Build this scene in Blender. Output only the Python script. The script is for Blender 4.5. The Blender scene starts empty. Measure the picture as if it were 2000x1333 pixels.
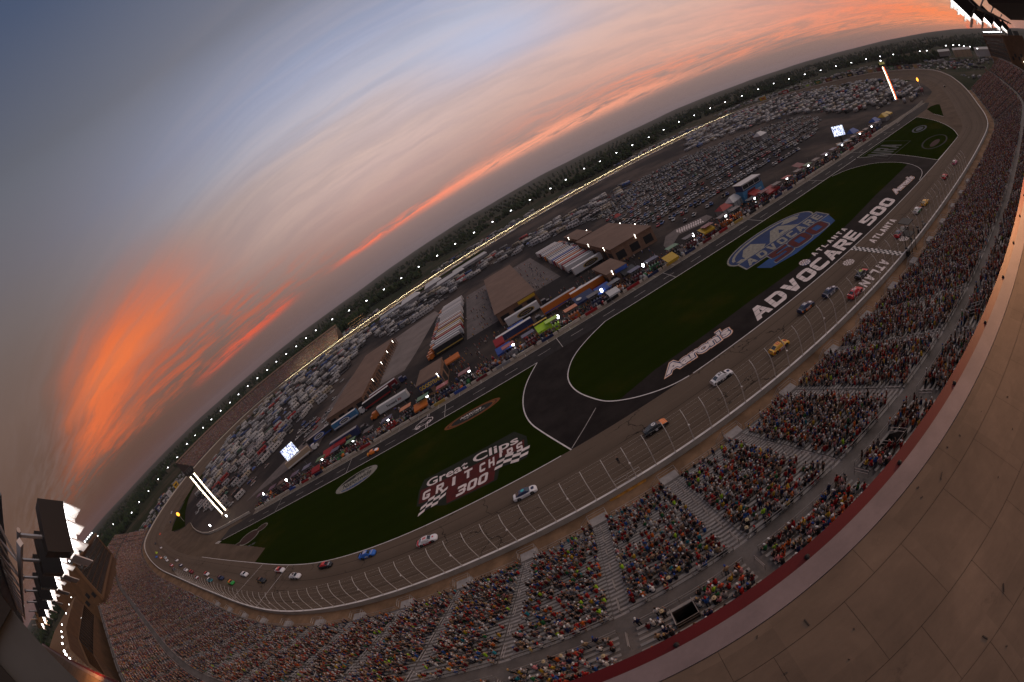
import bpy, math, random
import numpy as np
from mathutils import Vector, Matrix
R_ = math.radians
rnd = random.Random(7); npr = np.random.default_rng(11)
C = bpy.context.scene.collection
sc = bpy.context.scene

# ---------------------------------------------------------------- camera
CAMZ = 48.0; FPX = 805.0
PITCH, ROLL, YAW = R_(17.69), R_(-32.14), R_(-3.4)
n_ = np.array([math.cos(PITCH)*math.sin(ROLL), math.cos(PITCH)*math.cos(ROLL), math.sin(PITCH)])
f_ = np.array([0, 0, -1.]) + n_*n_[2]; f_ /= np.linalg.norm(f_); r_ = np.cross(f_, n_)
RW = np.stack([math.cos(YAW)*r_+math.sin(YAW)*f_, -math.sin(YAW)*r_+math.cos(YAW)*f_, n_])   # camera -> world
cam = bpy.data.cameras.new('camera'); co = bpy.data.objects.new('camera', cam); C.objects.link(co)
m4 = Matrix([list(RW[i])+[0] for i in range(3)]+[[0, 0, 0, 1]]); m4[2][3] = CAMZ
co.matrix_world = m4
cam.type = 'PANO'; cam.panorama_type = 'FISHEYE_EQUISOLID'
cam.fisheye_lens = FPX*36/2000; cam.fisheye_fov = R_(220); cam.sensor_width = 36; cam.sensor_fit = 'HORIZONTAL'
cam.clip_start = .05; cam.clip_end = 20000
sc.camera = co

def ray(px, py):
    u, v = px-1000., -(py-666.5); r = math.hypot(u, v); th = 2*math.asin(min(1, r/(2*FPX))); ph = math.atan2(v, u)
    return RW @ np.array([math.sin(th)*math.cos(ph), math.sin(th)*math.sin(ph), -math.cos(th)])
def g(px, py, z=0.):                        # where a sight line of the survey photograph meets height z
    d = ray(px, py); t = (z-CAMZ)/d[2]; return (d[0]*t, d[1]*t)
def G(P, z=0.): return [g(a, b, z) for a, b in P]

# ---------------------------------------------------------------- world, sun, exposure
W = bpy.data.worlds.new('World'); sc.world = W; W.use_nodes = True
wt = W.node_tree; wt.nodes.clear()
class NG:
    def __init__(s, t): s.t = t
    def new(s, k, **kw):
        n = s.t.nodes.new(k)
        for a, b in kw.items(): setattr(n, a, b)
        return n
    def put(s, sock, v):
        if isinstance(v, bpy.types.NodeSocket): s.t.links.new(v, sock)
        else: sock.default_value = v
    def m(s, op, a, b=0., c=0., clamp=False):
        n = s.new('ShaderNodeMath', operation=op, use_clamp=clamp)
        for i, v in enumerate((a, b, c)): s.put(n.inputs[i], v)
        return n.outputs[0]
    def mix(s, f, a, b, bt='MIX'):
        n = s.new('ShaderNodeMix', data_type='RGBA', blend_type=bt)
        s.put(n.inputs[0], f)
        for i, v in ((6, a), (7, b)): s.put(n.inputs[i], v if isinstance(v, bpy.types.NodeSocket) else (*v[:3], 1))
        return n.outputs[2]
    def ramp(s, f, stops, interp='LINEAR'):
        n = s.new('ShaderNodeValToRGB'); n.color_ramp.interpolation = interp; e = n.color_ramp.elements
        while len(e) < len(stops): e.new(.5)
        for q, (p, c) in zip(e, stops): q.position = p; q.color = (*c[:3], 1)
        s.put(n.inputs[0], f); return n.outputs[0]
    def sm(s, x, a, b):                     # smoothstep a..b -> 0..1
        n = s.new('ShaderNodeMapRange', interpolation_type='SMOOTHSTEP'); s.put(n.inputs[0], x)
        n.inputs[1].default_value = a; n.inputs[2].default_value = b; return n.outputs[0]
    def noise(s, vec, scale, detail=4., rough=.55, dist=0.):
        n = s.new('ShaderNodeTexNoise'); s.put(n.inputs['Vector'], vec); n.inputs['Scale'].default_value = scale
        n.inputs['Detail'].default_value = detail; n.inputs['Roughness'].default_value = rough; n.inputs['Distortion'].default_value = dist
        return n.outputs[0]
    def xyz(s, x, y, z=0.):
        n = s.new('ShaderNodeCombineXYZ'); s.put(n.inputs[0], x); s.put(n.inputs[1], y); s.put(n.inputs[2], z); return n.outputs[0]
def lin(r, gg=None, b=None):
    if gg is None: r, gg, b = r
    f = lambda c: (c/255/12.92) if c <= 10 else ((c/255+.055)/1.055)**2.4
    return (f(r), f(gg), f(b))

def build_sky():
    t = NG(wt); tc = t.new('ShaderNodeTexCoord'); sp = t.new('ShaderNodeSeparateXYZ'); wt.links.new(tc.outputs['Generated'], sp.inputs[0])
    x, y, z = sp.outputs
    el = t.m('DIVIDE', t.m('ARCSINE', z), math.pi/2)              # 0 horizon .. 1 zenith
    el = t.m('MAXIMUM', el, 0.)
    E = lambda d: d/90.
    left = t.ramp(el, [(0, lin(84, 55, 49)), (E(4), lin(88, 59, 51)), (E(9), lin(93, 65, 55)), (E(16), lin(106, 82, 72)), (E(26), lin(105, 90, 84)), (E(41), lin(92, 92, 98)), (E(62), lin(44, 61, 90)), (1, lin(50, 64, 92))])
    right = t.ramp(el, [(0, lin(112, 99, 103)), (E(2.5), lin(130, 109, 109)), (E(5), lin(156, 126, 121)), (E(9), lin(188, 153, 146)), (E(14), lin(206, 178, 174)), (E(20), lin(202, 182, 181)), (E(25), lin(180, 184, 204)), (E(31), lin(156, 166, 195)), (E(43), lin(120, 123, 138)), (E(66), lin(80, 92, 118))])
    base = t.mix(t.sm(x, -.97, .02), left, right)
    zz = t.m('MAXIMUM', z, .012)
    u = t.m('DIVIDE', x, zz); v = t.m('DIVIDE', y, zz); lv = t.m('LOGARITHM', t.m('MAXIMUM', v, .05), math.e)
    az = t.m('ARCTAN2', x, y); ahead = t.sm(y, -.02, .10)
    warp = t.noise(t.xyz(t.m('MULTIPLY', u, .35), lv, 3.), 1.1, 4)
    lvw = t.m('ADD', lv, t.m('MULTIPLY', t.m('SUBTRACT', warp, .5), .5))
    st1 = t.noise(t.xyz(t.m('MULTIPLY', u, .10), t.m('MULTIPLY', lvw, 2.2), 0.), 2.2, 7, .62)       # long streaks along the track axis
    st2 = t.noise(t.xyz(t.m('MULTIPLY', u, .45), t.m('MULTIPLY', lvw, 5.0), 7.), 1.7, 8, .66)
    st = t.m('ADD', t.m('MULTIPLY', st1, .6), t.m('MULTIPLY', st2, .4))
    def gauss(expr, c, s): q = t.m('DIVIDE', t.m('SUBTRACT', expr, c), s); return t.m('EXPONENT', t.m('MULTIPLY', t.m('MULTIPLY', q, q), -1))
    mul = lambda *a: a[0] if len(a) == 1 else t.m('MULTIPLY', a[0], mul(*a[1:]))
    # pale high veil and its soft ribs
    veil = mul(gauss(lv, 1.05, .75), t.sm(st, .38, .66), t.sm(x, -.75, .0))
    col = t.mix(t.m('MULTIPLY', veil, .32), base, lin(232, 196, 172))
    ribs = mul(t.sm(st2, .62, .34), gauss(lv, 1.1, .8))
    col = t.mix(t.m('MULTIPLY', ribs, .22), col, lin(150, 132, 132))
    blue = mul(gauss(az, .30, .22), gauss(lv, .95, .24))
    col = t.mix(t.m('MULTIPLY', blue, .6), col, lin(176, 196, 232))
    # salmon glow to the right
    gl = mul(t.sm(az, .05, .95), gauss(lvw, 1.62, .52), t.m('ADD', .45, t.m('MULTIPLY', t.sm(st, .36, .62), .6)))
    col = t.mix(mul(gl, ahead, .85), col, t.mix(t.sm(az, .6, 1.38), lin(236, 178, 158), lin(246, 112, 72)))
    gl2 = mul(t.sm(az, .0, .5), gauss(lvw, 2.15, .34), t.sm(st, .40, .62))
    col = t.mix(mul(gl2, ahead, .7), col, lin(250, 142, 108))
    # long bright streak low over the horizon
    lvs = t.m('ADD', lv, t.m('MULTIPLY', t.m('SUBTRACT', st2, .5), .35))
    wid = t.m('ADD', .06, t.m('MULTIPLY', t.sm(az, -.4, .3), .13))
    q = t.m('DIVIDE', t.m('SUBTRACT', lvs, t.m('ADD', 2.47, t.m('MULTIPLY', t.m('MULTIPLY', az, az), -.1))), wid)
    band = mul(t.m('EXPONENT', t.m('MULTIPLY', t.m('MULTIPLY', q, q), -1)), t.sm(az, -.37, -.22), t.sm(az, .9, .35), t.sm(st2, .30, .55))
    col = t.mix(t.m('MULTIPLY', band, .95), col, t.mix(t.sm(az, -.35, .25), lin(255, 112, 80), lin(254, 166, 136)))
    q2 = t.m('DIVIDE', t.m('SUBTRACT', lvs, 2.42), .13)
    band2 = mul(t.m('EXPONENT', t.m('MULTIPLY', t.m('MULTIPLY', q2, q2), -1)), t.sm(az, -.80, -.66), t.sm(az, -.40, -.52), t.sm(st2, .30, .6))
    col = t.mix(t.m('MULTIPLY', band2, .9), col, lin(232, 90, 62))
    # the glowing bank at the left, with streaks trailing along the axis
    k = t.m('SUBTRACT', lvw, t.m('MULTIPLY', t.m('ADD', u, 3.6), -.13))
    bank = mul(gauss(k, 1.0, .30), t.sm(u, -11., -5.), t.sm(u, -1.2, -3.2))
    bank = mul(bank, t.m('ADD', .45, t.m('MULTIPLY', t.sm(st, .36, .60), .75)))
    bank = t.m('MINIMUM', bank, 1.)
    col = t.mix(t.m('MULTIPLY', bank, .95), col, lin(226, 106, 56))
    tr = mul(gauss(lvw, 1.75, .5), t.sm(u, -14, -7.), t.sm(u, -1.8, -4.2), t.sm(st2, .44, .62))
    col = t.mix(t.m('MULTIPLY', tr, .62), col, lin(206, 92, 58))
    hi = mul(gauss(lvw, .98, .22), gauss(u, -3.35, .95))
    col = t.mix(t.m('MULTIPLY', hi, .55), col, lin(240, 122, 64))
    # the veiled sun low at the far right
    n = t.new('ShaderNodeVectorMath', operation='DOT_PRODUCT'); wt.links.new(tc.outputs['Generated'], n.inputs[0]); n.inputs[1].default_value = SUND
    col = t.mix(t.m('MULTIPLY', t.sm(n.outputs['Value'], math.cos(R_(.34)), math.cos(R_(.2))), .55), col, lin(226, 70, 62))
    # faint physical twilight under it all
    ns = t.new('ShaderNodeTexSky', sky_type='NISHITA', sun_disc=False); ns.sun_elevation = R_(1.0); ns.sun_rotation = R_(81)
    tw = t.mix(1., ns.outputs[0], (.06, .06, .06), 'MULTIPLY')
    col = t.mix(.25, col, t.mix(1., col, tw, 'ADD'))
    bg = t.new('ShaderNodeBackground'); t.put(bg.inputs[0], col); bg.inputs[1].default_value = 1.0
    o = t.new('ShaderNodeOutputWorld'); wt.links.new(bg.outputs[0], o.inputs[0])
SUND = tuple(ray(1890, 52)); build_sky()
sun = bpy.data.lights.new('sun', 'SUN'); sun.energy = .80; sun.angle = R_(60); sun.color = (1, .76, .56)
so = bpy.data.objects.new('sun', sun); C.objects.link(so)
so.rotation_euler = Vector((.62, .10, .78)).to_track_quat('Z', 'Y').to_euler()
sc.view_settings.view_transform = 'Standard'; sc.view_settings.look = 'None'; sc.view_settings.exposure = 0; sc.view_settings.gamma = 1
sc.render.engine = 'CYCLES'
try: sc.cycles.use_denoising = True; sc.cycles.max_bounces = 5; sc.cycles.volume_bounces = 0
except Exception: pass

# ---------------------------------------------------------------- materials and mesh helpers
MATS = {}
def mat(name, col, rough=.8, metal=0., var=0., scale=1., emit=0., bump=0., spec=.3, objcol=False, attr=None, dark=None, fine=0.):
    if name in MATS: return MATS[name]
    m = bpy.data.materials.new(name); m.use_nodes = True; nt = m.node_tree; b = nt.nodes['Principled BSDF']; t = NG(nt)
    b.inputs['Roughness'].default_value = rough; b.inputs['Metallic'].default_value = metal
    b.inputs['Specular IOR Level'].default_value = spec
    if objcol: c = t.new('ShaderNodeObjectInfo').outputs['Color']
    elif attr: a = t.new('ShaderNodeAttribute'); a.attribute_name = attr; c = a.outputs['Color']
    else: c = t.new('ShaderNodeRGB').outputs[0]; c.default_value = (*col, 1)
    if var:
        co_ = t.new('ShaderNodeTexCoord').outputs['Object']
        nz = t.noise(co_, scale, 5, .6)
        f = t.m('ADD', 1-var, t.m('MULTIPLY', t.sm(nz, .25, .75), 2*var))
        if fine: f = t.m('MULTIPLY', f, t.m('ADD', 1-fine, t.m('MULTIPLY', t.noise(co_, scale*14, 3), 2*fine)))
        c = t.mix(1., c, t.xyz(f, f, f), 'MULTIPLY')
        if bump:
            bn = t.new('ShaderNodeBump'); bn.inputs['Strength'].default_value = bump; nt.links.new(nz, bn.inputs['Height']); nt.links.new(bn.outputs[0], b.inputs['Normal'])
    nt.links.new(c, b.inputs['Base Color'])
    if emit:
        nt.links.new(c, b.inputs['Emission Color']); b.inputs['Emission Strength'].default_value = emit
    MATS[name] = m; return m

class MB:
    def __init__(s): s.v = []; s.f = []; s.mi = []; s.uv = None
    def add(s, vs, fs, mi=0):
        o = len(s.v); s.v += [tuple(p) for p in vs]; s.f += [tuple(i+o for i in f) for f in fs]; s.mi += [mi]*len(fs); return s
    def box(s, c, d, rz=0., mi=0, taper=1., M=None):
        x, y, z = d[0]/2, d[1]/2, d[2]/2; cs, sn = math.cos(rz), math.sin(rz); vs = []
        for k, t in ((-1, 1.), (1, taper)):
            for a, b in ((-1, -1), (1, -1), (1, 1), (-1, 1)):
                px, py = a*x*t, b*y*t; vs.append((c[0]+px*cs-py*sn, c[1]+px*sn+py*cs, c[2]+k*z))
        if M is not None: vs = [tuple(M @ Vector(p)) for p in vs]
        return s.add(vs, [(3, 2, 1, 0), (4, 5, 6, 7), (0, 1, 5, 4), (1, 2, 6, 5), (2, 3, 7, 6), (3, 0, 4, 7)], mi)
    def poly(s, pts, z=None, mi=0):
        P = [(p[0], p[1], z if z is not None else p[2]) for p in pts]
        a = sum(P[i][0]*P[(i+1) % len(P)][1]-P[(i+1) % len(P)][0]*P[i][1] for i in range(len(P)))
        if a < 0: P = P[::-1]
        return s.add(P, [tuple(range(len(P)))], mi)
    def prism(s, pts, z0, z1, mi=0, mt=None):
        a = sum(pts[i][0]*pts[(i+1) % len(pts)][1]-pts[(i+1) % len(pts)][0]*pts[i][1] for i in range(len(pts)))
        if a < 0: pts = pts[::-1]
        n = len(pts); V = [(p[0], p[1], z0) for p in pts]+[(p[0], p[1], z1) for p in pts]
        s.add(V, [(i, (i+1) % n, n+(i+1) % n, n+i) for i in range(n)], mi)
        return s.add([(p[0], p[1], z1) for p in pts], [tuple(range(n))], mi if mt is None else mt)
    def tube(s, pts, rad, n=6, mi=0, cap=True):
        P = [Vector(p) for p in pts]; rad = rad if hasattr(rad, '__len__') else [rad]*len(P); vs = []; up = Vector((0, 0, 1))
        for i, p in enumerate(P):
            d = (P[min(i+1, len(P)-1)]-P[max(i-1, 0)]).normalized()
            a = d.cross(up if abs(d.z) < .95 else Vector((1, 0, 0))).normalized(); b = a.cross(d)
            vs += [tuple(p+(a*math.cos(6.28318*k/n)+b*math.sin(6.28318*k/n))*rad[i]) for k in range(n)]
        fs = [(i*n+k, i*n+(k+1) % n, (i+1)*n+(k+1) % n, (i+1)*n+k) for i in range(len(P)-1) for k in range(n)]
        if cap: fs += [tuple(range(n))[::-1], tuple((len(P)-1)*n+k for k in range(n))]
        return s.add(vs, fs, mi)
    def ball(s, c, r, nu=8, nv=5, mi=0, sc3=(1, 1, 1)):
        vs = [(c[0], c[1], c[2]-r*sc3[2])]
        for j in range(1, nv):
            a = -math.pi/2+math.pi*j/nv
            vs += [(c[0]+r*sc3[0]*math.cos(a)*math.cos(6.28318*k/nu), c[1]+r*sc3[1]*math.cos(a)*math.sin(6.28318*k/nu), c[2]+r*sc3[2]*math.sin(a)) for k in range(nu)]
        vs.append((c[0], c[1], c[2]+r*sc3[2])); fs = [(0, 1+(k+1) % nu, 1+k) for k in range(nu)]
        for j in range(nv-2): fs += [(1+j*nu+k, 1+j*nu+(k+1) % nu, 1+(j+1)*nu+(k+1) % nu, 1+(j+1)*nu+k) for k in range(nu)]
        L = 1+(nv-2)*nu; fs += [(L+k, L+(k+1) % nu, len(vs)-1) for k in range(nu)]
        return s.add(vs, fs, mi)
    def strip(s, A, B, mi=0, close=False):      # ribbon between two 3-D polylines
        n = len(A); vs = list(A)+list(B); N = n if close else n-1
        return s.add(vs, [(i, (i+1) % n, n+(i+1) % n, n+i) for i in range(N)], mi)
    def mesh(s, name):
        me = bpy.data.meshes.new(name); me.from_pydata(s.v, [], s.f); me.update(); return me
def link(name, me, mats, parent=None):
    o = bpy.data.objects.new(name, me); C.objects.link(o)
    for m in (mats if isinstance(mats, (list, tuple)) else [mats]):
        if m is not None and not (len(me.materials) > 0 and o.data.materials.get(m.name)): me.materials.append(m)
    if parent is not None: o.parent = parent
    return o
def obj(name, mb, mats, parent=None, smooth=False):
    me = mb.mesh(name); me.polygons.foreach_set('material_index', mb.mi)
    if smooth: me.polygons.foreach_set('use_smooth', [True]*len(me.polygons))
    return link(name, me, mats, parent)
def tag(o, label=None, cat=None, group=None, kind=None):
    if label: o['label'] = label
    if cat: o['category'] = cat
    if group: o['group'] = group
    if kind: o['kind'] = kind
    return o
def obj_split(name, mb, mats, parent=None, smooth=False):
    """every loose piece of the builder becomes a mesh object of its own"""
    p = list(range(len(mb.v)))
    def fd(i):
        while p[i] != i: p[i] = p[p[i]]; i = p[i]
        return i
    for f in mb.f:
        a = fd(f[0])
        for i in f[1:]: p[fd(i)] = a
    grp = {}
    for f, m in zip(mb.f, mb.mi): grp.setdefault(fd(f[0]), []).append((f, m))
    out = []
    for fs in grp.values():
        ids = sorted({i for f, _ in fs for i in f}); mp = {i: k for k, i in enumerate(ids)}; q = MB(); q.v = [mb.v[i] for i in ids]; q.f = [tuple(mp[i] for i in f) for f, _ in fs]; q.mi = [m for _, m in fs]; out.append(obj(name, q, mats, parent, smooth))
    return out
def chaikin(P, n=2):
    P = [tuple(map(float, p[:2])) for p in P]
    for _ in range(n):
        Q = [P[0]]
        for a, b in zip(P[:-1], P[1:]): Q += [(a[0]*.75+b[0]*.25, a[1]*.75+b[1]*.25), (a[0]*.25+b[0]*.75, a[1]*.25+b[1]*.75)]
        P = Q+[P[-1]]
    return P
def struct(name, mb, mats, smooth=False): return tag(obj(name, mb, mats, None, smooth), kind='structure')
def empty(name, label, cat, loc=(0, 0, 0), rz=0., group=None):
    o = bpy.data.objects.new(name, None); C.objects.link(o); o.location = loc; o.rotation_euler = (0, 0, rz); o.empty_display_size = .3
    return tag(o, label, cat, group)
def ctree(o, parent=None):
    c = o.copy(); C.objects.link(c)
    if parent is not None: c.parent = parent
    for ch in list(o.children): ctree(ch, c)
    return c
def text_mesh(s, bold=0., spacing=1.):
    cu = bpy.data.curves.new('letters', 'FONT'); cu.body = s; cu.offset = bold; cu.space_character = spacing; cu.resolution_u = 3
    o = bpy.data.objects.new('letters', cu); C.objects.link(o)
    dg = bpy.context.evaluated_depsgraph_get(); me = bpy.data.meshes.new_from_object(o.evaluated_get(dg))
    bpy.data.objects.remove(o); bpy.data.curves.remove(cu); return me
def text_quad(s, p00, p10, p01, bold=.02, z=0., spacing=1., p11=None):
    """flat lettering filling the parallelogram p00 (bottom left), p10 (bottom right), p01 (top left)"""
    me = text_mesh(s, bold, spacing); n = len(me.vertices); V = np.empty(n*3); me.vertices.foreach_get('co', V); V = V.reshape(-1, 3)
    lo, hi = V.min(0), V.max(0); a = (V[:, 0]-lo[0])/(hi[0]-lo[0]); b = (V[:, 1]-lo[1])/(hi[1]-lo[1])
    p00, p10, p01 = map(np.array, (p00, p10, p01)); p11 = p10+p01-p00 if p11 is None else np.array(p11)
    P = p00*((1-a)*(1-b))[:, None]+p10*(a*(1-b))[:, None]+p01*((1-a)*b)[:, None]+p11*(a*b)[:, None]
    if P.shape[1] == 2: P = np.column_stack([P, np.full(n, z)])
    me.vertices.foreach_set('co', P.ravel()); me.update(); return me
# ---------------------------------------------------------------- the oval: outer wall line (x, y, z) and drop to the racing edge
CTRL = [(190, 48.9, 1.5, 1.5), (120, 48.9, 1.5, 1.5), (40, 48.9, 1.5, 1.5), (-20, 48.9, 1.5, 1.5), (-55, 49.3, 1.5, 1.5), (-80, 52.2, 1.8, 1.8), (-101, 57.7, 2.2, 2.1),
        (-135, 69.9, 3., 2.8), (-182, 86.6, 4.5, 4.), (-238, 106.5, 6.5, 5.3), (-298, 134, 8.5, 6.6), (-350, 164, 9, 7), (-379, 191, 9, 7), (-407, 235, 9, 7),
        (-427, 285, 9, 7), (-437, 330, 9, 7), (-438, 372, 9, 7), (-428, 425, 9, 7), (-398, 484, 8.8, 6.5), (-350, 512, 8.3, 5), (-290, 520, 8, 3), (-150, 532.5, 8, 2),
        (0, 546.6, 8, 2), (150, 560.8, 8, 2), (300, 575, 8, 2), (430, 585, 8, 3), (510, 572, 8, 5), (565, 528, 8.3, 6.5), (598, 440, 8.8, 7), (618, 335, 9, 7), (586, 250, 9, 7),
        (534, 180, 9, 7), (455, 132, 8.8, 6.8), (381, 99.5, 8, 6.2), (328, 79.5, 7, 5.4), (284, 64.5, 5.5, 4.4), (254, 54, 3.6, 3.2), (232, 49.6, 2.2, 2.1)]
def catmull(P, step=4.):
    P = np.array(P, float); n = len(P); out = []
    for i in range(n):
        a, b, c, d = P[i-1], P[i], P[(i+1) % n], P[(i+2) % n]; k = max(2, int(np.linalg.norm((c-b)[:2])/step))
        t = (np.arange(k)/k)[:, None]
        m1 = (c-a)*.5*np.linalg.norm((c-b)[:2])/(.5*(np.linalg.norm((c-b)[:2])+np.linalg.norm((b-a)[:2]))+1e-6)
        m2 = (d-b)*.5*np.linalg.norm((c-b)[:2])/(.5*(np.linalg.norm((c-b)[:2])+np.linalg.norm((d-c)[:2]))+1e-6)
        out.append(b*(2*t**3-3*t**2+1)+m1*(t**3-2*t**2+t)+c*(-2*t**3+3*t**2)+m2*(t**3-t**2))
    return np.vstack(out)
OUT = catmull(CTRL); NO = len(OUT)
TN = np.roll(OUT, -1, 0)-np.roll(OUT, 1, 0); TN = TN[:, :2]/np.linalg.norm(TN[:, :2], axis=1)[:, None]
NIN = np.column_stack([TN[:, 1], -TN[:, 0]])                  # travel is clockwise here, so the infield is on the right
if np.dot(NIN[0], (0, 1)) < 0: NIN = -NIN
ARC = np.concatenate([[0], np.cumsum(np.linalg.norm(np.diff(OUT[:, :2], axis=0), axis=1))])
WID = 19.6
ZIN = OUT[:, 2]-OUT[:, 3]
def off(d, dz=0.):                            # the wall line moved d metres towards the infield (on the banked surface when 0..WID)
    k = np.clip(d/WID, -9, 1); z = OUT[:, 2]-OUT[:, 3]*max(0, k) if d > 0 else OUT[:, 2]
    P = OUT[:, :2]+NIN*d; return np.column_stack([P, z+dz])
def zg(x, y):                                 # infield ground height
    s = np.clip((np.asarray(y, float)-325)/195, 0, 1); return 5.4*s*s*(3-2*s)
def inside(poly, x, y):
    poly = np.asarray(poly); x = np.asarray(x, float); y = np.asarray(y, float); r = np.zeros(x.shape, bool); j = len(poly)-1
    for i in range(len(poly)):
        xi, yi = poly[i][:2]; xj, yj = poly[j][:2]
        r ^= ((yi > y) != (yj > y)) & (x < (xj-xi)*(y-yi)/((yj-yi) or 1e-9)+xi); j = i
    return r
INNER = off(WID)
BROWN = (.118, .084, .061)
def track_material():
    m = bpy.data.materials.new('track_asphalt'); m.use_nodes = True; nt = m.node_tree; b = nt.nodes['Principled BSDF']; t = NG(nt)
    b.inputs['Roughness'].default_value = .9; b.inputs['Specular IOR Level'].default_value = .08
    tc = t.new('ShaderNodeTexCoord'); uv = t.new('ShaderNodeUVMap'); uv.uv_map = 'lane'; sp = t.new('ShaderNodeSeparateXYZ'); nt.links.new(uv.outputs[0], sp.inputs[0]); a, w = sp.outputs[0], sp.outputs[1]
    ob = tc.outputs['Object']
    n1 = t.noise(ob, .09, 6, .65); n2 = t.noise(t.xyz(t.m('MULTIPLY', a, .012), t.m('MULTIPLY', w, 1.3)), 1., 6, .6); n3 = t.noise(ob, 2.2, 4, .7)
    f = t.m('ADD', .60, t.m('ADD', t.m('MULTIPLY', n1, .34), t.m('ADD', t.m('MULTIPLY', n2, .34), t.m('MULTIPLY', n3, .14))))
    # worn groove where the cars run, and dark tar seams along the lanes
    for c, s_, k in ((5.2, 1.4, .12), (12.6, 2.0, .14)):
        q = t.m('DIVIDE', t.m('SUBTRACT', w, c), s_); f = t.m('MULTIPLY', f, t.m('SUBTRACT', 1, t.m('MULTIPLY', t.m('EXPONENT', t.m('MULTIPLY', t.m('MULTIPLY', q, q), -1)), k)))
    wob = t.m('MULTIPLY', t.m('SUBTRACT', t.noise(t.xyz(t.m('MULTIPLY', a, .05), 0.), 1., 5, .7), .5), .35)
    for c in (4.1, 8.3, 12.4, 16.3):
        d = t.m('ABSOLUTE', t.m('SUBTRACT', t.m('ADD', w, wob), c)); gap = t.sm(t.noise(t.xyz(t.m('MULTIPLY', a, .03), c), 1., 3), .40, .50)
        f = t.m('MULTIPLY', f, t.m('SUBTRACT', 1, t.m('MULTIPLY', t.m('MULTIPLY', t.sm(d, .13, .04), gap), .62)))
    # sealed cracks
    wv = t.new('ShaderNodeVectorMath', operation='ADD'); nt.links.new(ob, wv.inputs[0])
    nn = t.new('ShaderNodeTexNoise'); nt.links.new(ob, nn.inputs['Vector']); nn.inputs['Scale'].default_value = .5; nn.inputs['Detail'].default_value = 5
    vs = t.new('ShaderNodeVectorMath', operation='SCALE'); nt.links.new(nn.outputs[1], vs.inputs[0]); vs.inputs['Scale'].default_value = 2.6; nt.links.new(vs.outputs[0], wv.inputs[1])
    for sc_, msk, th in ((.10, .50, .012), (.28, .60, .022)):
        vo = t.new('ShaderNodeTexVoronoi', feature='DISTANCE_TO_EDGE'); nt.links.new(wv.outputs[0], vo.inputs['Vector']); vo.inputs['Scale'].default_value = sc_
        cr = t.m('MULTIPLY', t.sm(vo.outputs['Distance'], th, th*.3), t.sm(t.noise(ob, .045, 3), msk, msk+.06))
        f = t.m('MULTIPLY', f, t.m('SUBTRACT', 1, t.m('MULTIPLY', cr, .72)))
    col = t.mix(1., (*BROWN,), t.xyz(f, f, f), 'MULTIPLY')
    nt.links.new(col, b.inputs['Base Color']); return m
M_TRACK = track_material()
def ribbon(name, d0, d1, nseg, m, dz=0., i0=0, i1=None, uvmap=True):
    rows = [off(d0+(d1-d0)*k/nseg, dz) for k in range(nseg+1)]
    full = i1 is None; idx = np.arange(NO) if full else np.arange(i0, i1) % NO; n = len(idx)
    V = np.vstack([r[idx] for r in rows]); F = []
    for k in range(nseg):
        for i in range(n if full else n-1):
            j = (i+1) % n; F.append((k*n+i, k*n+j, (k+1)*n+j, (k+1)*n+i))
    me = bpy.data.meshes.new(name); me.from_pydata(V.tolist(), [], F); me.update()
    if uvmap:
        uv = me.uv_layers.new(name='lane'); L = np.empty(len(me.loops), int); me.loops.foreach_get('vertex_index', L)
        k, i = L//n, L % n; a = ARC[idx][i]; w = d0+(d1-d0)*k/nseg
        uv.data.foreach_set('uv', np.column_stack([a, w]).ravel())
    o = link(name, me, m); return tag(o, kind='structure')
ribbon('race_track', 0, WID, 8, M_TRACK)
# sloping apron inside the banked turns and backstretch
ib = [i for i in range(NO) if OUT[i, 3] > 1.95]
def apron():
    mb = MB(); a = off(WID); P = OUT[:, :2]+NIN*(WID+13); z = np.minimum(zg(P[:, 0], P[:, 1])-.08, a[:, 2]-.0)
    b = np.column_stack([P, z]); ok = OUT[:, 3] > 2.6
    for i in range(NO):
        j = (i+1) % NO
        if ok[i] and ok[j]: mb.add([a[i], a[j], b[j], b[i]], [(0, 1, 2, 3)])
    struct('track_apron', mb, mat('apron_asphalt', (.108, .074, .051), .9, var=.22, scale=.10, fine=.10, spec=.06))
apron()
# infield ground: one height-field sheet under everything inside the oval
def infield():
    xs = np.arange(-470, 650, 8.); ys = np.arange(56, 610, 8.); X, Y = np.meshgrid(xs, ys); Z = zg(X, Y)-.06
    cx, cy = X[:-1, :-1]+4, Y[:-1, :-1]+4; ok = inside(INNER, cx, cy); nx = len(xs)
    V = np.column_stack([X.ravel(), Y.ravel(), Z.ravel()]); J, I = np.nonzero(ok)
    F = np.column_stack([J*nx+I, J*nx+I+1, (J+1)*nx+I+1, (J+1)*nx+I])
    me = bpy.data.meshes.new('infield_ground'); me.from_pydata(V.tolist(), [], F.tolist()); me.update()
    m = bpy.data.materials.new('infield_asphalt'); m.use_nodes = True; nt = m.node_tree; b = nt.nodes['Principled BSDF']; t = NG(nt); b.inputs['Roughness'].default_value = .9
    ob = t.new('ShaderNodeTexCoord').outputs['Object']
    a = t.noise(ob, .012, 5, .6); b.inputs['Specular IOR Level'].default_value = .06; c = t.mix(t.sm(a, .44, .62), (.026, .0225, .022), (.080, .060, .050))
    f = t.m('ADD', .7, t.m('MULTIPLY', t.noise(ob, .5, 5, .7), .6)); c = t.mix(1., c, t.xyz(f, f, f), 'MULTIPLY')
    nt.links.new(c, b.inputs['Base Color']); tag(link('infield_ground', me, m), kind='structure')
infield()
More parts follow.
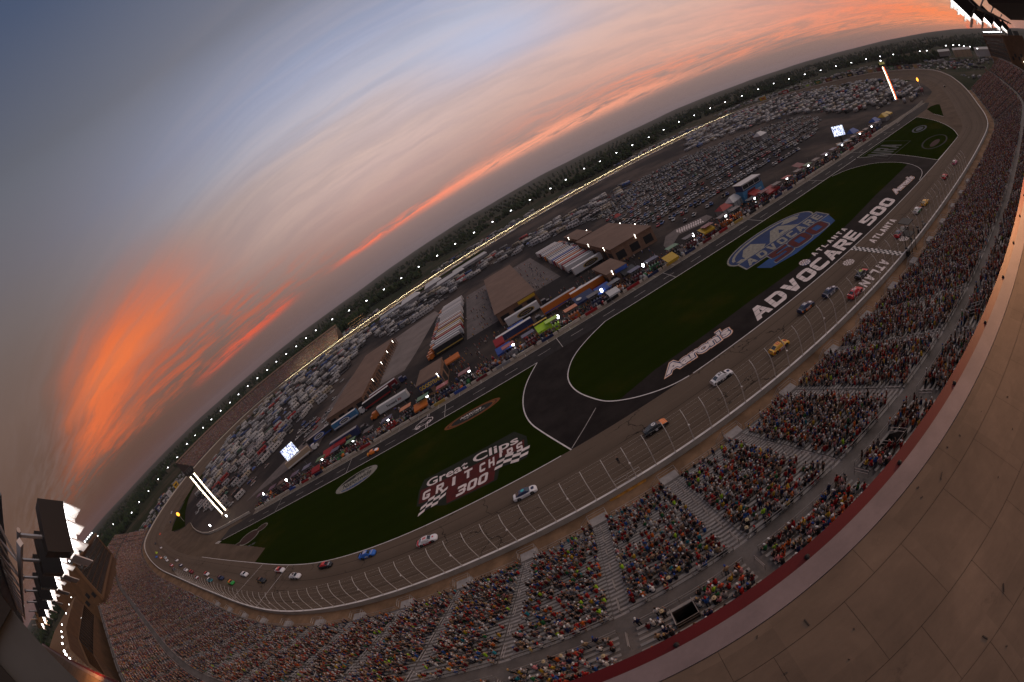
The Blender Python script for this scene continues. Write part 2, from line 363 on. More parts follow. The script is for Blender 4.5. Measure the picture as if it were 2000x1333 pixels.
# ---------------------------------------------------------------- flat sheets laid on the infield (z = 0 zone)
def grass_material(name='turf', k=1.):
    m = bpy.data.materials.new(name); m.use_nodes = True; nt = m.node_tree; b = nt.nodes['Principled BSDF']; t = NG(nt); b.inputs['Roughness'].default_value = 1.; b.inputs['Specular IOR Level'].default_value = 0.
    ob = t.new('ShaderNodeTexCoord').outputs['Object']; sp = t.new('ShaderNodeSeparateXYZ'); nt.links.new(ob, sp.inputs[0])
    mow = t.m('SINE', t.m('MULTIPLY', sp.outputs[1], .9)); n1 = t.noise(ob, .035, 5, .65); n2 = t.noise(ob, 1.4, 5, .7)
    f = t.m('ADD', .62, t.m('ADD', t.m('MULTIPLY', n1, .45), t.m('ADD', t.m('MULTIPLY', n2, .32), t.m('MULTIPLY', mow, .045))))
    c = t.mix(t.sm(n1, .52, .72), (.0130*k, .0200*k, .0022*k), (.024*k, .024*k, .0034*k)); c = t.mix(1., c, t.xyz(f, f, f), 'MULTIPLY')
    nt.links.new(c, b.inputs['Base Color']); return m
M_GRASS = grass_material()
WLINE = mat('line_paint', (.62, .56, .53), .7, var=.18, scale=.6)
def sheet(name, P, z, m, kind='structure'):
    o = obj(name, MB().poly(P, z), m); return tag(o, kind=kind)
yW = 68.45; YP = 118.15
FRl = G([(1282, 764), (1234, 779), (1192, 785), (1168, 782), (1129, 768), (1111, 749), (1108, 728), (1120, 695), (1150, 659), (1183, 627)])
FRl[0] = (15.6, 70.3); FRl = chaikin([(23, yW), (19.6, 68.9)]+FRl)
FLr = [(-5.6, yW), (-9.9, 80.2), (-12.2, 87.3), (-12.7, 95.3), (-11.4, 103.5), (-8.6, 110.8), (-4.0, YP)]; FLr = chaikin(FLr)
legL = [tuple(p[:2]) for p in INNER if p[0] < -40 and p[0] > -181 and p[1] < 125][::1]
legL = sorted(legL, key=lambda p: -p[0])
front_grass = [(-4.0, YP)]+FLr[::-1][1:]+[(-40, yW+.1)]+legL[1:]+[(-180.5, 107.8)]+G([(414, 1068), (424, 1060.5)])+[(-171.5, 117.9), (-160, YP)]
sheet('front_grass', front_grass, .02, M_GRASS)
R5 = G([(1790, 229.5)])[0]
FRg = [p for p in FRl if not (p[1] < 74.6 and p[0] > 8)]
centre_grass = FRg+[(30, YP), (168, YP)]+G([(1625, 345), (1649, 334), (1679, 325), (1712, 318), (1754, 317), (1772, 322)])+[(123, 81.6), (97, 79.3), (73, 78.3), (50, 79.2), (19, 78.0)]
sheet('centre_grass', centre_grass, .024, M_GRASS)
side_grass = [(171, YP)]+G([(1682, 309), (1739, 301), (1778, 305), (1832, 313)])+G([(1852, 290), (1872, 266)])+G([(1861, 251), (1832, 237), (1805, 231), (1791, 229)])
sheet('side_grass', side_grass, .02, M_GRASS)
small_grass = G([(1810, 214), (1818, 208), (1830, 204), (1860, 206), (1868, 218), (1877, 236), (1850, 230), (1824, 223)])
sheet('small_grass', small_grass, .02, M_GRASS)
DARK = mat('new_asphalt', (.0200, .0155, .0140), .85, var=.35, scale=.16, fine=.15, spec=.06)
dark = FLr[::-1]+[(30, yW+.02), (120, yW+.02), (186, yW+.02)]+[tuple(p[:2]) for p in sorted([q for q in INNER if 186 < q[0] < 214 and q[1] < 90], key=lambda p: p[0])]+G([(1832, 313), (1778, 305), (1739, 301), (1682, 309)])+[(171, YP)]
sheet('link_road', dark, .012, DARK)
PITM = mat('pit_asphalt', (.028, .0235, .0225), .8, var=.3, scale=.3, fine=.1, spec=.08)
sheet('pit_road', [(-176, 117.9), (-4, YP), (171, YP), (300, YP-1), (330, 124), (330, 128), (-150, 128), (-172, 127)], .016, PITM)
STALL = mat('stall_concrete', (.155, .122, .094), .85, var=.22, scale=.35, fine=.12)
sheet('pit_stall_pavement', [(-150, 128), (330, 128), (330, 133), (-150, 133)], .020, STALL)
def paint(name, polys, z, m, dz=None):
    mb = MB()
    for P in polys: mb.poly(P, z)
    return struct(name, mb, m)
def line(P, w, z=.034, closed=False):        # painted line following a polyline
    P = np.array(chaikin(P, 2) if len(P) > 4 and len(P) < 20 else P, float)[:, :2]; d = np.gradient(P, axis=0); d /= np.linalg.norm(d, axis=1)[:, None]+1e-9; n = np.column_stack([-d[:, 1], d[:, 0]])*w/2
    mb = MB(); mb.strip([(*p, z) for p in P+n], [(*p, z) for p in P-n]); mb.f = [f[::-1] for f in mb.f]; return mb
def join(*mbs):
    r = MB()
    for q in mbs: r.add(q.v, q.f, 0)
    return r
def smooth_pts(P, k=5):
    Q = catmull(list(P)+[(2*P[-1][0]-P[-2][0], 2*P[-1][1]-P[-2][1])], 1.2); return [tuple(q) for q in Q if True][:-max(2, int(np.hypot(*(np.array(P[0])-np.array(P[-1])))/1.2)+0)] if False else P
edge_ids = [i for i in range(NO) if (OUT[i, 0] < 262 and OUT[i, 0] > -196 and OUT[i, 1] < 120)]
seq = sorted(edge_ids, key=lambda i: OUT[i, 0]); IN2 = off(WID-.05, .03)
mb = MB(); A = off(WID-.28, .045)[seq]; B = off(WID+.0, .045)[seq]
runs = [(-196, -4.6), (21, 217)]
for lo, hi in runs:
    ii = [k for k, i in enumerate(seq) if lo < OUT[i, 0] < hi]
    mb.strip([tuple(A[k]) for k in ii], [tuple(B[k]) for k in ii])
lines = join(mb, line(FRl, .30), line(FLr, .32), line([(-172, YP), (-4.0, YP)], .26), line([(21, YP+.1), (169, YP)], .26),
             line(G([(1625, 345), (1649, 334), (1679, 325), (1712, 318), (1754, 317), (1781, 321), (1799, 330), (1802, 339), (1796, 352)]), .22),
             line([(171, YP)]+G([(1682, 309), (1739, 301), (1778, 305), (1832, 313)]), .25), line(G([(1832, 313), (1852, 290), (1872, 266)]), .25),
             line(G([(1872, 266), (1861, 251), (1832, 237), (1805, 231), (1791, 229)]), .3), line([(171, YP)]+G([(1790, 229)]), .25), line(G([(1824, 223), (1850, 230), (1877, 236), (1868, 218), (1860, 206)]), .3))
struct('edge_lines', lines, WLINE)
mb = MB()
x = -150.
while x < 250:
    mb.poly([(x, 122.55), (x+4.6, 122.55), (x+4.6, 122.75), (x, 122.75)], .036); x += 12.27
x = -146.5
k = 0
while x < 240:
    mb.poly([(x, 127.9), (x+.16, 127.9), (x+.16, 131.3), (x, 131.3)], .038)
    if k % 5 == 2: mb.poly([(x+3, 118.3), (x+3.2, 118.3), (x+3.2, 127.8), (x+3, 127.8)], .036)
    x += 8.75; k += 1
mb.poly([(-150, 127.85), (300, 127.85), (300, 128.02), (-150, 128.02)], .037)
struct('pit_lines', mb, mat('worn_paint', (.42, .37, .34), .8, var=.3, scale=.7))
# thin line crossing the link road, stripes at the grass tip, start line
struct('crossing_line', line([(-5.4, 68.8), (-1.2, 73.0), (3.2, 77.6)], .16), mat('worn_paint', (.4, .36, .33)))
st = MB()
tipA, tipB = np.array((-196.2, 114.)), np.array((-181., 108.6)); topA, topB = np.array(g(428, 1057)), np.array(g(433, 1057.5))
for k in range(4):
    a0, a1 = k/4+.02, k/4+.15; q = [tipA+(tipB-tipA)*a0, tipA+(tipB-tipA)*a1]; r = [topA+(topB-topA)*a0, topA+(topB-topA)*a1]
    mid = lambda s, a: (s*.5+a*.5)+np.array((-2.6, 1.2))
    st.poly([q[0], q[1], mid(q[1], r[1]), r[1], r[0], mid(q[0], r[0])], .04)
struct('tip_stripes', st, WLINE)
zt = lambda y: 1.5*(68.5-y)/19.6 if y < 68.5 else 0.
mb = MB(); mbd = MB(); n = 22
for r in range(3):
    for k in range(n):
        y0, y1 = 50.2+18.1*k/n, 50.2+18.1*(k+1)/n; x0 = 82.4+.72*r; q = [(x0, y0, zt(y0)+.03), (x0+.72, y0, zt(y0)+.03), (x0+.72, y1, zt(y1)+.03), (x0, y1, zt(y1)+.03)]
        (mb if (r+k) % 2 else mbd).poly(q)
o = struct('start_line', MB().add(mb.v+mbd.v, mb.f+[tuple(i+len(mb.v) for i in f) for f in mbd.f]), [WLINE, mat('black_paint', (.02, .02, .02))])
o.data.polygons.foreach_set('material_index', [0]*len(mb.f)+[1]*len(mbd.f))
mb = MB()
for x0, x1 in ((-119.5, -120.5), (-101.5, -103)):          # two thin timing lines across the left leg
    i = min(range(NO), key=lambda i: abs(OUT[i, 0]-x0)+(500 if OUT[i, 1] > 120 else 0)); a = off(.6, .035)[i]; b = off(WID-.3, .035)[i]; t2 = TN[i]*.10
    mb.add([a+np.append(t2, 0), b+np.append(t2, 0), b-np.append(t2, 0), a-np.append(t2, 0)], [(0, 1, 2, 3)])
struct('timing_lines', mb, WLINE)
# brown paving joining pit road and the turns
BRN = mat('apron_asphalt', (.108, .074, .051))
sheet('turn_paving', G([(318, 1046), (336, 1041), (350, 1036), (362, 1029), (370, 1020), (376, 1030), (385, 1040), (408, 1046), (440, 1032), (470, 1014), (480, 1024), (429, 1059), (405, 1079), (396, 1089), (340, 1092), (306, 1070)]), .010, BRN)
sheet('turn_paving', G([(1781, 228), (1792, 212), (1806, 199), (1818, 184), (1822, 176), (1840, 176), (1868, 196), (1888, 232), (1880, 270), (1870, 268), (1861, 251), (1832, 237), (1805, 231)]), .009, BRN)
# grass inside the turns
gl = MB()
def ring(lo, hi, d0, d1, d2=None):
    a = off(WID); ids = range(NO)
    for i in ids:
        j = (i+1) % NO
        if lo(OUT[i]) and lo(OUT[j]):
            P0, P1 = OUT[i, :2]+NIN[i]*d0, OUT[j, :2]+NIN[j]*d0; Q0, Q1 = OUT[i, :2]+NIN[i]*d1, OUT[j, :2]+NIN[j]*d1
            gl.add([(*P0, zg(*P0)+.05), (*P1, zg(*P1)+.05), (*Q1, zg(*Q1)+.05), (*Q0, zg(*Q0)+.05)], [(0, 1, 2, 3)])
ring(lambda p: p[0] < -330 and p[1] > 235, 0, WID+13, WID+24)
ring(lambda p: p[0] < 0 and p[1] > 500, 0, WID+13, WID+30)
ring(lambda p: p[0] > 540 and p[1] < 420, 0, WID+13, WID+34)
struct('turn_grass', gl, grass_material('turn_turf', 1.3))
wl = G([(335, 1038), (337, 1030), (345, 1010), (358, 985), (372, 958), (386, 935), (380, 950), (368, 975), (362, 1000), (361, 1028), (350, 1034)], .3)
sheet('wedge_grass', wl, .25, M_GRASS)
# ---------------------------------------------------------------- land outside the oval: terrain ring, far hills, wood
CEN = np.array((80., 300.))
DST = [0, 2, 5, 9, 14, 22, 35, 60, 100, 160, 240, 350, 500, 700, 1000, 1400, 2000, 2800, 3900, 5200, 7000, 9500]
def hn(a, s):                                  # smooth periodic noise over azimuth
    return sum(math.sin(a*f+s*f*1.7+p)/k for f, p, k in ((2, .3, 1.6), (5, 1.9, 2.2), (9, .7, 3.), (17, 2.6, 5.), (31, 4.1, 9.), (53, 1.2, 14.)))
def terr(i, d):
    z0 = OUT[i, 2]-.5; u = OUT[i, :2]-CEN; a = math.atan2(u[1], u[0])
    front = OUT[i, 1] < 100 and OUT[i, 0] > -200
    bank = z0-min(max(d-3, 0)*.22, max(0, z0-2.5 if not front else 0.))
    far = 2+5*(1-math.exp(-d/900.))*(1+.5*hn(a, .4))+ (d/7000.)**1.3*(72+20*hn(a, 2.)) + (4*hn(a*3+d*.002, 5.) if d > 350 else 0)
    k = min(1, max(0, (d-30)/250)); return bank*(1-k)+far*k-max(0, d-7000)*.02
idx = list(range(0, NO, 2)); NI = len(idx)
def tpos(i, d):
    u = OUT[i, :2]-CEN; nrm = -NIN[i]; u = u/np.linalg.norm(u); k = min(1, d/300.); v = nrm*(1-k)+u*k; v /= np.linalg.norm(v)
    p = OUT[i, :2]-NIN[i]*.2+v*d; return (p[0], p[1], terr(i, d))
V = [tpos(i, d) for d in DST for i in idx]
F = [(k*NI+i, (k+1)*NI+i, (k+1)*NI+(i+1) % NI, k*NI+(i+1) % NI) for k in range(len(DST)-1) for i in range(NI)]
me = bpy.data.meshes.new('terrain'); me.from_pydata(V, [], F); me.update()
def terrain_mat():
    m = bpy.data.materials.new('terrain_cover'); m.use_nodes = True; nt = m.node_tree; b = nt.nodes['Principled BSDF']; t = NG(nt); b.inputs['Roughness'].default_value = 1.; b.inputs['Specular IOR Level'].default_value = .05
    ob = t.new('ShaderNodeTexCoord').outputs['Object']; n1 = t.noise(ob, .006, 6, .7); n2 = t.noise(ob, .05, 5, .7)
    c = t.ramp(n1, [(.34, (.013, .020, .009)), (.50, (.020, .026, .010)), (.58, (.060, .046, .030)), (.70, (.018, .026, .010))]); f = t.m('ADD', .5, n2); c = t.mix(1., c, t.xyz(f, f, f), 'MULTIPLY')
    nt.links.new(c, b.inputs['Base Color']); return m
tag(link('terrain', me, terrain_mat()), kind='structure')

def instance_mesh(tv, tf, mats4, cols=None, tcol=None):
    """numpy instancing of one template: tv (n,3), tf list of faces, mats4 list of (pos, rz, scale3), cols per instance colour"""
    n = len(tv); VV = []; FF = []; CC = []; fl = [np.array(f) for f in tf]
    for q, (p, rz, s) in enumerate(mats4):
        c_, s_ = math.cos(rz), math.sin(rz); x = tv[:, 0]*s[0]; y = tv[:, 1]*s[1]
        VV.append(np.column_stack([x*c_-y*s_+p[0], x*s_+y*c_+p[1], tv[:, 2]*s[2]+p[2]]))
    return np.vstack(VV)
def big_mesh(name, chunks):
    """chunks: list of (V array, F int array of quads/tris (n,k), colours (nV,3) or None) merged into one mesh"""
    me = bpy.data.meshes.new(name); nv = sum(len(c[0]) for c in chunks); V = np.vstack([c[0] for c in chunks]).astype(np.float32)
    loops = []; starts = []; o = 0; ls = 0
    for c in chunks:
        for F in c[1]:
            F = np.asarray(F)+o; k = F.shape[1]; loops.append(F.ravel()); starts.append(ls+np.arange(len(F))*k); ls += F.size
        o += len(c[0])
    loops = np.concatenate(loops).astype(np.int32); starts = np.concatenate(starts).astype(np.int32)
    me.vertices.add(nv); me.vertices.foreach_set('co', V.ravel()); me.loops.add(len(loops)); me.loops.foreach_set('vertex_index', loops)
    me.polygons.add(len(starts)); me.polygons.foreach_set('loop_start', starts)
    if chunks[0][2] is not None:
        ca = me.color_attributes.new('tint', 'FLOAT_COLOR', 'POINT'); CL = np.vstack([c[2] for c in chunks]); CL = np.column_stack([CL, np.ones(len(CL))]).astype(np.float32); ca.data.foreach_set('color', CL.ravel())
    me.update(calc_edges=True); me.validate(); return me
def replicate(tv, faces, inst, cols=None):
    """inst array (N,7): x y z rz sx sy sz ; faces dict k->array ; cols (N,nv,3)"""
    N = len(inst); n = len(tv); c_, s_ = np.cos(inst[:, 3])[:, None], np.sin(inst[:, 3])[:, None]
    x = tv[None, :, 0]*inst[:, 4:5]; y = tv[None, :, 1]*inst[:, 5:6]; z = tv[None, :, 2]*inst[:, 6:7]
    V = np.stack([x*c_-y*s_+inst[:, 0:1], x*s_+y*c_+inst[:, 1:2], z+inst[:, 2:3]], 2).reshape(-1, 3)
    Fs = [(np.asarray(F)[None]+(np.arange(N)*n)[:, None, None]).reshape(-1, np.asarray(F).shape[1]) for F in faces]
    return (V, Fs, None if cols is None else cols.reshape(-1, 3))
def faces_of(mb):
    q = [f for f in mb.f if len(f) == 4]; t = []
    for f in mb.f:
        if len(f) == 3: t.append(f)
        elif len(f) > 4: t += [(f[0], f[i], f[i+1]) for i in range(1, len(f)-1)]
    return [np.array(a) for a in (q, t) if a]
def crown_template(seed, lobes=5):
    r = random.Random(seed); mb = MB()
    for k in range(lobes):
        a = r.uniform(0, 6.28); d = r.uniform(.1, .55); R = r.uniform(.34, .6)
        mb.ball((d*math.cos(a), d*math.sin(a), r.uniform(.4, 1.25)), R, 6, 4, 0, (1, 1, r.uniform(.8, 1.15)))
    v = np.array(mb.v); nr = np.random.default_rng(seed); v += nr.normal(0, .07, v.shape); return v, faces_of(mb)
def forest():
    ch = []; spots = []
    for _ in range(60000):
        i = rnd.randrange(NO); d = 185*math.exp(rnd.random()*2.5); u = OUT[i]; x, y, z = tpos(i, d)
        if y < 40 and x > -100 or (u[1] < 80 and -150 < u[0] < 300): continue
        nz = math.sin(x*.011+1.3)*math.sin(y*.013+.4)+.5*math.sin(x*.031+y*.023)
        lim = .55 if d < 330 else .15 if d < 480 else -.35
        if u[0] > 480 and d < 500: lim = .75
        if nz < lim: continue
        spots.append((x, y, z)); 
        if len(spots) > 11000: break
    spots = np.array(spots); n = len(spots)
    for k in range(4):
        tv, tf = crown_template(50+k); S = spots[k::4]; m = len(S); s = npr.uniform(3.6, 6.4, m)
        inst = np.column_stack([S[:, 0], S[:, 1], S[:, 2]+npr.uniform(-2, 2, m), npr.uniform(0, 6.28, m), s, s, s*npr.uniform(1.1, 1.6, m)])
        base = np.array([(.018, .030, .011), (.014, .024, .010), (.024, .034, .013)])[npr.integers(0, 3, m)]*npr.uniform(.7, 1.3, (m, 1))
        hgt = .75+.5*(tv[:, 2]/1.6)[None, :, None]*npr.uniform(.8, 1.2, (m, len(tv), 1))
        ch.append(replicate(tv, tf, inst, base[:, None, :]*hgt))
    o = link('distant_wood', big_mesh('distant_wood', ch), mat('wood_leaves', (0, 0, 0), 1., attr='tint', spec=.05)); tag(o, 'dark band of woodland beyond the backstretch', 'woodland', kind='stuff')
forest()
def tree(px, py, z, h, label):
    x, y = g(px, py, z); r = random.Random(px)
    t = empty('tree', label, 'tree', (x, y, z), 0, 'single trees beyond the first turn')
    mb = MB(); mb.tube([(0, 0, -1), (.2, 0, h*.3), (0, .2, h*.6)], [.6, .45, .2], 6)
    for k in range(4): a = k*1.6; mb.tube([(0, 0, h*.32), (math.cos(a)*h*.2, math.sin(a)*h*.2, h*.55)], [.25, .1], 5)
    obj('trunk', mb, mat('bark', (.05, .035, .025), .95, var=.3, scale=2), t)
    V = []; mb = MB()
    for k in range(26):
        a = r.uniform(0, 6.28); d = h*.36*math.sqrt(r.random()); zz = h*r.uniform(.36, .98); d *= 1-.5*abs((zz/h-.6)/.5)
        c = Vector((d*math.cos(a), d*math.sin(a), zz))
        for q in range(34):
            p = c+Vector((r.gauss(0, 1), r.gauss(0, 1), r.gauss(0, .8)))*h*.065; s = h*.028; n1 = Vector((r.gauss(0, 1), r.gauss(0, 1), r.gauss(0, 1))).normalized()*s; n2 = n1.orthogonal().normalized()*s
            mb.add([p-n1, p+n2, p+n1, p-n2], [(0, 1, 2, 3)])
    obj('crown', mb, mat('tree_leaves', (.020, .032, .012), .95, var=.5, scale=.5), t)
for a in [(1862, 105, 6, 20, 'broad dark tree standing left of the white floodlit sheds'), (1848, 106, 6, 16, 'small dark tree left of the broad one near the floodlit sheds'), (1800, 112, 7, 17, 'dark tree behind the billboards right of the scoreboard pylon'),
          (1786, 113, 7, 14, 'shorter dark tree behind the billboards right of the scoreboard pylon'), (1895, 106, 6, 15, 'dark tree between the pale sheds and the right grandstand')]: tree(*a)

# ---------------------------------------------------------------- outer wall and catch fence
def wall():
    t = empty('retaining_wall', 'long white topped concrete retaining wall running around the outside of the oval', 'wall', (0, 48.7, 1.5))
    T = Matrix.Translation((0, -48.7, -1.5))
    mb = MB(); top = MB(); H = 1.1; tv = np.array((0, 48.7, 1.5))
    a, b = OUT[:, :3]-tv, off(-.38)-tv; up = np.array((0, 0, H)); lo = np.array((0, 0, -.6))
    for A, B in ((a+lo, a+up), (b+up, b+lo)): mb.strip([tuple(p) for p in A], [tuple(p) for p in B], 0, True)
    up2 = np.array((0, 0, H+.004)); top.strip([tuple(p) for p in off(.02)-tv+up2], [tuple(p) for p in off(-.42)-tv+up2], 0, True)
    obj('wall_body', mb, mat('wall_paint', (.48, .43, .37), .8, var=.18, scale=.25), t); obj('wall_cap', top, mat('cap_paint', (.66, .60, .56), .8, var=.15, scale=.4), t)
wall()
def fence():
    t = empty('catch_fence', 'tall steel catch fence with posts curving in over the front straight', 'fence', (0, 48.7, 2.6))
    o0 = Vector((0, 48.7, 2.6)); M_P = mat('fence_steel', (.66, .60, .55), .6, .1, var=.12, scale=.8); pos = []
    front = [i for i in range(NO) if -186 < OUT[i, 0] < 160 and OUT[i, 1] < 90]; front.sort(key=lambda i: OUT[i, 0])
    s = np.concatenate([[0], np.cumsum(np.linalg.norm(np.diff(OUT[front][:, :2], axis=0), axis=1))]); n = int(s[-1]/3.66)
    cab = MB(); lines_ = {k: [] for k in range(7)}; prof = [(0, 0), (.0, 2.2), (.05, 3.6), (.35, 4.7), (.9, 5.5), (1.6, 6.0)]; extra = MB(); cnt = 0
    for q in range(n+1):
        d = q*3.66; x = np.interp(d, s, OUT[front][:, 0]); y = np.interp(d, s, OUT[front][:, 1]); z = np.interp(d, s, OUT[front][:, 2])+1.1-.3
        nx, ny = np.interp(d, s, NIN[front][:, 0]), np.interp(d, s, NIN[front][:, 1]); base = Vector((x-nx*.2, y-ny*.2, z))-o0; N = Vector((nx, ny, 0))
        P = [base+N*a+Vector((0, 0, h)) for a, h in prof]
        mb = MB(); mb.tube(P, [.085, .08, .075, .07, .06, .05], 5)
        if q % 3 == 1: mb.box(tuple(P[2]+Vector((0, 0, .1))-N*.18), (.28, .28, .18), 0)
        if cnt < 98 and -160 < x: obj('post', mb, M_P, t); cnt += 1
        else: extra.add(mb.v, mb.f)
        for k, (ci, cj, f) in enumerate(((0, 1, .55), (1, 2, .1), (1, 2, .9), (2, 3, .6), (3, 4, .5), (4, 5, .4), (4, 5, 1.))): lines_[k].append(P[ci].lerp(P[cj], f))
    if extra.v: tag(obj('post', extra, M_P, t), kind='stuff')
    for k in lines_: cab.tube(lines_[k], .006, 3, cap=False)
    obj_split('cable', cab, M_P, t)
    gate = MB()                                # crossover gate panels on the wall
    for x0 in (-1.2, 1.2):
        for zz in (.1, .8, 1.5): gate.tube([(x0, 0.1, zz), (x0+2.2, .1, zz)], .035, 5)
        for xx in (x0, x0+2.2): gate.tube([(xx, .1, -.2), (xx, .1, 1.5)], .035, 5)
    obj('gate', gate, mat('pale_rail', (.55, .50, .46), .5, .3), t)
fence()
# ---------------------------------------------------------------- walkway between wall and grandstand
M_WALK = mat('walkway_concrete', (.205, .120, .070), .9, var=.38, scale=.22, fine=.16, spec=.1)
sel = [i for i in range(NO) if (-392 < OUT[i, 0] < 345 and OUT[i, 1] < 205)]; sel.sort(key=lambda i: OUT[i, 0] if OUT[i, 1] < 150 else -350-OUT[i, 1])
sel = np.array(sel); s_sel = np.concatenate([[0], np.cumsum(np.linalg.norm(np.diff(OUT[sel][:, :2], axis=0), axis=1))])
def lane(d, x):   # helper: arc position for a given x on the straight
    return np.interp(x, OUT[sel][:, 0], s_sel)
def at(sv, o, z=None):
    """point o metres outside the wall at arc position sv (arrays allowed)"""
    P = np.column_stack([np.interp(sv, s_sel, OUT[sel][:, k]) for k in range(3)]); N = np.column_stack([np.interp(sv, s_sel, NIN[sel][:, k]) for k in range(2)])
    N /= np.linalg.norm(N, axis=1)[:, None]; return np.column_stack([P[:, :2]-N*np.asarray(o).reshape(-1, 1)*np.ones((len(P), 1)), P[:, 2]]), N
SX0 = float(np.interp(0, OUT[sel][:, 0], s_sel)); SMAX = s_sel[-1]
sw = np.arange(0, SMAX, 5.); a, _ = at(sw, .4); b, _ = at(sw, 6.2)
mb = MB(); mb.strip([tuple(p-(0, 0, .15)) for p in a], [tuple(p-(0, 0, .15)) for p in b]); struct('walkway', mb, M_WALK)
# ---------------------------------------------------------------- main grandstand
NR, ND = 30, 21                                # rows below the cross walk, rows above it
def row_oz(i):                                 # tread height and wall distance of row i (i >= NR: upper deck of rows)
    return (5.0+.8*i, 2.0+.4*i) if i < NR else (31.0+.8*(i-NR), 14.4+.42*(i-NR))
def zrel(z0, z): return z+(z0-1.5)*1.0
AISLES = [SX0+(-5.9+12.4*k) for k in range(-34, 32)]
AISLES = [s for s in AISLES if 5 < s < SMAX-5]; AW = .85
def in_aisle(s): return any(abs(s-a) < AW+.15 for a in AISLES)
VOM = []                                       # stair openings in the upper rows: (arc position, half width, rows)
for k, a in enumerate(AISLES): VOM.append((a+6.2-1.1*(k % 2), 1.0, (1, 4))) if k % 2 else None
GS = empty('grandstand', 'long aluminium bleacher grandstand full of spectators along the front straight', 'grandstand', (0, 40, 0))
GT = Vector((0, 40, 0))
M_ALU = mat('bleacher_aluminium', (.255, .23, .215), .6, .1, var=.20, scale=.5, fine=.12); M_TREAD = mat('bleacher_deck', (.125, .106, .097), .8, .05, var=.28, scale=.35, fine=.18)
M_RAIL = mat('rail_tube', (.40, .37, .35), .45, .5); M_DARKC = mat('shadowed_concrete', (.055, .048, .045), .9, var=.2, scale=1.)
near = (SX0-75, SX0+85)
sg = np.unique(np.concatenate([np.arange(0, near[0], 5.), np.arange(near[0], near[1], 1.), np.arange(near[1], SMAX, 5.)] + [np.array([v[0]-v[1], v[0]+v[1]]) for v in VOM if near[0] < v[0] < near[1]]))
def sweep(prof, sv):                           # prof: (offset, z) list -> stacked lines of points
    out = []
    for o, z in prof:
        p, _ = at(sv, o); p[:, 2] = zrel(p[:, 2], z); out.append(p-np.array(GT))
    return out
def terrace():
    prof = [(4.6, .6), (4.6, 2.0)]
    tags = [None, None]
    for i in range(NR):
        o, z = row_oz(i); prof += [(o, z), (o+.8, z), (o+.8, z+.4)]; tags += [('l', i)]*3
    prof += [(29.0, 14.0), (31.0, 14.0), (31.0, 14.4)]; tags += [('w', 0)]*3
    for j in range(ND):
        o, z = row_oz(NR+j); prof += [(o, z), (o+.8, z), (o+.8, z+.42)]; tags += [('u', j)]*3
    L = sweep(prof, sg); n = len(sg); V = np.vstack(L); mid = (sg[:-1]+sg[1:])/2; F = []
    hole = np.zeros((ND, n-1), bool)
    for s, hw, (r0, r1) in VOM:
        if near[0] < s < near[1]: hole[r0:r1, :] |= (np.abs(mid-s) < hw)[None]
    for k in range(len(prof)-1):
        t = tags[k]
        for i in range(n-1):
            if t and t[0] == 'u' and hole[t[1], i]: continue
            F.append((k*n+i, (k+1)*n+i, (k+1)*n+i+1, k*n+i+1))
    me = bpy.data.meshes.new('terrace'); me.from_pydata(V.tolist(), [], F); me.update(); link('terrace', me, M_TREAD, GS)
    # back wall under the top row so nothing shows through
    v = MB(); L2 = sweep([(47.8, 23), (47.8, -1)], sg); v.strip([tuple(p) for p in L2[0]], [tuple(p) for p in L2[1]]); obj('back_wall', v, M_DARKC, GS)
terrace()
def benches():
    edges = [0.]+AISLES+[SMAX]; bl = []
    for a, b in zip(edges[:-1], edges[1:]):
        lo, hi = a+AW, b-AW
        if hi-lo < 2: continue
        mb = MB(); nearb = near[0] < (lo+hi)/2 < near[1]; sv = np.linspace(lo, hi, 6 if nearb else 3)
        for i in range(NR+ND):
            o, z = row_oz(i)
            parts = [(lo, hi)]
            if i >= NR and nearb:
                for s, hw, (r0, r1) in VOM:
                    if lo < s < hi and r0 <= i-NR < r1: parts = [(lo, s-hw-.1), (s+hw+.1, hi)]
            for p0, p1 in parts:
                sv = np.linspace(p0, p1, 5 if nearb else 3); L = sweep([(o+.45, z+.40), (o+.45, z+.45), (o+.75, z+.45), (o+.75, z+.40)], sv); n = len(sv)
                V = np.vstack(L).tolist(); mb.add(V, [(k*n+q, k*n+q+1, (k+1)*n+q+1, (k+1)*n+q) for k in range(3) for q in range(n-1)])
        obj('bench_block', mb, M_ALU, GS)
benches()
M_STEP = mat('aisle_concrete', (.30, .265, .25), .85, var=.2, scale=.8, fine=.15)
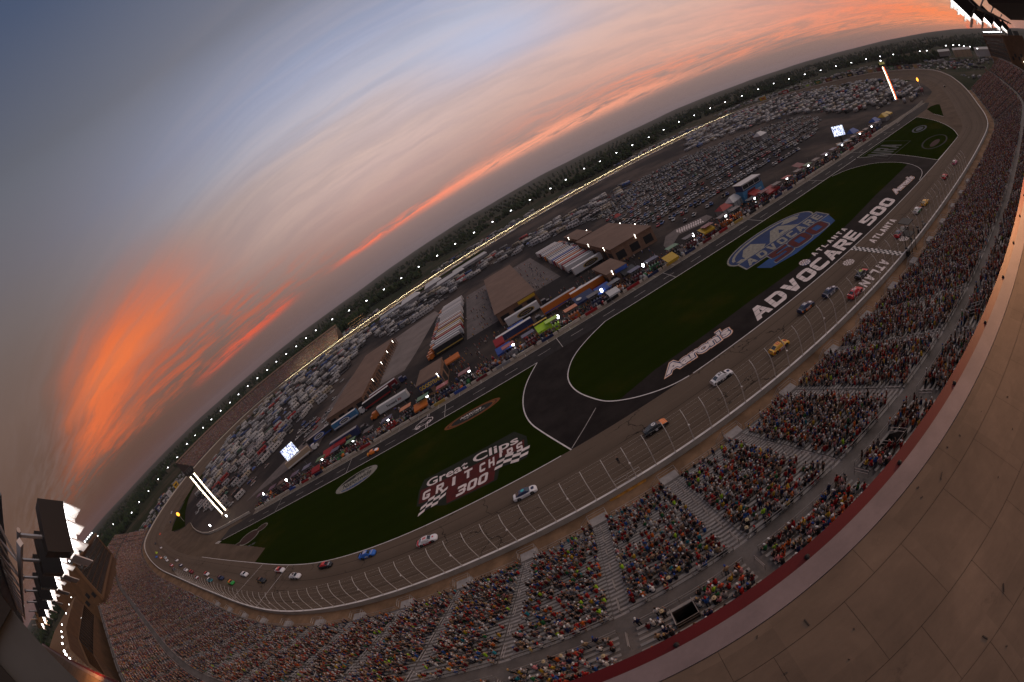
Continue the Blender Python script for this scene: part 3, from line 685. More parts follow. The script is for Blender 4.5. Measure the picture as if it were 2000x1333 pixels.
def rails():
    def rail(pts, h=.95, mids=(.5,), posts=True, r=.04):
        mb = MB()
        for hh in (h,)+tuple(mids): mb.tube([Vector(p)+Vector((0, 0, hh)) for p in pts], r, 4)
        if posts:
            for p in pts: mb.tube([Vector(p), Vector(p)+Vector((0, 0, h))], r, 4)
        obj('railing', mb, M_RAIL, GS)
    def P(s, o, z): p, _ = at(np.array([s]), o); return Vector((p[0, 0], p[0, 1], zrel(p[0, 2], z)))-GT
    edges = [0.]+AISLES+[SMAX]
    for a, b in zip(edges[:-1], edges[1:]):
        if not (near[0]-90 < (a+b)/2 < near[1]+60): continue
        lo, hi = a+AW, b-AW; k = max(2, int((hi-lo)/2)+1)
        rail([P(s, 4.65, 2.0) for s in np.linspace(lo+1.2, hi-1.2, k)], 1.0, (.55,))
        rail([P(s, 29.0, 14.0) for s in np.linspace(lo, hi, k)], 1.0, (.5,))
        rail([P(s, 30.95, 14.4) for s in np.linspace(lo, hi, k)], .9, (.45,))
    for a in AISLES:
        if not (near[0]-60 < a < near[1]+60): continue
        for i in range(2, NR-1, 5): rail([P(a, row_oz(i)[0], row_oz(i)[1]), P(a, row_oz(i)[0]+2.0, row_oz(i)[1]+1.0)], .9, (.5,))
        for i in range(NR+1, NR+ND-6, 5): rail([P(a, row_oz(i)[0], row_oz(i)[1]), P(a, row_oz(i)[0]+2.0, row_oz(i)[1]+1.05)], .9, (.5,))
        st = MB()
        for i in range(NR*2):                    # half-height steps in the aisle
            o, z = 5.0+.4*i, 2.0+.2*i
            if i % 2: c = [P(a-AW, o, z), P(a+AW, o, z), P(a+AW, o+.4, z), P(a-AW, o+.4, z)]; d = [p+Vector((0, 0, -.2)) for p in c]; st.add(c+d, [(0, 1, 2, 3), (0, 4, 5, 1)])
        obj('aisle_stair', st, M_STEP, GS); st = MB()
        # landing at the bottom of the aisle, with its railing frame
        c = [P(a-1.5, 2.9, 2.0), P(a+1.5, 2.9, 2.0), P(a+1.5, 4.62, 2.0), P(a-1.5, 4.62, 2.0)]; d = [p+Vector((0, 0, -1.4)) for p in c]; st.add(c+d, [(0, 1, 2, 3), (0, 4, 5, 1), (1, 5, 6, 2), (3, 2, 6, 7), (0, 3, 7, 4)])
        obj('landing', st, M_STEP, GS)
        rail([P(a+1.5, 4.62, 2.0), P(a+1.5, 2.9, 2.0), P(a-1.5, 2.9, 2.0), P(a-1.5, 4.62, 2.0)], 1.05, (.55,))
        rail([P(a-1.5, 2.9, 2.0), P(a-3.0, 2.9, .9)], 1.0, (.5,))
    for s, hw, (r0, r1) in VOM:
        if not near[0] < s < near[1]: continue
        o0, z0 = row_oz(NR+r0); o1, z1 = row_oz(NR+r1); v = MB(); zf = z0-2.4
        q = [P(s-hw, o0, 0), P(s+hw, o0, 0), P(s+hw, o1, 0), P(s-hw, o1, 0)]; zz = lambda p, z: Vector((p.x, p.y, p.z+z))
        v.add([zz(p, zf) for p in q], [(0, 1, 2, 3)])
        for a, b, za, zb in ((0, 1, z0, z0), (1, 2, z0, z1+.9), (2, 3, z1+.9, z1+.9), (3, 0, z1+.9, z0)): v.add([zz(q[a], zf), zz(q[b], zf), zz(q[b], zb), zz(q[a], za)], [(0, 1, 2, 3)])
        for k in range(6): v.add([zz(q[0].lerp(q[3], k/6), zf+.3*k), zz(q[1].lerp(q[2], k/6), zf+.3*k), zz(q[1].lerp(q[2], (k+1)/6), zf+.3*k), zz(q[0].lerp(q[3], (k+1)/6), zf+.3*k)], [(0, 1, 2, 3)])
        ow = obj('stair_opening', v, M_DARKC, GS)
        r = MB()
        for pts in ([zz(q[0], z0), zz(q[3], z1)], [zz(q[3], z1), zz(q[2], z1)], [zz(q[2], z1), zz(q[1], z0)]):
            for h in (.95, .5): r.tube([p+Vector((0, 0, h)) for p in pts], .035, 4)
            for p in pts: r.tube([p, p+Vector((0, 0, .95))], .035, 4)
        obj('opening_rail', r, M_RAIL, ow)
rails()
# ---------------------------------------------------------------- roof slab under the camera, with its red fascia
def slab():
    t = empty('suite_roof', 'huge pale concrete roof edge with dark red fascia sweeping round the lower right', 'roof', (0, 0, 42))
    m = bpy.data.materials.new('roof_concrete'); m.use_nodes = True; nt = m.node_tree; b = nt.nodes['Principled BSDF']; q = NG(nt); b.inputs['Roughness'].default_value = .8; b.inputs['Specular IOR Level'].default_value = .25
    ob = q.new('ShaderNodeTexCoord').outputs['Object']; sp = q.new('ShaderNodeSeparateXYZ'); nt.links.new(ob, sp.inputs[0])
    n1 = q.noise(ob, .45, 7, .62, .6); n2 = q.noise(ob, 5., 5, .7); n3 = q.noise(q.xyz(q.m('MULTIPLY', sp.outputs[0], .35), q.m('MULTIPLY', sp.outputs[1], 1.6)), 1.3, 6, .7)
    wn = q.new('ShaderNodeTexWhiteNoise', noise_dimensions='2D'); nt.links.new(q.xyz(q.m('FLOOR', q.m('DIVIDE', q.m('ADD', sp.outputs[0], .4), 1.22)), q.m('FLOOR', q.m('DIVIDE', q.m('ADD', sp.outputs[1], 40.), 1.35))), wn.inputs[0])
    f = q.m('ADD', .10, q.m('ADD', q.m('MULTIPLY', n1, .95), q.m('ADD', q.m('MULTIPLY', n2, .28), q.m('ADD', q.m('MULTIPLY', n3, .50), q.m('MULTIPLY', wn.outputs[0], .26)))))
    st = q.sm(q.noise(ob, .8, 8, .75), .60, .72); f = q.m('MULTIPLY', f, q.m('SUBTRACT', 1, q.m('MULTIPLY', st, .35)))
    c = q.mix(1., q.mix(n1, (.078, .053, .037), (.128, .087, .060)), q.xyz(f, f, f), 'MULTIPLY'); nt.links.new(c, b.inputs['Base Color'])
    bn = q.new('ShaderNodeBump'); bn.inputs['Strength'].default_value = .15; nt.links.new(n2, bn.inputs['Height']); nt.links.new(bn.outputs[0], b.inputs['Normal'])
    X0, X1 = -170., 190.; ins = MB()
    # panels: a long first strip behind the coping, then squares, separated by real open joints
    ys = [2.02, 1.40, .05, -1.30, -2.65, -4.0, -5.35, -6.7, -9.4, -14, -22]
    for k, (ya, yb) in enumerate(zip(ys[:-1], ys[1:])):
        w = 2.44 if k == 0 else 1.22; shift = (.61*(k % 2)); x = -24.4+shift
        if k < 7:
            ins.add([(X0, yb+.005, 0), (x, yb+.005, 0), (x, ya-.005, 0), (X0, ya-.005, 0)], [(0, 1, 2, 3)])
            while x < 24:
                ins.add([(x+.0025, yb+.005, 0), (x+w-.0025, yb+.005, 0), (x+w-.0025, ya-.005, 0), (x+.004, ya-.005, 0)], [(0, 1, 2, 3)]); x += w
            ins.add([(x, yb+.005, 0), (X1, yb+.005, 0), (X1, ya-.005, 0), (x, ya-.005, 0)], [(0, 1, 2, 3)])
        else: ins.add([(X0, yb+.005, 0), (X1, yb+.005, 0), (X1, ya-.005, 0), (X0, ya-.005, 0)], [(0, 1, 2, 3)])
    obj('roof_panels', ins, m, t)
    mb = MB(); mb.box(((X0+X1)/2, -10, -.42), (X1-X0, 24.8, .8)); obj('roof_deck', mb, mat('joint_dark', (.045, .031, .023), .9), t)
    mb = MB(); mb.box(((X0+X1)/2, 2.235, .012-.2), (X1-X0, .41, .40)); obj('coping', mb, mat('coping_stone', (.165, .122, .120), .7, var=.16, scale=1.1, fine=.08), t)
    mb = MB(); mb.box(((X0+X1)/2, 2.565, -.20), (X1-X0, .245, .38)); fa = obj('fascia', mb, mat('red_fascia', (.085, .004, .005), .6, 0., var=.15, scale=.6, spec=.2), t)
    x = -7.4; bo = MB()
    while x < 60:
        bo.ball((x, 2.50, .0), .05, 8, 5); x += 2.31
    obj_split('drain_bolt', bo, mat('black_iron', (.012, .011, .011), .6), fa)
    deb = MB(); r = random.Random(5)
    for k in range(18):
        a = r.uniform(-1, 7); y = 2.0-abs(r.gauss(0, 1.6)); deb.box((a, y, .006), (r.uniform(.015, .05), r.uniform(.01, .03), .012), r.uniform(0, 3))
    for k in range(5): deb.box((r.uniform(1, 6), r.uniform(-2, 1.6), .008), (.14, .018, .016), r.uniform(0, 3))
    tag(obj('litter', deb, mat('grit', (.05, .038, .03), .9), t), kind='stuff')
slab()
# ---------------------------------------------------------------- spectators
def person_template(pose, hi=True):
    """continuous body: torso lofted from hips to crown, limbs grown out of it; per-face part 0 skin 1 shirt 2 trousers 3 shoes"""
    n = 10 if hi else 6; mb = MB(); sit = pose.startswith('sit'); hz = .50 if sit else .92; lean = {'sit_lean': .16, 'sit_up': .02, 'sit_arm': .03}.get(pose, .02)
    prof = [(-.05, .15, .12, 2), (.04, .175, .14, 2), (.12, .172, .13, 1), (.27, .165, .118, 1), (.43, .20, .125, 1), (.52, .185, .10, 1), (.565, .085, .068, 1), (.60, .056, .056, 0), (.64, .062, .068, 0), (.70, .078, .094, 0), (.77, .082, .102, 0), (.84, .070, .086, 0), (.885, .030, .040, 0)]
    if not hi: prof = [prof[i] for i in (1, 2, 4, 5, 7, 9, 11)]
    V = []; part = []
    for h, rx, ry, p in prof:
        y = lean*min(h, .6)/.6+(.03 if h > .6 else 0)
        V += [(rx*math.cos(6.2832*k/n), y+ry*math.sin(6.2832*k/n), hz+h) for k in range(n)]
    F = []
    for i in range(len(prof)-1):
        for k in range(n): F.append((i*n+k, i*n+(k+1) % n, (i+1)*n+(k+1) % n, (i+1)*n+k)); part.append(prof[i+1][3] if prof[i][3] == 2 and i == 0 else prof[i][3])
    F.append(tuple((len(prof)-1)*n+k for k in range(n))); part.append(0); mb.add(V, F); mb.mi = part
    m = 6 if hi else 4
    def limb(P, r, p0, p1=None, cut=1):
        a = len(mb.f); mb.tube(P, r, m); nf = len(mb.f)-a
        for q in range(nf): mb.mi[a+q] = p0 if p1 is None or q < cut*m else p1
    sh = hz+.50; L = lean
    for s in (-1, 1):
        S = (s*.185, L*.9, sh)
        if pose == 'sit_arm' and s == 1 or pose == 'stand_arms': P = [S, (s*.27, L+.10, sh+.22), (s*.20, L+.16, sh+.47)]
        elif pose == 'stand': P = [S, (s*.25, -.01, sh-.27), (s*.23, .08, sh-.50)]
        else: P = [S, (s*.255, L+.05, sh-.25), (s*.13, L+.27, sh-.36)]
        limb(P, [.062, .048, .033], 1, 0, 1)
        e, w = Vector(P[1]), Vector(P[2]); d = (w-e).normalized()
        if hi:
            pm = w+d*.085; limb([w-d*.01, w+d*.04, pm], [.030, .042, .036], 0)
            side = d.cross(Vector((s, 0, .3))).normalized()
            for q in range(4):
                b = pm+side*(q-1.5)*.019; limb([b-d*.01, b+d*.045+Vector((0, 0, -.006)), b+d*(.075-.006*abs(q-1.3))+Vector((0, 0, -.022))], [.010, .009, .007], 0)
            b = w+d*.035+side*.036; limb([b-side*.01, b+side*.022+d*.02, b+side*.026+d*.052], [.012, .010, .008], 0)
        else: limb([w-d*.02, w+d*.14], [.034, .02], 0)
        if sit: P = [(s*.09, .03, hz+.01), (s*.125, .43, hz+.02), (s*.125, .46, .10), (s*.13, .60, .05)]
        else: P = [(s*.09, .0, hz+.02), (s*.105, .03, .50), (s*.105, -.01, .09), (s*.115, .15, .05)]
        limb(P[:3], [.098, .068, .045], 2); limb(P[2:], [.055, .045], 3)
    if hi:
        hy = lean+.03; a = len(mb.f); mb.ball((0, hy+.108, hz+.745), .018, 5, 4); mb.ball((-.083, hy, hz+.75), .022, 5, 4); mb.ball((.083, hy, hz+.75), .022, 5, 4)
        mb.ball((0, hy+.094, hz+.69), .016, 5, 4, 0, (1.6, .6, .5))
        for s in (-1, 1): b2 = len(mb.f); mb.ball((s*.034, hy+.092, hz+.775), .012, 5, 4); mb.mi[b2:] = [3]*(len(mb.f)-b2)
    head = (0, lean+.03, hz+.785)
    return mb, head
def headwear(kind):
    mb = MB()
    if kind == 'cap':
        mb.ball((0, -.005, .02), .106, 10, 7, 0, (.90, 1.05, .92)); mb.f = [f for f in mb.f if sum(mb.v[i][2] for i in f)/len(f) > .005]; mb.mi = [0]*len(mb.f)
        mb.add([(-.075, .08, .028), (.075, .08, .028), (.065, .165, .012), (.0, .19, .010), (-.065, .165, .012)], [(0, 1, 2, 3, 4)])
    elif kind == 'sun_hat':
        mb.ball((0, -.005, .02), .108, 10, 7, 0, (.92, 1.05, .95)); mb.f = [f for f in mb.f if sum(mb.v[i][2] for i in f)/len(f) > .005]; mb.mi = [0]*len(mb.f)
        a = [(math.cos(q*.6283)*.10, math.sin(q*.6283)*.11, .03) for q in range(10)]; b = [(math.cos(q*.6283)*.20, math.sin(q*.6283)*.21, .0) for q in range(10)]; mb.strip(a, b, 0, True)
    else:
        mb.ball((0, -.022, -.005), .108, 10, 7, 0, (.86, 1.02, 1.08)); low = -.03 if kind == 'hair' else -.20
        mb.f = [f for f in mb.f if not (sum(mb.v[i][1] for i in f)/len(f) > .045 and sum(mb.v[i][2] for i in f)/len(f) < .05)]; mb.mi = [0]*len(mb.f)
        if kind == 'long_hair': mb.tube([(0, -.06, .02), (0, -.105, -.10), (0, -.10, -.24)], [.075, .082, .05], 8)
    return mb
POSES = ['sit_up', 'sit_lean', 'sit_arm', 'stand', 'stand_arms']
M_SKIN = bpy.data.materials.new('skin'); M_TROU = bpy.data.materials.new('trousers')
for m, st in ((M_SKIN, [(0, (.36, .20, .14)), (.55, (.30, .16, .11)), (.8, (.42, .25, .18)), (1, (.10, .05, .033))]), (M_TROU, [(0, (.035, .045, .085)), (.35, (.02, .02, .024)), (.55, (.24, .19, .13)), (.75, (.06, .07, .11)), (1, (.12, .11, .10))])):
    m.use_nodes = True; t = NG(m.node_tree); c = t.ramp(t.new('ShaderNodeObjectInfo').outputs['Random'], st, 'CONSTANT' if m is M_TROU else 'LINEAR'); m.node_tree.links.new(c, m.node_tree.nodes['Principled BSDF'].inputs['Base Color']); m.node_tree.nodes['Principled BSDF'].inputs['Roughness'].default_value = .8
M_SHIRT = mat('shirt_cloth', (1, 1, 1), .9, objcol=True, spec=.1); M_HEAD = mat('headwear', (1, 1, 1), .85, objcol=True, spec=.15); M_SHOE = mat('dark_shoes', (.03, .028, .027), .7)
TPL = {}
for p in POSES:
    mb, head = person_template(p); me = mb.mesh('body_'+p); me.polygons.foreach_set('material_index', mb.mi); me.polygons.foreach_set('use_smooth', [True]*len(me.polygons))
    for m in (M_SKIN, M_SHIRT, M_TROU, M_SHOE): me.materials.append(m)
    TPL[p] = (me, head)
HEADS = {}
for k in ('cap', 'sun_hat', 'hair', 'long_hair'):
    me = headwear(k).mesh(k); me.polygons.foreach_set('use_smooth', [True]*len(me.polygons)); me.materials.append(M_HEAD); HEADS[k] = me
SHIRTS = [('white', (.62, .60, .59), 17), ('light grey', (.33, .32, .33), 8), ('dark grey', (.10, .10, .105), 10), ('black', (.022, .021, .023), 20), ('red', (.34, .018, .02), 12), ('maroon', (.12, .012, .018), 7), ('navy', (.02, .028, .085), 8), ('royal blue', (.03, .10, .34), 5),
          ('orange', (.62, .13, .02), 4), ('green', (.03, .16, .06), 3), ('yellow', (.60, .38, .04), 3), ('tan', (.34, .24, .15), 4), ('neon lime', (.42, .72, .04), 1.5), ('teal', (.03, .25, .32), 1.5), ('pink', (.55, .22, .24), 2.5), ('salmon orange', (.75, .12, .06), 1)]
HATS = [('white cap', 'cap', (.60, .58, .57), 20), ('black cap', 'cap', (.02, .02, .022), 18), ('red cap', 'cap', (.32, .02, .02), 10), ('blue cap', 'cap', (.03, .06, .22), 8), ('short dark hair', 'hair', (.025, .017, .012), 16), ('short brown hair', 'hair', (.08, .045, .025), 12), ('grey hair', 'hair', (.28, .26, .25), 5), ('long blonde hair', 'long_hair', (.38, .25, .11), 6), ('long dark hair', 'long_hair', (.03, .02, .014), 8), ('straw sun hat', 'sun_hat', (.46, .36, .22), 3), ('orange cap', 'cap', (.55, .12, .02), 4)]
SW = np.array([s[2] for s in SHIRTS]); SW = SW/SW.sum(); HW = np.array([h[3] for h in HATS]); HW = HW/HW.sum()
def proj(P):
    d = (np.asarray(P)-np.array((0, 0, CAMZ)))@RW; d /= np.linalg.norm(d, axis=-1, keepdims=True); th = np.arccos(np.clip(-d[..., 2], -1, 1)); r = 2*FPX*np.sin(th/2); ph = np.arctan2(d[..., 1], d[..., 0])
    return np.stack([1000+r*np.cos(ph), 666.5-r*np.sin(ph)], -1)
def seats():
    rows = []
    for i in range(NR+ND-2):
        o, z = row_oz(i); s = np.arange(3, SMAX-3, .56)+npr.uniform(-.1, .1, len(np.arange(3, SMAX-3, .56)))
        ok = np.ones(len(s), bool)
        for a in AISLES: ok &= np.abs(s-a) > AW+.35
        if i >= NR:
            for c, hw, (r0, r1) in VOM:
                if r0-1 <= i-NR <= r1: ok &= np.abs(s-c) > hw+.3
        s = s[ok]
        dens = .74+.24*np.sin(s*.13+i*.21)*np.sin(s*.047+2.+i*.11)+.10*np.sin(s*.9+i*.7)
        rx = np.interp(s, s_sel, OUT[sel][:, 0]); dens += np.where(rx > 22, .13, 0)-np.where((i < 4) | (i == NR-1), .28, 0)+np.where(rx < -90, .16, 0)
        grp = np.sin(s*1.9+i*2.3)*.22; s = s[npr.random(len(s)) < np.clip(dens+grp, .06, .95)]
        P, N = at(s, o+.58); P[:, 2] = zrel(P[:, 2], z); rz = np.arctan2(-N[:, 0], N[:, 1])
        rows.append(np.column_stack([P, rz, s, np.full(len(s), i)]))
    return np.vstack(rows)
ST = seats(); px = proj(ST[:, :3]+np.array((0, 0, .8))); dist = np.linalg.norm(ST[:, :3]-np.array((0, 0, CAMZ)), axis=1)
vis = (px[:, 0] > -10) & (px[:, 0] < 2010) & (px[:, 1] > -10) & (px[:, 1] < 1343) & (ST[:, 1]+.3 > (CAMZ-ST[:, 2]-1.2)*2.69/6.0)
allp = (px[:, 0] > -60) & (px[:, 0] < 2060) & (px[:, 1] > -60) & (px[:, 1] < 1420)
order = np.argsort(np.where(vis, dist, 1e9)); NIND = 285; ind = order[:NIND]; rest = np.setdiff1d(np.nonzero(allp)[0], ind)
GRP = 'spectators on the bleachers'
used = set(); BL = sorted(set(int(np.searchsorted(AISLES, ST[i, 4])) for i in ind))
CARREF = {}
def block_phrase(b, x):
    k = BL.index(b); n = len(BL); nth = ['first', 'second', 'third', 'fourth', 'fifth', 'sixth', 'seventh', 'eighth', 'ninth', 'tenth', 'eleventh', 'twelfth'][min(k, 11)]
    return '%s near block from left' % nth
def row_phrase(i):
    if i < NR: r = NR-1-i; return 'below cross walk' if r < 6 else 'middle lower rows' if r < 16 else 'front rows'
    r = i-NR; return 'above cross walk' if r < 3 else 'near roof edge'
for q in ind:
    x, y, z, rz, s, i = ST[q]; i = int(i); standing = rnd.random() < (.5 if x > 22 else .14)
    pose = rnd.choice(['stand', 'stand', 'stand', 'stand_arms'] if standing else ['sit_up', 'sit_up', 'sit_lean', 'sit_lean', 'sit_arm']); b = int(np.searchsorted(AISLES, s))
    for tries in range(60):
        si = int(npr.choice(len(SHIRTS), p=SW)); hi = int(npr.choice(len(HATS), p=HW)); key = (si, hi, standing, b, row_phrase(i))
        if key not in used: break
    used.add(key)
    label = '%s person, %s top, %s, %s, %s' % ('standing' if standing else 'seated', SHIRTS[si][0], HATS[hi][0], row_phrase(i), block_phrase(b, x))
    p = link('person', TPL[pose][0], None); f = .0 if not standing else .34
    c_, s_ = math.cos(rz), math.sin(rz); p.location = (x-s_*f, y+c_*f, z); p.rotation_euler = (0, 0, rz+rnd.gauss(0, .18)); k = rnd.uniform(1.0, 1.13); p.scale = (k, k, k)
    v = rnd.uniform(.8, 1.15); p.color = (*[min(1, c*v) for c in SHIRTS[si][1]], 1); tag(p, label, 'person', GRP)
    nm = HATS[hi][0].replace(' ', '_'); h = link({'cap': 'cap', 'sun_hat': 'sun_hat', 'hair': 'hair', 'long_hair': 'hair'}[HATS[hi][1]], HEADS[HATS[hi][1]], None, p); h.location = TPL[pose][1]; h.color = (*HATS[hi][2], 1); h.rotation_euler = (0, 0, math.pi if HATS[hi][1] == 'cap' and rnd.random() < .12 else 0)
def crowd():
    ch = []; S = ST[rest]; D = dist[rest]; R = npr.random(len(S)); stand = npr.random(len(S)) < np.where(S[:, 0] > 22, .5, .16)
    SC = np.array([s[1] for s in SHIRTS]); HC = np.array([h[2] for h in HATS]); far = D > 95
    for pose, sel_ in (('sit_up', ~stand & (R < .5) & ~far), ('sit_lean', ~stand & (R >= .5) & ~far), ('stand', stand & ~far), ('sit_up', far)):
        P = S[sel_]; m = len(P)
        if not m: continue
        mb, head = person_template(pose, False); nb = len(mb.v); vp = np.zeros(nb, int)
        for f, p in zip(mb.f, mb.mi):
            for i in f: vp[i] = p
        mb.ball((head[0], head[1]-.012, head[2]+.012), .108, 6, 4); tv = np.array(mb.v); vp = np.concatenate([vp, np.full(len(tv)-nb, 4)])
        if pose != 'stand' and far.any() and sel_ is not None and (sel_ & far).any(): pass
        f = np.where(pose == 'stand', .34, 0); k = npr.uniform(.98, 1.13, m)
        inst = np.column_stack([P[:, 0]-np.sin(P[:, 3])*f, P[:, 1]+np.cos(P[:, 3])*f, P[:, 2], P[:, 3]+npr.normal(0, .2, m), k, k, k])
        skin = np.array([(.36, .20, .14), (.28, .15, .10), (.42, .26, .19), (.10, .05, .035)])[npr.choice(4, m, p=[.4, .25, .22, .13])]; shirt = SC[npr.choice(len(SC), m, p=SW)]*npr.uniform(.75, 1.15, (m, 1))
        trou = np.array([(.035, .045, .085), (.02, .02, .024), (.24, .19, .13), (.06, .07, .11)])[npr.integers(0, 4, m)]; hat = HC[npr.choice(len(HC), m, p=HW)]; shoe = np.full((m, 3), .03)
        pal = np.stack([skin, shirt, trou, shoe, hat], 1); ch.append(replicate(tv, faces_of(mb), inst, np.clip(pal[:, vp, :], 0, 1)))
    o = link('crowd', big_mesh('crowd', ch), mat('crowd_colours', (0, 0, 0), .9, attr='tint', spec=.1)); tag(o, 'dense crowd of spectators filling the farther blocks of the grandstand', 'crowd', GRP, 'stuff')
crowd()
# ---------------------------------------------------------------- race cars
M_BODY = mat('race_paint', (1, 1, 1), .28, objcol=True, spec=.5); M_GLASS = mat('car_glass', (.012, .014, .016), .12, spec=.6); M_TYRE = mat('tyre_rubber', (.016, .015, .015), .85); M_RIM = mat('wheel_rim', (.20, .19, .18), .4, .7); M_BLK = mat('black_trim', (.018, .018, .019), .5)
BS = [(-2.46, .84, .30, .70, .86), (-2.30, .92, .22, .78, .95), (-1.75, .98, .17, .80, .97), (-1.45, .985, .16, .78, .95), (-.9, .965, .15, .74, .92), (0, .96, .15, .73, .90), (.8, .965, .15, .73, .89), (1.25, .98, .16, .76, .86), (1.65, .985, .17, .75, .80), (2.1, .94, .15, .66, .71), (2.38, .80, .13, .52, .58), (2.50, .60, .13, .40, .44)]
def car_pt(s, k):                              # section point k (0 bottom right .. 8 bottom left) of a body station
    x, w, zb, zs, zt = s; P = [(w*.97, zb), (w, zb+.18), (w, zs-.06), (w*.93, zs+.03), (w*.55, zt), (0, zt+.015)]
    y, z = P[k] if k <= 5 else (-P[10-k][0], P[10-k][1]); return (x, -y, z)
def lerp_s(x):
    for a, b in zip(BS[:-1], BS[1:]):
        if a[0] <= x <= b[0]: t = (x-a[0])/(b[0]-a[0]); return tuple(p+(q-p)*t for p, q in zip(a, b))
def panel(x0, x1, k0, k1, lift, n=6):
    mb = MB(); L = [[Vector(car_pt(lerp_s(x0+(x1-x0)*i/n), k)) for k in range(k0, k1+1)] for i in range(n+1)]; m = k1-k0+1
    for r in L:
        for p in r: p += Vector((0, (1 if p.y > 0 else -1)*lift*(abs(p.y) > .75), lift))
    mb.add([tuple(p) for r in L for p in r], [(i*m+k, (i+1)*m+k, (i+1)*m+k+1, i*m+k+1) for i in range(n) for k in range(m-1)]); return mb
def make_race_car():
    t = empty('race_car', 'race car', 'race car')
    mb = MB(); m = 11; mb.add([car_pt(s, k) for s in BS for k in range(m)], [(i*m+k, (i+1)*m+k, (i+1)*m+k+1, i*m+k+1) for i in range(len(BS)-1) for k in range(m-1)])
    mb.add([car_pt(BS[0], k) for k in range(m)], [tuple(range(m))]); mb.add([car_pt(BS[-1], k) for k in range(m)], [tuple(range(m))[::-1]])
    mb.add([car_pt(s, k) for s in BS for k in (0, 10)], [(2*i, 2*i+1, 2*i+3, 2*i+2) for i in range(len(BS)-1)])
    obj('body', mb, M_BODY, t, True)
    # greenhouse: roof, pillars, glass
    rf = [(-.95, .60, 1.27), (-.55, .66, 1.315), (.0, .675, 1.32), (.45, .63, 1.275)]; base = [(-1.85, .72, .955), (-1.0, .86, .925), (.2, .87, .905), (1.15, .74, .875)]
    r = MB(); r.add([(x, s*y, z-(.0 if abs(s) == 1 else -.02)) for x, y, z in rf for s in (-1, 0, 1)], [(3*i+k, 3*i+3+k, 3*i+4+k, 3*i+1+k) for i in range(3) for k in (0, 1)]); roof = obj('roof', r, M_BODY, t, True)
    pl = MB()
    for s in (-1, 1):
        R = [(x, s*y, z) for x, y, z in rf]; B = [(x, s*y, z) for x, y, z in base]
        pl.add(R+B, [(0, 1, 5, 4), (1, 2, 6, 5), (2, 3, 7, 6)])
    pl.add([(rf[0][0], -rf[0][1], rf[0][2]), (rf[0][0], rf[0][1], rf[0][2]), (base[0][0], base[0][1], base[0][2]), (base[0][0], -base[0][1], base[0][2])], [(0, 1, 2, 3)])
    pl.add([(rf[3][0], -rf[3][1], rf[3][2]), (rf[3][0], rf[3][1], rf[3][2]), (base[3][0], base[3][1], base[3][2]), (base[3][0], -base[3][1], base[3][2])], [(0, 1, 2, 3)]); obj('pillars', pl, M_BODY, t)
    def gl(name, P, inset, lift):
        P = [Vector(p) for p in P]; c = sum(P, Vector())/4; n = (P[1]-P[0]).cross(P[3]-P[0]).normalized()
        if n.z < 0 and abs(n.z) > .2 or (abs(n.z) <= .2 and n.dot(c-Vector((0, 0, 1))) < 0): n = -n
        Q = [c+(p-c)*inset+n*lift for p in P]; obj(name, MB().add(Q, [(0, 1, 2, 3)]), M_GLASS, t)
    gl('windshield', [(rf[3][0], -.63, 1.275), (rf[3][0], .63, 1.275), (1.15, .74, .875), (1.15, -.74, .875)], .90, .012)
    gl('rear_window', [(-.95, -.60, 1.27), (-.95, .60, 1.27), (-1.85, .72, .955), (-1.85, -.72, .955)], .88, .012)
    for s in (-1, 1): gl('side_window', [(-.62, s*.655, 1.29), (.35, s*.645, 1.275), (.92, s*.775, .905), (-1.15, s*.83, .945)], .86, .014)
    obj('hood', panel(1.2, 2.34, 3, 7, .007), M_BODY, t, True); obj('deck_lid', panel(-2.28, -1.86, 3, 7, .007, 3), M_BODY, t, True)
    for k0 in (0, 8): obj('side_panel', panel(-.95, 1.12, k0, k0+2, .007), M_BODY, t, True)
    for k0 in (1, 7): obj('quarter_panel', panel(-2.25, -1.86, k0, k0+2, .007, 3), M_BODY, t, True)
    sp = MB(); sp.box((-2.40, 0, 1.02), (.03, 1.5, .20)); obj('spoiler', sp, M_BLK, t); sp = MB(); sp.box((2.42, 0, .10), (.30, 1.5, .03)); obj('splitter', sp, M_BLK, t)
    for x in (-1.42, 1.38):
        for s in (-1, 1):
            w = MB(); ar = MB(); n = 16
            for rr, y0, y1, tgt in ((.345, .70, .985, w),):
                w.tube([(x, s*.70, .345), (x, s*.995, .345)], .345, 14)
            wo = obj('wheel', w, M_TYRE, t); rm = MB(); rm.tube([(x, s*.99, .345), (x, s*1.002, .345)], .19, 10); obj('rim', rm, M_RIM, wo)
            a = [(x+.43*math.cos(q*math.pi/8), s*.992, .345+.43*math.sin(q*math.pi/8)) for q in range(-1, 10)]; ar.add([(x, s*.992, .2)]+a, [(0, i, i+1) if s < 0 else (0, i+1, i) for i in range(1, len(a))]); obj('wheel_arch', ar, M_BLK, t)
    return t
CAR0 = make_race_car(); CAR_USED = [False]
def track_frame(px, py, z=None):
    zz = 0.
    for _ in range(8):
        x, y = g(px, py, zz); i = int(np.argmin((OUT[:, 0]-x)**2+(OUT[:, 1]-y)**2)); d = float(np.dot(np.array((x, y))-OUT[i, :2], NIN[i])); zz = OUT[i, 2]-OUT[i, 3]*min(max(d/WID, 0), 1)
    T = TN[i]; N = NIN[i]
    if T[0]*N[1]-T[1]*N[0] < 0: T = -T          # infield on the left hand
    return Vector((x, y, zz)), Vector((T[0], T[1], 0)), Vector((N[0], N[1], -OUT[i, 3]/WID if 0 < d < WID else 0)).normalized()
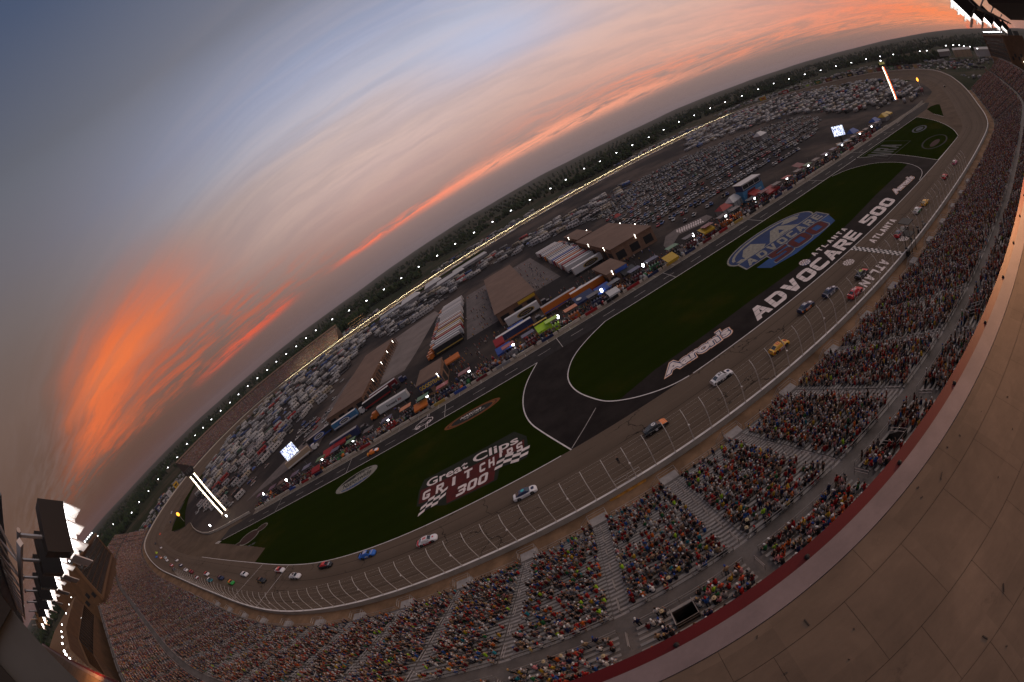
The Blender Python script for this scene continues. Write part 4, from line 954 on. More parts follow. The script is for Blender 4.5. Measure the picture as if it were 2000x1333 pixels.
CARS = [  # px, py, body, hood, roof, side, deck, number, number colour, label
 (1523, 682, 'Y', 'Y', 'Y', 'DR', 'Y', '22', 'R', 'bright yellow race car with red 22 on its roof'),
 (1411, 741, 'W', 'W', 'W', 'K', 'W', '29', 'K', 'white and black race car with black 29 on its roof'),
 (1282, 839, 'K', 'O', 'K', 'K', 'K', '9', 'K', 'black race car with orange hood and white roof roundel'),
 (1028, 967, 'W', 'W', 'N', 'W', 'W', '', 'W', 'white race car with navy roof bearing a pale turquoise panel'),
 (837, 1059, 'W', 'W', 'W', 'R', 'R', '99', 'R', 'white race car with red sides and red number on roof'),
 (720, 1086, 'B', 'B', 'B', 'B', 'B', '43', 'W', 'bright blue race car with white stripe across its hood'),
 (638, 1107, 'K', 'K', 'R', 'K', 'K', '', 'W', 'black race car with red roof and white lettered hood'),
 (579, 1128, 'W', 'W', 'W', 'W', 'W', '1', 'K', 'white race car running behind the black one with red roof'),
 (549, 1116, 'W', 'W', 'R', 'R', 'W', '', 'W', 'white and red race car nearest the inner white line on the left leg'),
 (513, 1136, 'K', 'K', 'K', 'Y', 'K', '', 'Y', 'black and gold race car crossing the timing line'),
 (479, 1124, 'W', 'W', 'W', 'W', 'W', '', 'K', 'white race car between the two timing lines'),
 (453, 1140, 'G', 'G', 'O', 'G', 'G', '', 'W', 'green race car with orange roof panel'),
 (433, 1131, 'N', 'N', 'N', 'N', 'N', '', 'W', 'dark navy race car left of the green one'),
 (411, 1135, 'T', 'K', 'W', 'T', 'T', '', 'K', 'teal and black race car with white roof below the navy one'),
 (405, 1123, 'W', 'W', 'R', 'W', 'R', '', 'W', 'white race car with red roof ahead of the left turn pack'),
 (385, 1130, 'M', 'W', 'M', 'M', 'M', '', 'W', 'maroon race car with white hood in the left turn pack'),
 (375, 1119, 'M', 'M', 'R', 'M', 'M', '', 'W', 'dark red race car side by side with a white one'),
 (364, 1115, 'W', 'W', 'W', 'R', 'W', '', 'R', 'white race car beside the dark red one in left turn'),
 (354, 1106, 'N', 'W', 'N', 'N', 'N', '', 'W', 'navy race car with white hood in left turn'),
 (346, 1096, 'W', 'W', 'K', 'W', 'W', '', 'K', 'white race car with black roof running low in left turn'),
 (341, 1114, 'K', 'K', 'N', 'K', 'K', '', 'W', 'black race car running high in left turn'),
 (336, 1106, 'R', 'W', 'R', 'R', 'R', '', 'W', 'red race car with white hood in left turn'),
 (327, 1096, 'W', 'W', 'W', 'K', 'W', '', 'K', 'white race car with black sides leading a white pair'),
 (324, 1091, 'W', 'T', 'W', 'W', 'W', '', 'K', 'white race car with teal hood just behind its white twin'),
 (315, 1091, 'O', 'W', 'O', 'O', 'O', '', 'W', 'orange race car high in left turn'),
 (306, 1089, 'B', 'B', 'N', 'B', 'B', '', 'W', 'blue race car next to the wall in left turn'),
 (306, 1081, 'L', 'L', 'L', 'L', 'L', '', 'K', 'lime yellow race car near the wall in left turn'),
 (315, 1071, 'W', 'W', 'K', 'W', 'W', '', 'K', 'lone white race car entering behind the lime one'),
 (304, 1063, 'K', 'K', 'K', 'K', 'K', '', 'W', 'dark race car near the wall behind the white one'),
 (312, 1043, 'R', 'O', 'R', 'R', 'R', '', 'W', 'red and orange race car alone in mid turn'),
 (324, 1009, 'N', 'K', 'N', 'N', 'N', '', 'W', 'dark blue race car trailing a white one into left turn'),
 (336, 1002, 'W', 'W', 'W', 'N', 'W', '', 'N', 'white race car entering left turn below the billboards'),
 (1575, 604, 'N', 'N', 'N', 'O', 'N', '55', 'W', 'navy race car with orange sides and white disc on hood'),
 (1622, 574, 'N', 'N', 'N', 'W', 'N', '2', 'W', 'navy race car with white sides and white 2 on roof'),
 (1671, 576, 'R', 'R', 'R', 'R', 'R', '18', 'W', 'bright red race car with white number over the upside down letters'),
 (1684, 539, 'K', 'R', 'K', 'K', 'N', '24', 'L', 'black race car with red hood and lime number'),
 (1757, 460, 'R', 'O', 'N', 'R', 'R', '', 'W', 'red and orange race car beside the black one past the line'),
 (1766, 452, 'K', 'K', 'K', 'K', 'K', '', 'W', 'black race car past the start line'),
 (1793, 414, 'W', 'R', 'W', 'G', 'W', '', 'R', 'white race car with red hood and green sides'),
 (1808, 399, 'Y', 'Y', 'Y', 'Y', 'Y', '', 'K', 'yellow race car far ahead on the right straight'),
 (1846, 348, 'R', 'R', 'R', 'M', 'R', '', 'W', 'red race car approaching the right turn'),
 (1866, 320, 'P', 'P', 'W', 'P', 'P', '', 'W', 'pink and white race car leading into the right turn'),
 (1845, 170, 'K', 'K', 'K', 'K', 'K', '', 'W', 'dark race car alone high in the far right turn'),
 (1631, 168, 'W', 'W', 'W', 'W', 'W', '', 'K', 'white race car alone on the far backstretch exit'),
]
COL = dict(Y=(.72, .36, .02), W=(.72, .68, .68), K=(.012, .012, .014), O=(.80, .20, .02), N=(.012, .02, .07), B=(.03, .14, .52), R=(.55, .02, .03), DR=(.40, .05, .015), M=(.16, .012, .018), G=(.02, .32, .05), T=(.02, .22, .26), L=(.50, .65, .02), P=(.62, .14, .24))
def decal(name, me, col, parent):
    o = link(name, me, mat('decal_'+col, COL[col], .5)); o.parent = parent; return o
RFZ = 1.352
for n, (px_, py_, b, h, r, s, d, num, nc, label) in enumerate(CARS):
    p, T, N = track_frame(px_, py_); Z = T.cross(N).normalized(); T = N.cross(Z).normalized()
    o = CAR0 if n == 0 else ctree(CAR0)
    o.matrix_world = Matrix(((T.x, N.x, Z.x, p.x), (T.y, N.y, Z.y, p.y), (T.z, N.z, Z.z, p.z+.03), (0, 0, 0, 1)))
    tag(o, label, 'race car', 'race cars on the track')
    if n == 0: base0 = o
    for ch in o.children:
        k = ch.name.split('.')[0]; ch.color = (*COL[{'hood': h, 'roof': r, 'side_panel': s, 'deck_lid': d, 'quarter_panel': s, 'pillars': r if r != 'W' or b == 'W' else b}.get(k, b)], 1)
CARO = [o for o in C.objects if o.get('category') == 'race car']; CARO.sort(key=lambda o: o.get('label', ''))
BYL = {o['label']: o for o in CARO}
for (px_, py_, b, h, r, s, d, num, nc, label) in CARS:
    o = BYL[label]
    if num and num != '9':
        decal('roof_number', text_quad(num, (.30, .46, RFZ), (-.62, .46, RFZ), (.30, -.46, RFZ), .03), nc, o)
        sc_ = nc if s not in (nc,) else 'W'
        decal('door_number', text_quad(num, (-.55, -.985, .28), (.55, -.985, .28), (-.55, -.985, .72), .03), 'W' if s in 'KRNMBDRO' else 'K', o)
def ell(cx, cy, rx, ry, z, n=22): return MB().add([(cx+rx*math.cos(6.2832*k/n), cy+ry*math.sin(6.2832*k/n), z) for k in range(n)], [tuple(range(n))])
def disc(label, cx, cy, rx, ry, z, col, name): o = BYL[label]; m = ell(cx, cy, rx, ry, z); x = obj(name, m, mat('decal_'+col, COL[col], .5), o)
L6 = CARS[2][9]; disc(L6, -.15, 0, .42, .46, RFZ-.004, 'W', 'roof_roundel'); decal('roof_number', text_quad('6', (.08, .24, RFZ+.006), (-.38, .24, RFZ+.006), (.08, -.24, RFZ+.006), .02), 'K', BYL[L6])
ds = MB(); ds.add([(-.1+.27*math.cos(6.2832*k/18), -.985, .50+.24*math.sin(6.2832*k/18)) for k in range(18)], [tuple(range(18))]); obj('door_roundel', ds, mat('decal_W', COL['W'], .5), BYL[L6])
decal('door_number', text_quad('6', (-.22, -.99, .36), (.02, -.99, .36), (-.22, -.99, .64), .02), 'K', BYL[L6])
COLT = mat('decal_turquoise', (.06, .42, .46), .5); x = obj('roof_panel', ell(-.15, 0, .40, .40, RFZ), COLT, BYL[CARS[3][9]])
disc(CARS[1][9], 1.75, 0, .34, .40, .855, 'N', 'hood_emblem'); disc(CARS[32][9], 1.75, 0, .34, .40, .855, 'W', 'hood_emblem'); disc(CARS[33][9], 1.75, 0, .34, .42, .855, 'W', 'hood_emblem'); disc(CARS[4][9], 1.65, 0, .22, .26, .865, 'R', 'hood_emblem')
def bar(label, P, z, col, name): obj(name, MB().poly(P, z), mat('decal_'+col, COL[col], .5), BYL[label])
bar(CARS[5][9], [(1.62, -.78), (1.78, -.78), (1.90, .78), (1.74, .78)], .868, 'W', 'hood_stripe'); decal('hood_lettering', text_quad('333', (1.95, -.6, .80), (1.95, .6, .80), (1.55, -.6, .86), .04), 'W', BYL[CARS[6][9]])
disc(CARS[0][9], 1.8, 0, .30, .5, .85, 'DR', 'hood_emblem'); disc(CARS[3][9], 1.75, 0, .36, .46, .857, 'N', 'hood_emblem')
# spare pit-lane car
p = Vector((*g(730, 885), .03)); o = ctree(CAR0); o.matrix_world = Matrix.Translation(p)@Matrix.Rotation(R_(2), 4, 'Z'); tag(o, 'orange and white race car rolling down pit road', 'race car', 'race cars on the track')
for ch in list(o.children):
    k = ch.name.split('.')[0]
    if 'number' in k or 'emblem' in k: bpy.data.objects.remove(ch); continue
    ch.color = (*COL[{'hood': 'W', 'side_panel': 'O', 'deck_lid': 'Y'}.get(k, 'O')], 1)

# ---------------------------------------------------------------- painted emblems and lettering on the ground
P_W = mat('letter_paint', (.66, .555, .52), .75, var=.16, scale=.55, fine=.12); P_BLUE = mat('emblem_blue', (.010, .028, .095), .85, var=.2, scale=.3); P_BLUE2 = mat('emblem_bright_blue', (.008, .050, .165), .85, var=.2, scale=.3); P_SIL = mat('emblem_silver', (.22, .20, .165), .85, var=.28, scale=.9); P_RED = mat('emblem_red', (.072, .006, .005), .9, var=.25, scale=.5)
P_BLK = mat('emblem_black', (.010, .011, .009), .9, var=.2, scale=.5); P_OR = mat('emblem_orange', (.17, .055, .008), .9, var=.2, scale=.5); P_RIM = mat('emblem_orange_rim', (.66, .30, .13), .8, var=.15, scale=.5)
def glyph(ch):                                 # block capitals on a 0..1 grid as convex pieces
    q = .30
    B = {'A': [[(0, 0), (q, 0), (.66, 1), (.34, 1)], [(1-q, 0), (1, 0), (.66, 1), (.45, 1)], [(.2, .2), (.8, .2), (.72, .42), (.28, .42)]],
         'D': [[(0, 0), (q, 0), (q, 1), (0, 1)], [(q, 0), (.78, 0), (.78, .24), (q, .24)], [(q, .76), (.78, .76), (.78, 1), (q, 1)], [(.70, 0), (.86, .06), (.97, .22), (1, .38), (1, .62), (.97, .78), (.86, .94), (.70, 1)]],
         'V': [[(0, 1), (q+.02, 1), (.66, 0), (.34, 0)], [(1, 1), (1-q-.02, 1), (.42, 0), (.66, 0)]],
         'O': [[(0, .18), (.10, .05), (q, 0), (q, 1), (.10, .95), (0, .82)], [(1, .18), (.90, .05), (1-q, 0), (1-q, 1), (.90, .95), (1, .82)], [(q, 0), (1-q, 0), (1-q, .24), (q, .24)], [(q, .76), (1-q, .76), (1-q, 1), (q, 1)]],
         'C': [[(0, .18), (.10, .05), (q, 0), (q, 1), (.10, .95), (0, .82)], [(q, 0), (.9, 0), (1, .12), (1, .26), (q, .26)], [(q, .74), (1, .74), (1, .88), (.9, 1), (q, 1)]],
         'R': [[(0, 0), (q, 0), (q, 1), (0, 1)], [(q, .76), (.95, .76), (.9, 1), (q, 1)], [(.68, .40), (.9, .42), (1, .56), (1, .80), (.9, 1), (.68, 1)], [(q, .36), (.8, .36), (.8, .56), (q, .56)], [(.42, .38), (.74, .38), (1, 0), (.68, 0)]],
         'E': [[(0, 0), (q, 0), (q, 1), (0, 1)], [(q, 0), (1, 0), (1, .23), (q, .23)], [(q, .40), (.92, .40), (.92, .60), (q, .60)], [(q, .77), (1, .77), (1, 1), (q, 1)]],
         'T': [[(0, .76), (1, .76), (1, 1), (0, 1)], [(.5-q/2, 0), (.5+q/2, 0), (.5+q/2, .76), (.5-q/2, .76)]], 'L': [[(0, 0), (q, 0), (q, 1), (0, 1)], [(q, 0), (1, 0), (1, .24), (q, .24)]],
         'N': [[(0, 0), (q-.04, 0), (q-.04, 1), (0, 1)], [(1-q+.04, 0), (1, 0), (1, 1), (1-q+.04, 1)], [(q-.06, 1), (.34, .92), (.80, 0), (.66, .08)], [(q-.06, .6), (q-.06, 1), (1-q+.06, .4), (1-q+.06, 0)]],
         '5': [[(.06, .5), (.34, .42), (.34, 1), (.06, 1)], [(.06, .77), (1, .77), (1, 1), (.06, 1)], [(.3, .42), (.75, .42), (.75, .62), (.3, .62)], [(.70, 0), (.9, .06), (1, .2), (1, .44), (.9, .58), (.70, .62)], [(0, 0), (.75, 0), (.75, .22), (0, .22)]],
         '0': None, 'H': [[(0, 0), (q, 0), (q, 1), (0, 1)], [(1-q, 0), (1, 0), (1, 1), (1-q, 1)], [(q, .38), (1-q, .38), (1-q, .6), (q, .6)]], 'G': None, 'I': [[(.3, 0), (.7, 0), (.7, 1), (.3, 1)]],
         'P': [[(0, 0), (q, 0), (q, 1), (0, 1)], [(q, .76), (.95, .76), (.9, 1), (q, 1)], [(.68, .38), (.9, .42), (1, .56), (1, .80), (.9, 1), (.68, 1)], [(q, .36), (.8, .36), (.8, .56), (q, .56)]],
         'S': [[(0, .52), (.1, .40), (q, .40), (q, 1), (.12, .95), (0, .82)], [(q, .76), (1, .76), (.95, 1), (q, 1)], [(q, .40), (.74, .40), (.74, .60), (q, .60)], [(.70, 0), (.9, .05), (1, .2), (1, .46), (.9, .58), (.70, .60)], [(0, 0), (.72, 0), (.72, .24), (0, .24)]],
         '3': [[(.70, 0), (.92, .06), (1, .2), (1, .42), (.88, .5), (1, .6), (1, .82), (.92, .95), (.70, 1)], [(0, 0), (.72, 0), (.72, .24), (0, .24)], [(.2, .40), (.72, .40), (.72, .60), (.2, .60)], [(0, .76), (.72, .76), (.72, 1), (0, 1)]]}
    if ch == '0': return B['O']
    if ch == 'G': return B['C']+[[(.70, .1), (1, .1), (1, .50), (.70, .50)], [(.5, .36), (.8, .36), (.8, .52), (.5, .52)]]
    return B[ch]
def split_rows(P, cuts):                        # keep the seams that run across the paint as real gaps
    out = []
    def clip(P, y, keep):
        R = []
        for i in range(len(P)):
            a, b = P[i-1], P[i]; ia, ib = keep(a[1]-y), keep(b[1]-y)
            if ia != ib: t = (y-a[1])/(b[1]-a[1]); R.append((a[0]+(b[0]-a[0])*t, y))
            if ib: R.append(b)
        return R
    ys = [-1]+list(cuts)+[2]
    for a, b in zip(ys[:-1], ys[1:]):
        Q = clip(clip(P, a+.012, lambda d: d >= 0), b-.012, lambda d: d <= 0)
        if len(Q) > 2: out.append(Q)
    return out
def block_text(s, quads, zf, cuts=()):
    """quads: per letter (bl, br, tl, tr)"""
    mb = MB(); k = 0
    for ch in s:
        if ch == ' ': continue
        bl, br, tl, tr = [np.array(p) for p in quads[k]]; k += 1
        for j, piece in enumerate(glyph(ch)):
            for P in (split_rows(piece, cuts) if cuts else [piece]):
                Q = [bl*(1-a)*(1-b)+br*a*(1-b)+tl*(1-a)*b+tr*a*b for a, b in P]; mb.poly([(q[0], q[1], zf(q[0], q[1])+.0015*j) for q in Q])
    return mb
def letters(name, t, s, quads, zf, m, cuts=()):
    k = 0
    for ch in s:
        if ch != ' ': obj(name, block_text(ch, [quads[k]], zf, cuts), m, t); k += 1
def row_quads(x0, x1, y0, y1, n, gap=.14, skew=0., widths=None):
    w = np.array(widths or [1]*n, float); w = w/w.sum()*(x1-x0); X = x0+np.concatenate([[0], np.cumsum(w)]); g_ = gap*(x1-x0)/n
    return [((X[i], y0), (X[i+1]-g_, y0), (X[i]+skew, y1), (X[i+1]-g_+skew, y1)) for i in range(n)]
def ground_sign(name, label): return empty(name, label, 'painted sign')
zc = lambda z: (lambda x, y: z)
T0 = empty('painted_lettering', 'huge white block letters ADVOCARE painted on the dark strip beside the track', 'painted sign'); letters('letter', T0, 'ADVOCARE', row_quads(44.4, 93.4, 70.1, 75.6, 8, .10, 1.2), zc(.03), P_W, (.36, .70))
T0 = empty('painted_lettering', 'small white ATLANTA painted above the huge white letters', 'painted sign'); letters('letter', T0, 'ATLANTA', row_quads(75.4, 95.2, 77.2, 79.4, 7, .34, .4), zc(.03), P_W)
T0 = empty('painted_lettering', 'huge white 500 painted on the dark strip right of the start line', 'painted sign'); letters('letter', T0, '500', row_quads(98.2, 121.4, 70.6, 76.2, 3, .08, 1.2), zc(.03), P_W, (.5,))
ztk = lambda x, y: zt(y)+.028
T0 = empty('painted_lettering', 'white ATLANTA painted on the racing surface right of the start line', 'painted sign'); letters('letter', T0, 'ATLANTA', row_quads(87.6, 104.6, 62.4, 65.3, 7, .22, .9), ztk, P_W)
T0 = empty('painted_lettering', 'upside down white ATLANTA painted on the racing surface beside the wall', 'painted sign'); letters('letter', T0, 'ATLANTA', [tuple((161.5-.0-p[0]-3.0, 106.6-p[1]) for p in q) for q in row_quads(79.4-.4, 97.6, 51.7, 55.0, 7, .22, .9)], ztk, P_W)
def ring_poly(mb, cx, cy, rx0, ry0, rx1, ry1, z, a0=0, a1=6.2832, n=40):
    A = [(cx+rx0*math.cos(a0+(a1-a0)*k/n), cy+ry0*math.sin(a0+(a1-a0)*k/n)) for k in range(n+1)]; B = [(cx+rx1*math.cos(a0+(a1-a0)*k/n), cy+ry1*math.sin(a0+(a1-a0)*k/n)) for k in range(n+1)]
    zz = z if callable(z) else (lambda x, y: z)
    for k in range(n): mb.add([(*A[k], zz(*A[k])), (*B[k], zz(*B[k])), (*B[k+1], zz(*B[k+1])), (*A[k+1], zz(*A[k+1]))], [(0, 1, 2, 3)])
def spoke_logo(name, label, cx, cy, r, z, m):
    t = empty(name, label, 'painted sign'); mb = MB()
    for k in range(10):
        a = k*.62832; ring_poly(mb, cx, cy, r*.66, r*.66, r, r, z, a+.09, a+.54, 4); ring_poly(mb, cx, cy, r*.30, r*.30, r*.56, r*.56, z, a+.25, a+.72, 4)
    ring_poly(mb, cx, cy, 0.001, .001, r*.2, r*.2, z, 0, 6.2832, 12); obj('roundel', mb, m, t); return t
spoke_logo('painted_roundel', 'white spoked roundel painted on the track left of the start line', 75.6, 64.3, 1.75, ztk, P_W)
spoke_logo('painted_roundel', 'white spoked roundel painted on the track under the flag stand', 92.5, 54.0, 1.95, ztk, P_W)
tr_ = spoke_logo('painted_roundel', 'red and blue roundel painted left of the small white letters', 71.4, 78.0, 1.75, lambda x, y: .034, P_W); mb = MB(); ring_poly(mb, 71.4, 78., .001, .001, 1.85, 1.85, .029, 0, math.pi); obj('red_half', mb, P_RED, tr_); mb = MB(); ring_poly(mb, 71.4, 78., .001, .001, 1.85, 1.85, .029, math.pi, 6.2832); obj('blue_half', mb, P_BLUE2, tr_)
def outlined_text(parent, s, p00, p10, p01, layers, z0, sp=1.):
    """layers: (bold offset, grow in m, material, name) from the outermost in"""
    p00, p10, p01 = map(np.array, (p00, p10, p01)); ex = (p10-p00)/np.linalg.norm(p10-p00); ey = (p01-p00)/np.linalg.norm(p01-p00)
    for k, (bold, grow, m, nm) in enumerate(layers): o = link(nm, text_quad(s, p00-ex*grow-ey*grow, p10+ex*grow-ey*grow, p01-ex*grow+ey*grow, bold, z0+.006*k, sp), m); o.parent = parent
def outlined_near(p00, p10, p01, label, k=1.):
    t = empty('painted_lettering', label, 'painted sign'); outlined_text(t, "Aaron's", p00, p10, p01, [(.105, .75*k, P_RIM, 'orange_rim'), (.092, .58*k, P_W, 'white_rim'), (.072, .30*k, P_BLUE, 'blue_rim'), (.036, 0., P_W, 'letters')], .028, .93)
outlined_near((19.6, 73.2), (38.0, 72.7), (20.6, 76.7), 'white name with blue and orange outline painted on the near dark strip'); outlined_near((126.4, 73.4), (145.2, 72.6), (128.0, 76.4), 'white outlined name painted at the far right end of the dark strip')
def big_emblem():
    t = empty('painted_emblem', 'giant blue and silver oval emblem with red 500 painted on the centre grass', 'painted sign')
    def add(nm, polys, z, m): mb = MB(); [mb.poly(P, z) for P in polys]; obj(nm, mb, m, t)
    oval = lambda cx, cy, rx, ry, n=40, rot=0.: [(cx+rx*math.cos(6.2832*k/n)*math.cos(rot)-ry*math.sin(6.2832*k/n)*math.sin(rot), cy+rx*math.cos(6.2832*k/n)*math.sin(rot)+ry*math.sin(6.2832*k/n)*math.cos(rot)) for k in range(n)]
    add('lower_field', [[(63.5, 91.5), (65.2, 86.6), (75, 84.6), (88, 84.8), (98.8, 85.8), (103.6, 93.0), (84, 92)]], .030, P_BLUE2)
    add('silver_rim', [oval(82.6, 102.4, 21.4, 9.3)], .034, P_SIL); add('blue_oval', [oval(82.6, 102.4, 20.7, 8.8)], .038, P_BLUE)
    mb = MB(); ring_poly(mb, 82.6, 102.2, 18.4, 7.0, 19.5, 8.1, .042, .35, 3.05); ring_poly(mb, 82.6, 102.2, 16.6, 5.8, 19.2, 7.6, .042, 3.2, 4.35); obj('silver_swoosh', mb, P_SIL, t)
    add('silver_sail', [[(66.3, 99.6), (67.4, 103.0), (71.0, 106.6), (75.4, 107.4), (77.2, 101.2), (73.6, 99.1), (69.5, 98.7)]], .044, P_SIL); add('silver_sail', [[(90.6, 106.3), (94, 107.6), (97.6, 106.8), (98.8, 104.2), (97.2, 102.9), (93.0, 104.6)]], .044, P_SIL)
    mb = block_text('A', [((76.2, 98.2), (93.6, 97.8), (81.0, 107.4), (94.6, 107.0))], zc(.046)); obj('silver_initial', mb, P_SIL, t)
    add('name_rim', [[(61.4, 94.0), (103.2, 91.5), (104.2, 98.9), (62.5, 100.2)]], .050, P_SIL); add('name_band', [[(62.0, 94.4), (102.7, 92.0), (103.6, 98.4), (63.1, 99.7)]], .054, P_BLUE)
    n = 8; q = []
    for i in range(n):
        a, b = i/n+.01, (i+.84)/n; f = lambda u, v: (63.2+u*38.6+v*1.6, 95.0-u*2.0+v*(4.2+u*.5)); q.append((f(a, 0), f(b, 0), f(a, 1), f(b, 1)))
    letters('name_letter', t, 'ADVOCARE', q, zc(.058), P_SIL)
    q = [((68.6+9.2*i, 87.6-.55*i), (77.0+9.2*i, 87.1-.55*i), (70.4+9.2*i, 93.6-.5*i), (78.8+9.2*i, 93.1-.5*i)) for i in range(3)]
    gr = lambda q, e: tuple((c[0]+sx*e, c[1]+sy*e) for c, (sx, sy) in zip(q, ((-1, -1), (1, -1), (-1, 1), (1, 1))))
    def figs(e, z, m, nm):
        letters(nm, t, '500', [gr(k, e) for k in q], zc(z), m)
    for i, k in enumerate(q): cx, cy = sum(c[0] for c in k)/4, sum(c[1] for c in k)/4
    figs(.75, .062, P_SIL, 'figure_rim'); figs(.40, .068, P_BLUE, 'figure_shadow'); figs(.08, .074, P_RED, 'figure')
big_emblem()
def left_sign():
    t = empty('painted_emblem', 'white script over dark red banner with 300 and checkered flags painted on grass', 'painted sign')
    def add(nm, polys, z, m): mb = MB(); [mb.poly(P, z) for P in polys]; obj(nm, mb, m, t)
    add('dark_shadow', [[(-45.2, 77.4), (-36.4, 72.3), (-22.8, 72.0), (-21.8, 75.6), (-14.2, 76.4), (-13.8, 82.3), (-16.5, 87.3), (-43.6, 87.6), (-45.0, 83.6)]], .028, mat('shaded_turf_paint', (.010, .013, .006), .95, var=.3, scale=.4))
    add('red_banner', [[(-44.6, 77.9), (-36.3, 77.0), (-36.1, 72.8), (-23.6, 72.5), (-22.9, 76.0), (-15.2, 77.2), (-14.6, 81.6), (-29, 82.4), (-44.4, 83.4)]], .033, P_RED)
    for s, p in (('Great', ((-42.6, 83.2), (-30.0, 82.7), (-42.7, 86.6))), ('Clips', ((-28.6, 82.2), (-16.0, 80.6), (-28.5, 86.6)))): o = link('script', text_quad(s, *p, .018, .040), P_W); o.parent = t
    q = [((-43.6+4.1*i, 78.6-.05*i), (-41.3+4.1*i, 78.5-.05*i), (-43.4+4.1*i, 82.0-.08*i), (-41.1+4.1*i, 82.0-.08*i)) for i in range(4)]; letters('banner_letter', t, 'GRIT', q, zc(.040), P_W)
    q = [((-27.0+2.5*i, 77.9), (-25.4+2.5*i, 77.9), (-26.8+2.5*i, 81.3), (-25.2+2.5*i, 81.3)) for i in range(5)]; letters('banner_letter', t, 'CHIPS', q, zc(.040), P_W)
    q = [((-33.6+2.9*i, 73.4), (-31.1+2.9*i, 73.4), (-32.9+2.9*i, 76.8), (-30.4+2.9*i, 76.8)) for i in range(3)]; letters('figure', t, '300', q, zc(.040), P_W)
    for x0, y0, vx, vy, wx, wy in ((-44.4, 73.0, 1.9, .55, .25, 1.25), (-23.2, 75.9, 2.05, -.38, .35, 1.15)):
        mb = MB(); mk = MB()
        for i in range(4):
            for j in range(4):
                wv = .35*math.sin(i*1.4); P = [(x0+vx*(i+a)+wx*(j+b), y0+vy*(i+a)+wy*(j+b)*.82+.3*math.sin((i+a)*1.5)) for a, b in ((0, 0), (1, 0), (1, 1), (0, 1))]; (mb if (i+j) % 2 == 0 else mk).poly(P, .044)
        obj('flag', mb, P_W, t); obj('flag_dark', mk, P_BLK, t)
left_sign()
def oval_sign(cx, cy, rx, ry, rot, label, rim, mid, fill, texts):
    t = empty('painted_emblem', label, 'painted sign'); E = lambda k: [(cx+rx*k*math.cos(a)*math.cos(rot)-ry*k*math.sin(a)*math.sin(rot), cy+rx*k*math.cos(a)*math.sin(rot)+ry*k*math.sin(a)*math.cos(rot)) for a in np.linspace(0, 6.2832, 37)[:-1]]
    for k, z, m, nm in ((1, .030, rim, 'outer_rim'), (.90, .034, mid, 'dark_rim'), (.84, .038, rim, 'inner_rim'), (.74, .042, fill, 'field')): obj(nm, MB().poly(E(k), z), m, t)
    f = lambda u, v: (cx+u*rx*math.cos(rot)-v*ry*math.sin(rot), cy+u*rx*math.sin(rot)+v*ry*math.cos(rot))
    for s, u0, u1, v0, v1, m, sl in texts: o = link('wording', text_quad(s, f(u0, v0), f(u1, v0), f(u0+sl, v1), .022, .050), m); o.parent = t
    return t, f
P_DB = mat('emblem_deep_black', (.008, .010, .008), .9)
t, f = oval_sign(-28.2, 109.4, 9.9, 2.95, -.03, 'orange ringed black oval emblem painted on the left grass', P_OR, mat('rim_red', (.06, .012, .006), .9), P_DB, [('NASCAR', -.42, .34, .10, .48, P_W, .05), ('sprint', -.30, .46, -.42, .06, P_SIL, .03)])
mb = MB()
for k in range(4): a = .5+.32*k; mb.poly([f(.50, .02), f(.50+.16*math.cos(a)-.02, .02+.55*math.sin(a)), f(.50+.17*math.cos(a+.14), .02+.55*math.sin(a+.14))], .052)
obj('flame_mark', mb, P_OR, t)
t = empty('painted_emblem', 'silver oval emblem with blue lower band painted on the far left grass', 'painted sign'); cx, cy, rx, ry = -74.4, 108.9, 9.6, 4.6; rot = .10
F2 = lambda u, v: (cx+u*rx*math.cos(rot)-v*ry*math.sin(rot), cy+u*rx*math.sin(rot)+v*ry*math.cos(rot)); arc = lambda a, b, k: [F2(k*math.cos(q), k*math.sin(q)) for q in np.linspace(a, b, 24)]
obj('silver_oval', MB().poly(arc(0, 6.2832, 1)[:-1], .030), P_SIL, t); obj('black_cap', MB().poly(arc(.55, 2.75, .88), .035), P_BLK, t); obj('blue_band', MB().poly(arc(3.75, 5.6, .86), .035), P_BLUE2, t)
for s, a, m in (('Nationwide', (F2(-.62, -.36), F2(.72, -.32), F2(-.62, .26)), P_BLK), ('NASCAR', (F2(-.10, .36), F2(.56, .36), F2(-.05, .70)), P_SIL), ('SERIES', (F2(-.50, -.68), F2(.40, -.68), F2(-.50, -.46)), P_SIL)): o = link('wording', text_quad(s, *a, .02, .041), m); o.parent = t
# dull old emblems on the far grass, right and left
t = empty('painted_emblem', 'faded grey block letters in a frame painted on the far right grass', 'painted sign'); letters('letter', t, 'NRA', row_quads(172.5, 196, 99.5, 113.5, 3, .16, 2), zc(.034), mat('faded_paint', (.055, .055, .052), .9))
mb = MB(); P = [(168, 97.2), (203, 97.0), (203.2, 115.8), (172, 116.2)]
for a, b in zip(P, P[1:]+P[:1]): q = line([a, b], .35, .032); mb.add(q.v, q.f)
obj('frame', mb, mat('faded_paint', (.055, .055, .052)), t)
t = empty('painted_emblem', 'dark faded ring painted on the grass beside the right turn', 'painted sign'); mb = MB(); ring_poly(mb, 203, 80.5, 14.5, 6.2, 15.6, 7.2, .034); obj('ring', mb, P_BLK, t); mb = MB(); ring_poly(mb, 200, 79.5, .01, .01, 8, 2.2, .034); obj('dark_red_mark', mb, mat('dull_red', (.035, .010, .006), .9), t)
t = empty('painted_emblem', 'pale blue grey emblem painted at the far corner of the right grass', 'painted sign'); mb = MB(); ring_poly(mb, 232, 101, 8, 3.4, 10, 4.6, .034); ring_poly(mb, 232, 101, .01, .01, 5.5, 2.2, .034); obj('oval', mb, mat('faded_blue', (.055, .06, .075), .9), t)
t = empty('painted_emblem', 'dark red ringed emblem at the left tip of the front grass', 'painted sign')
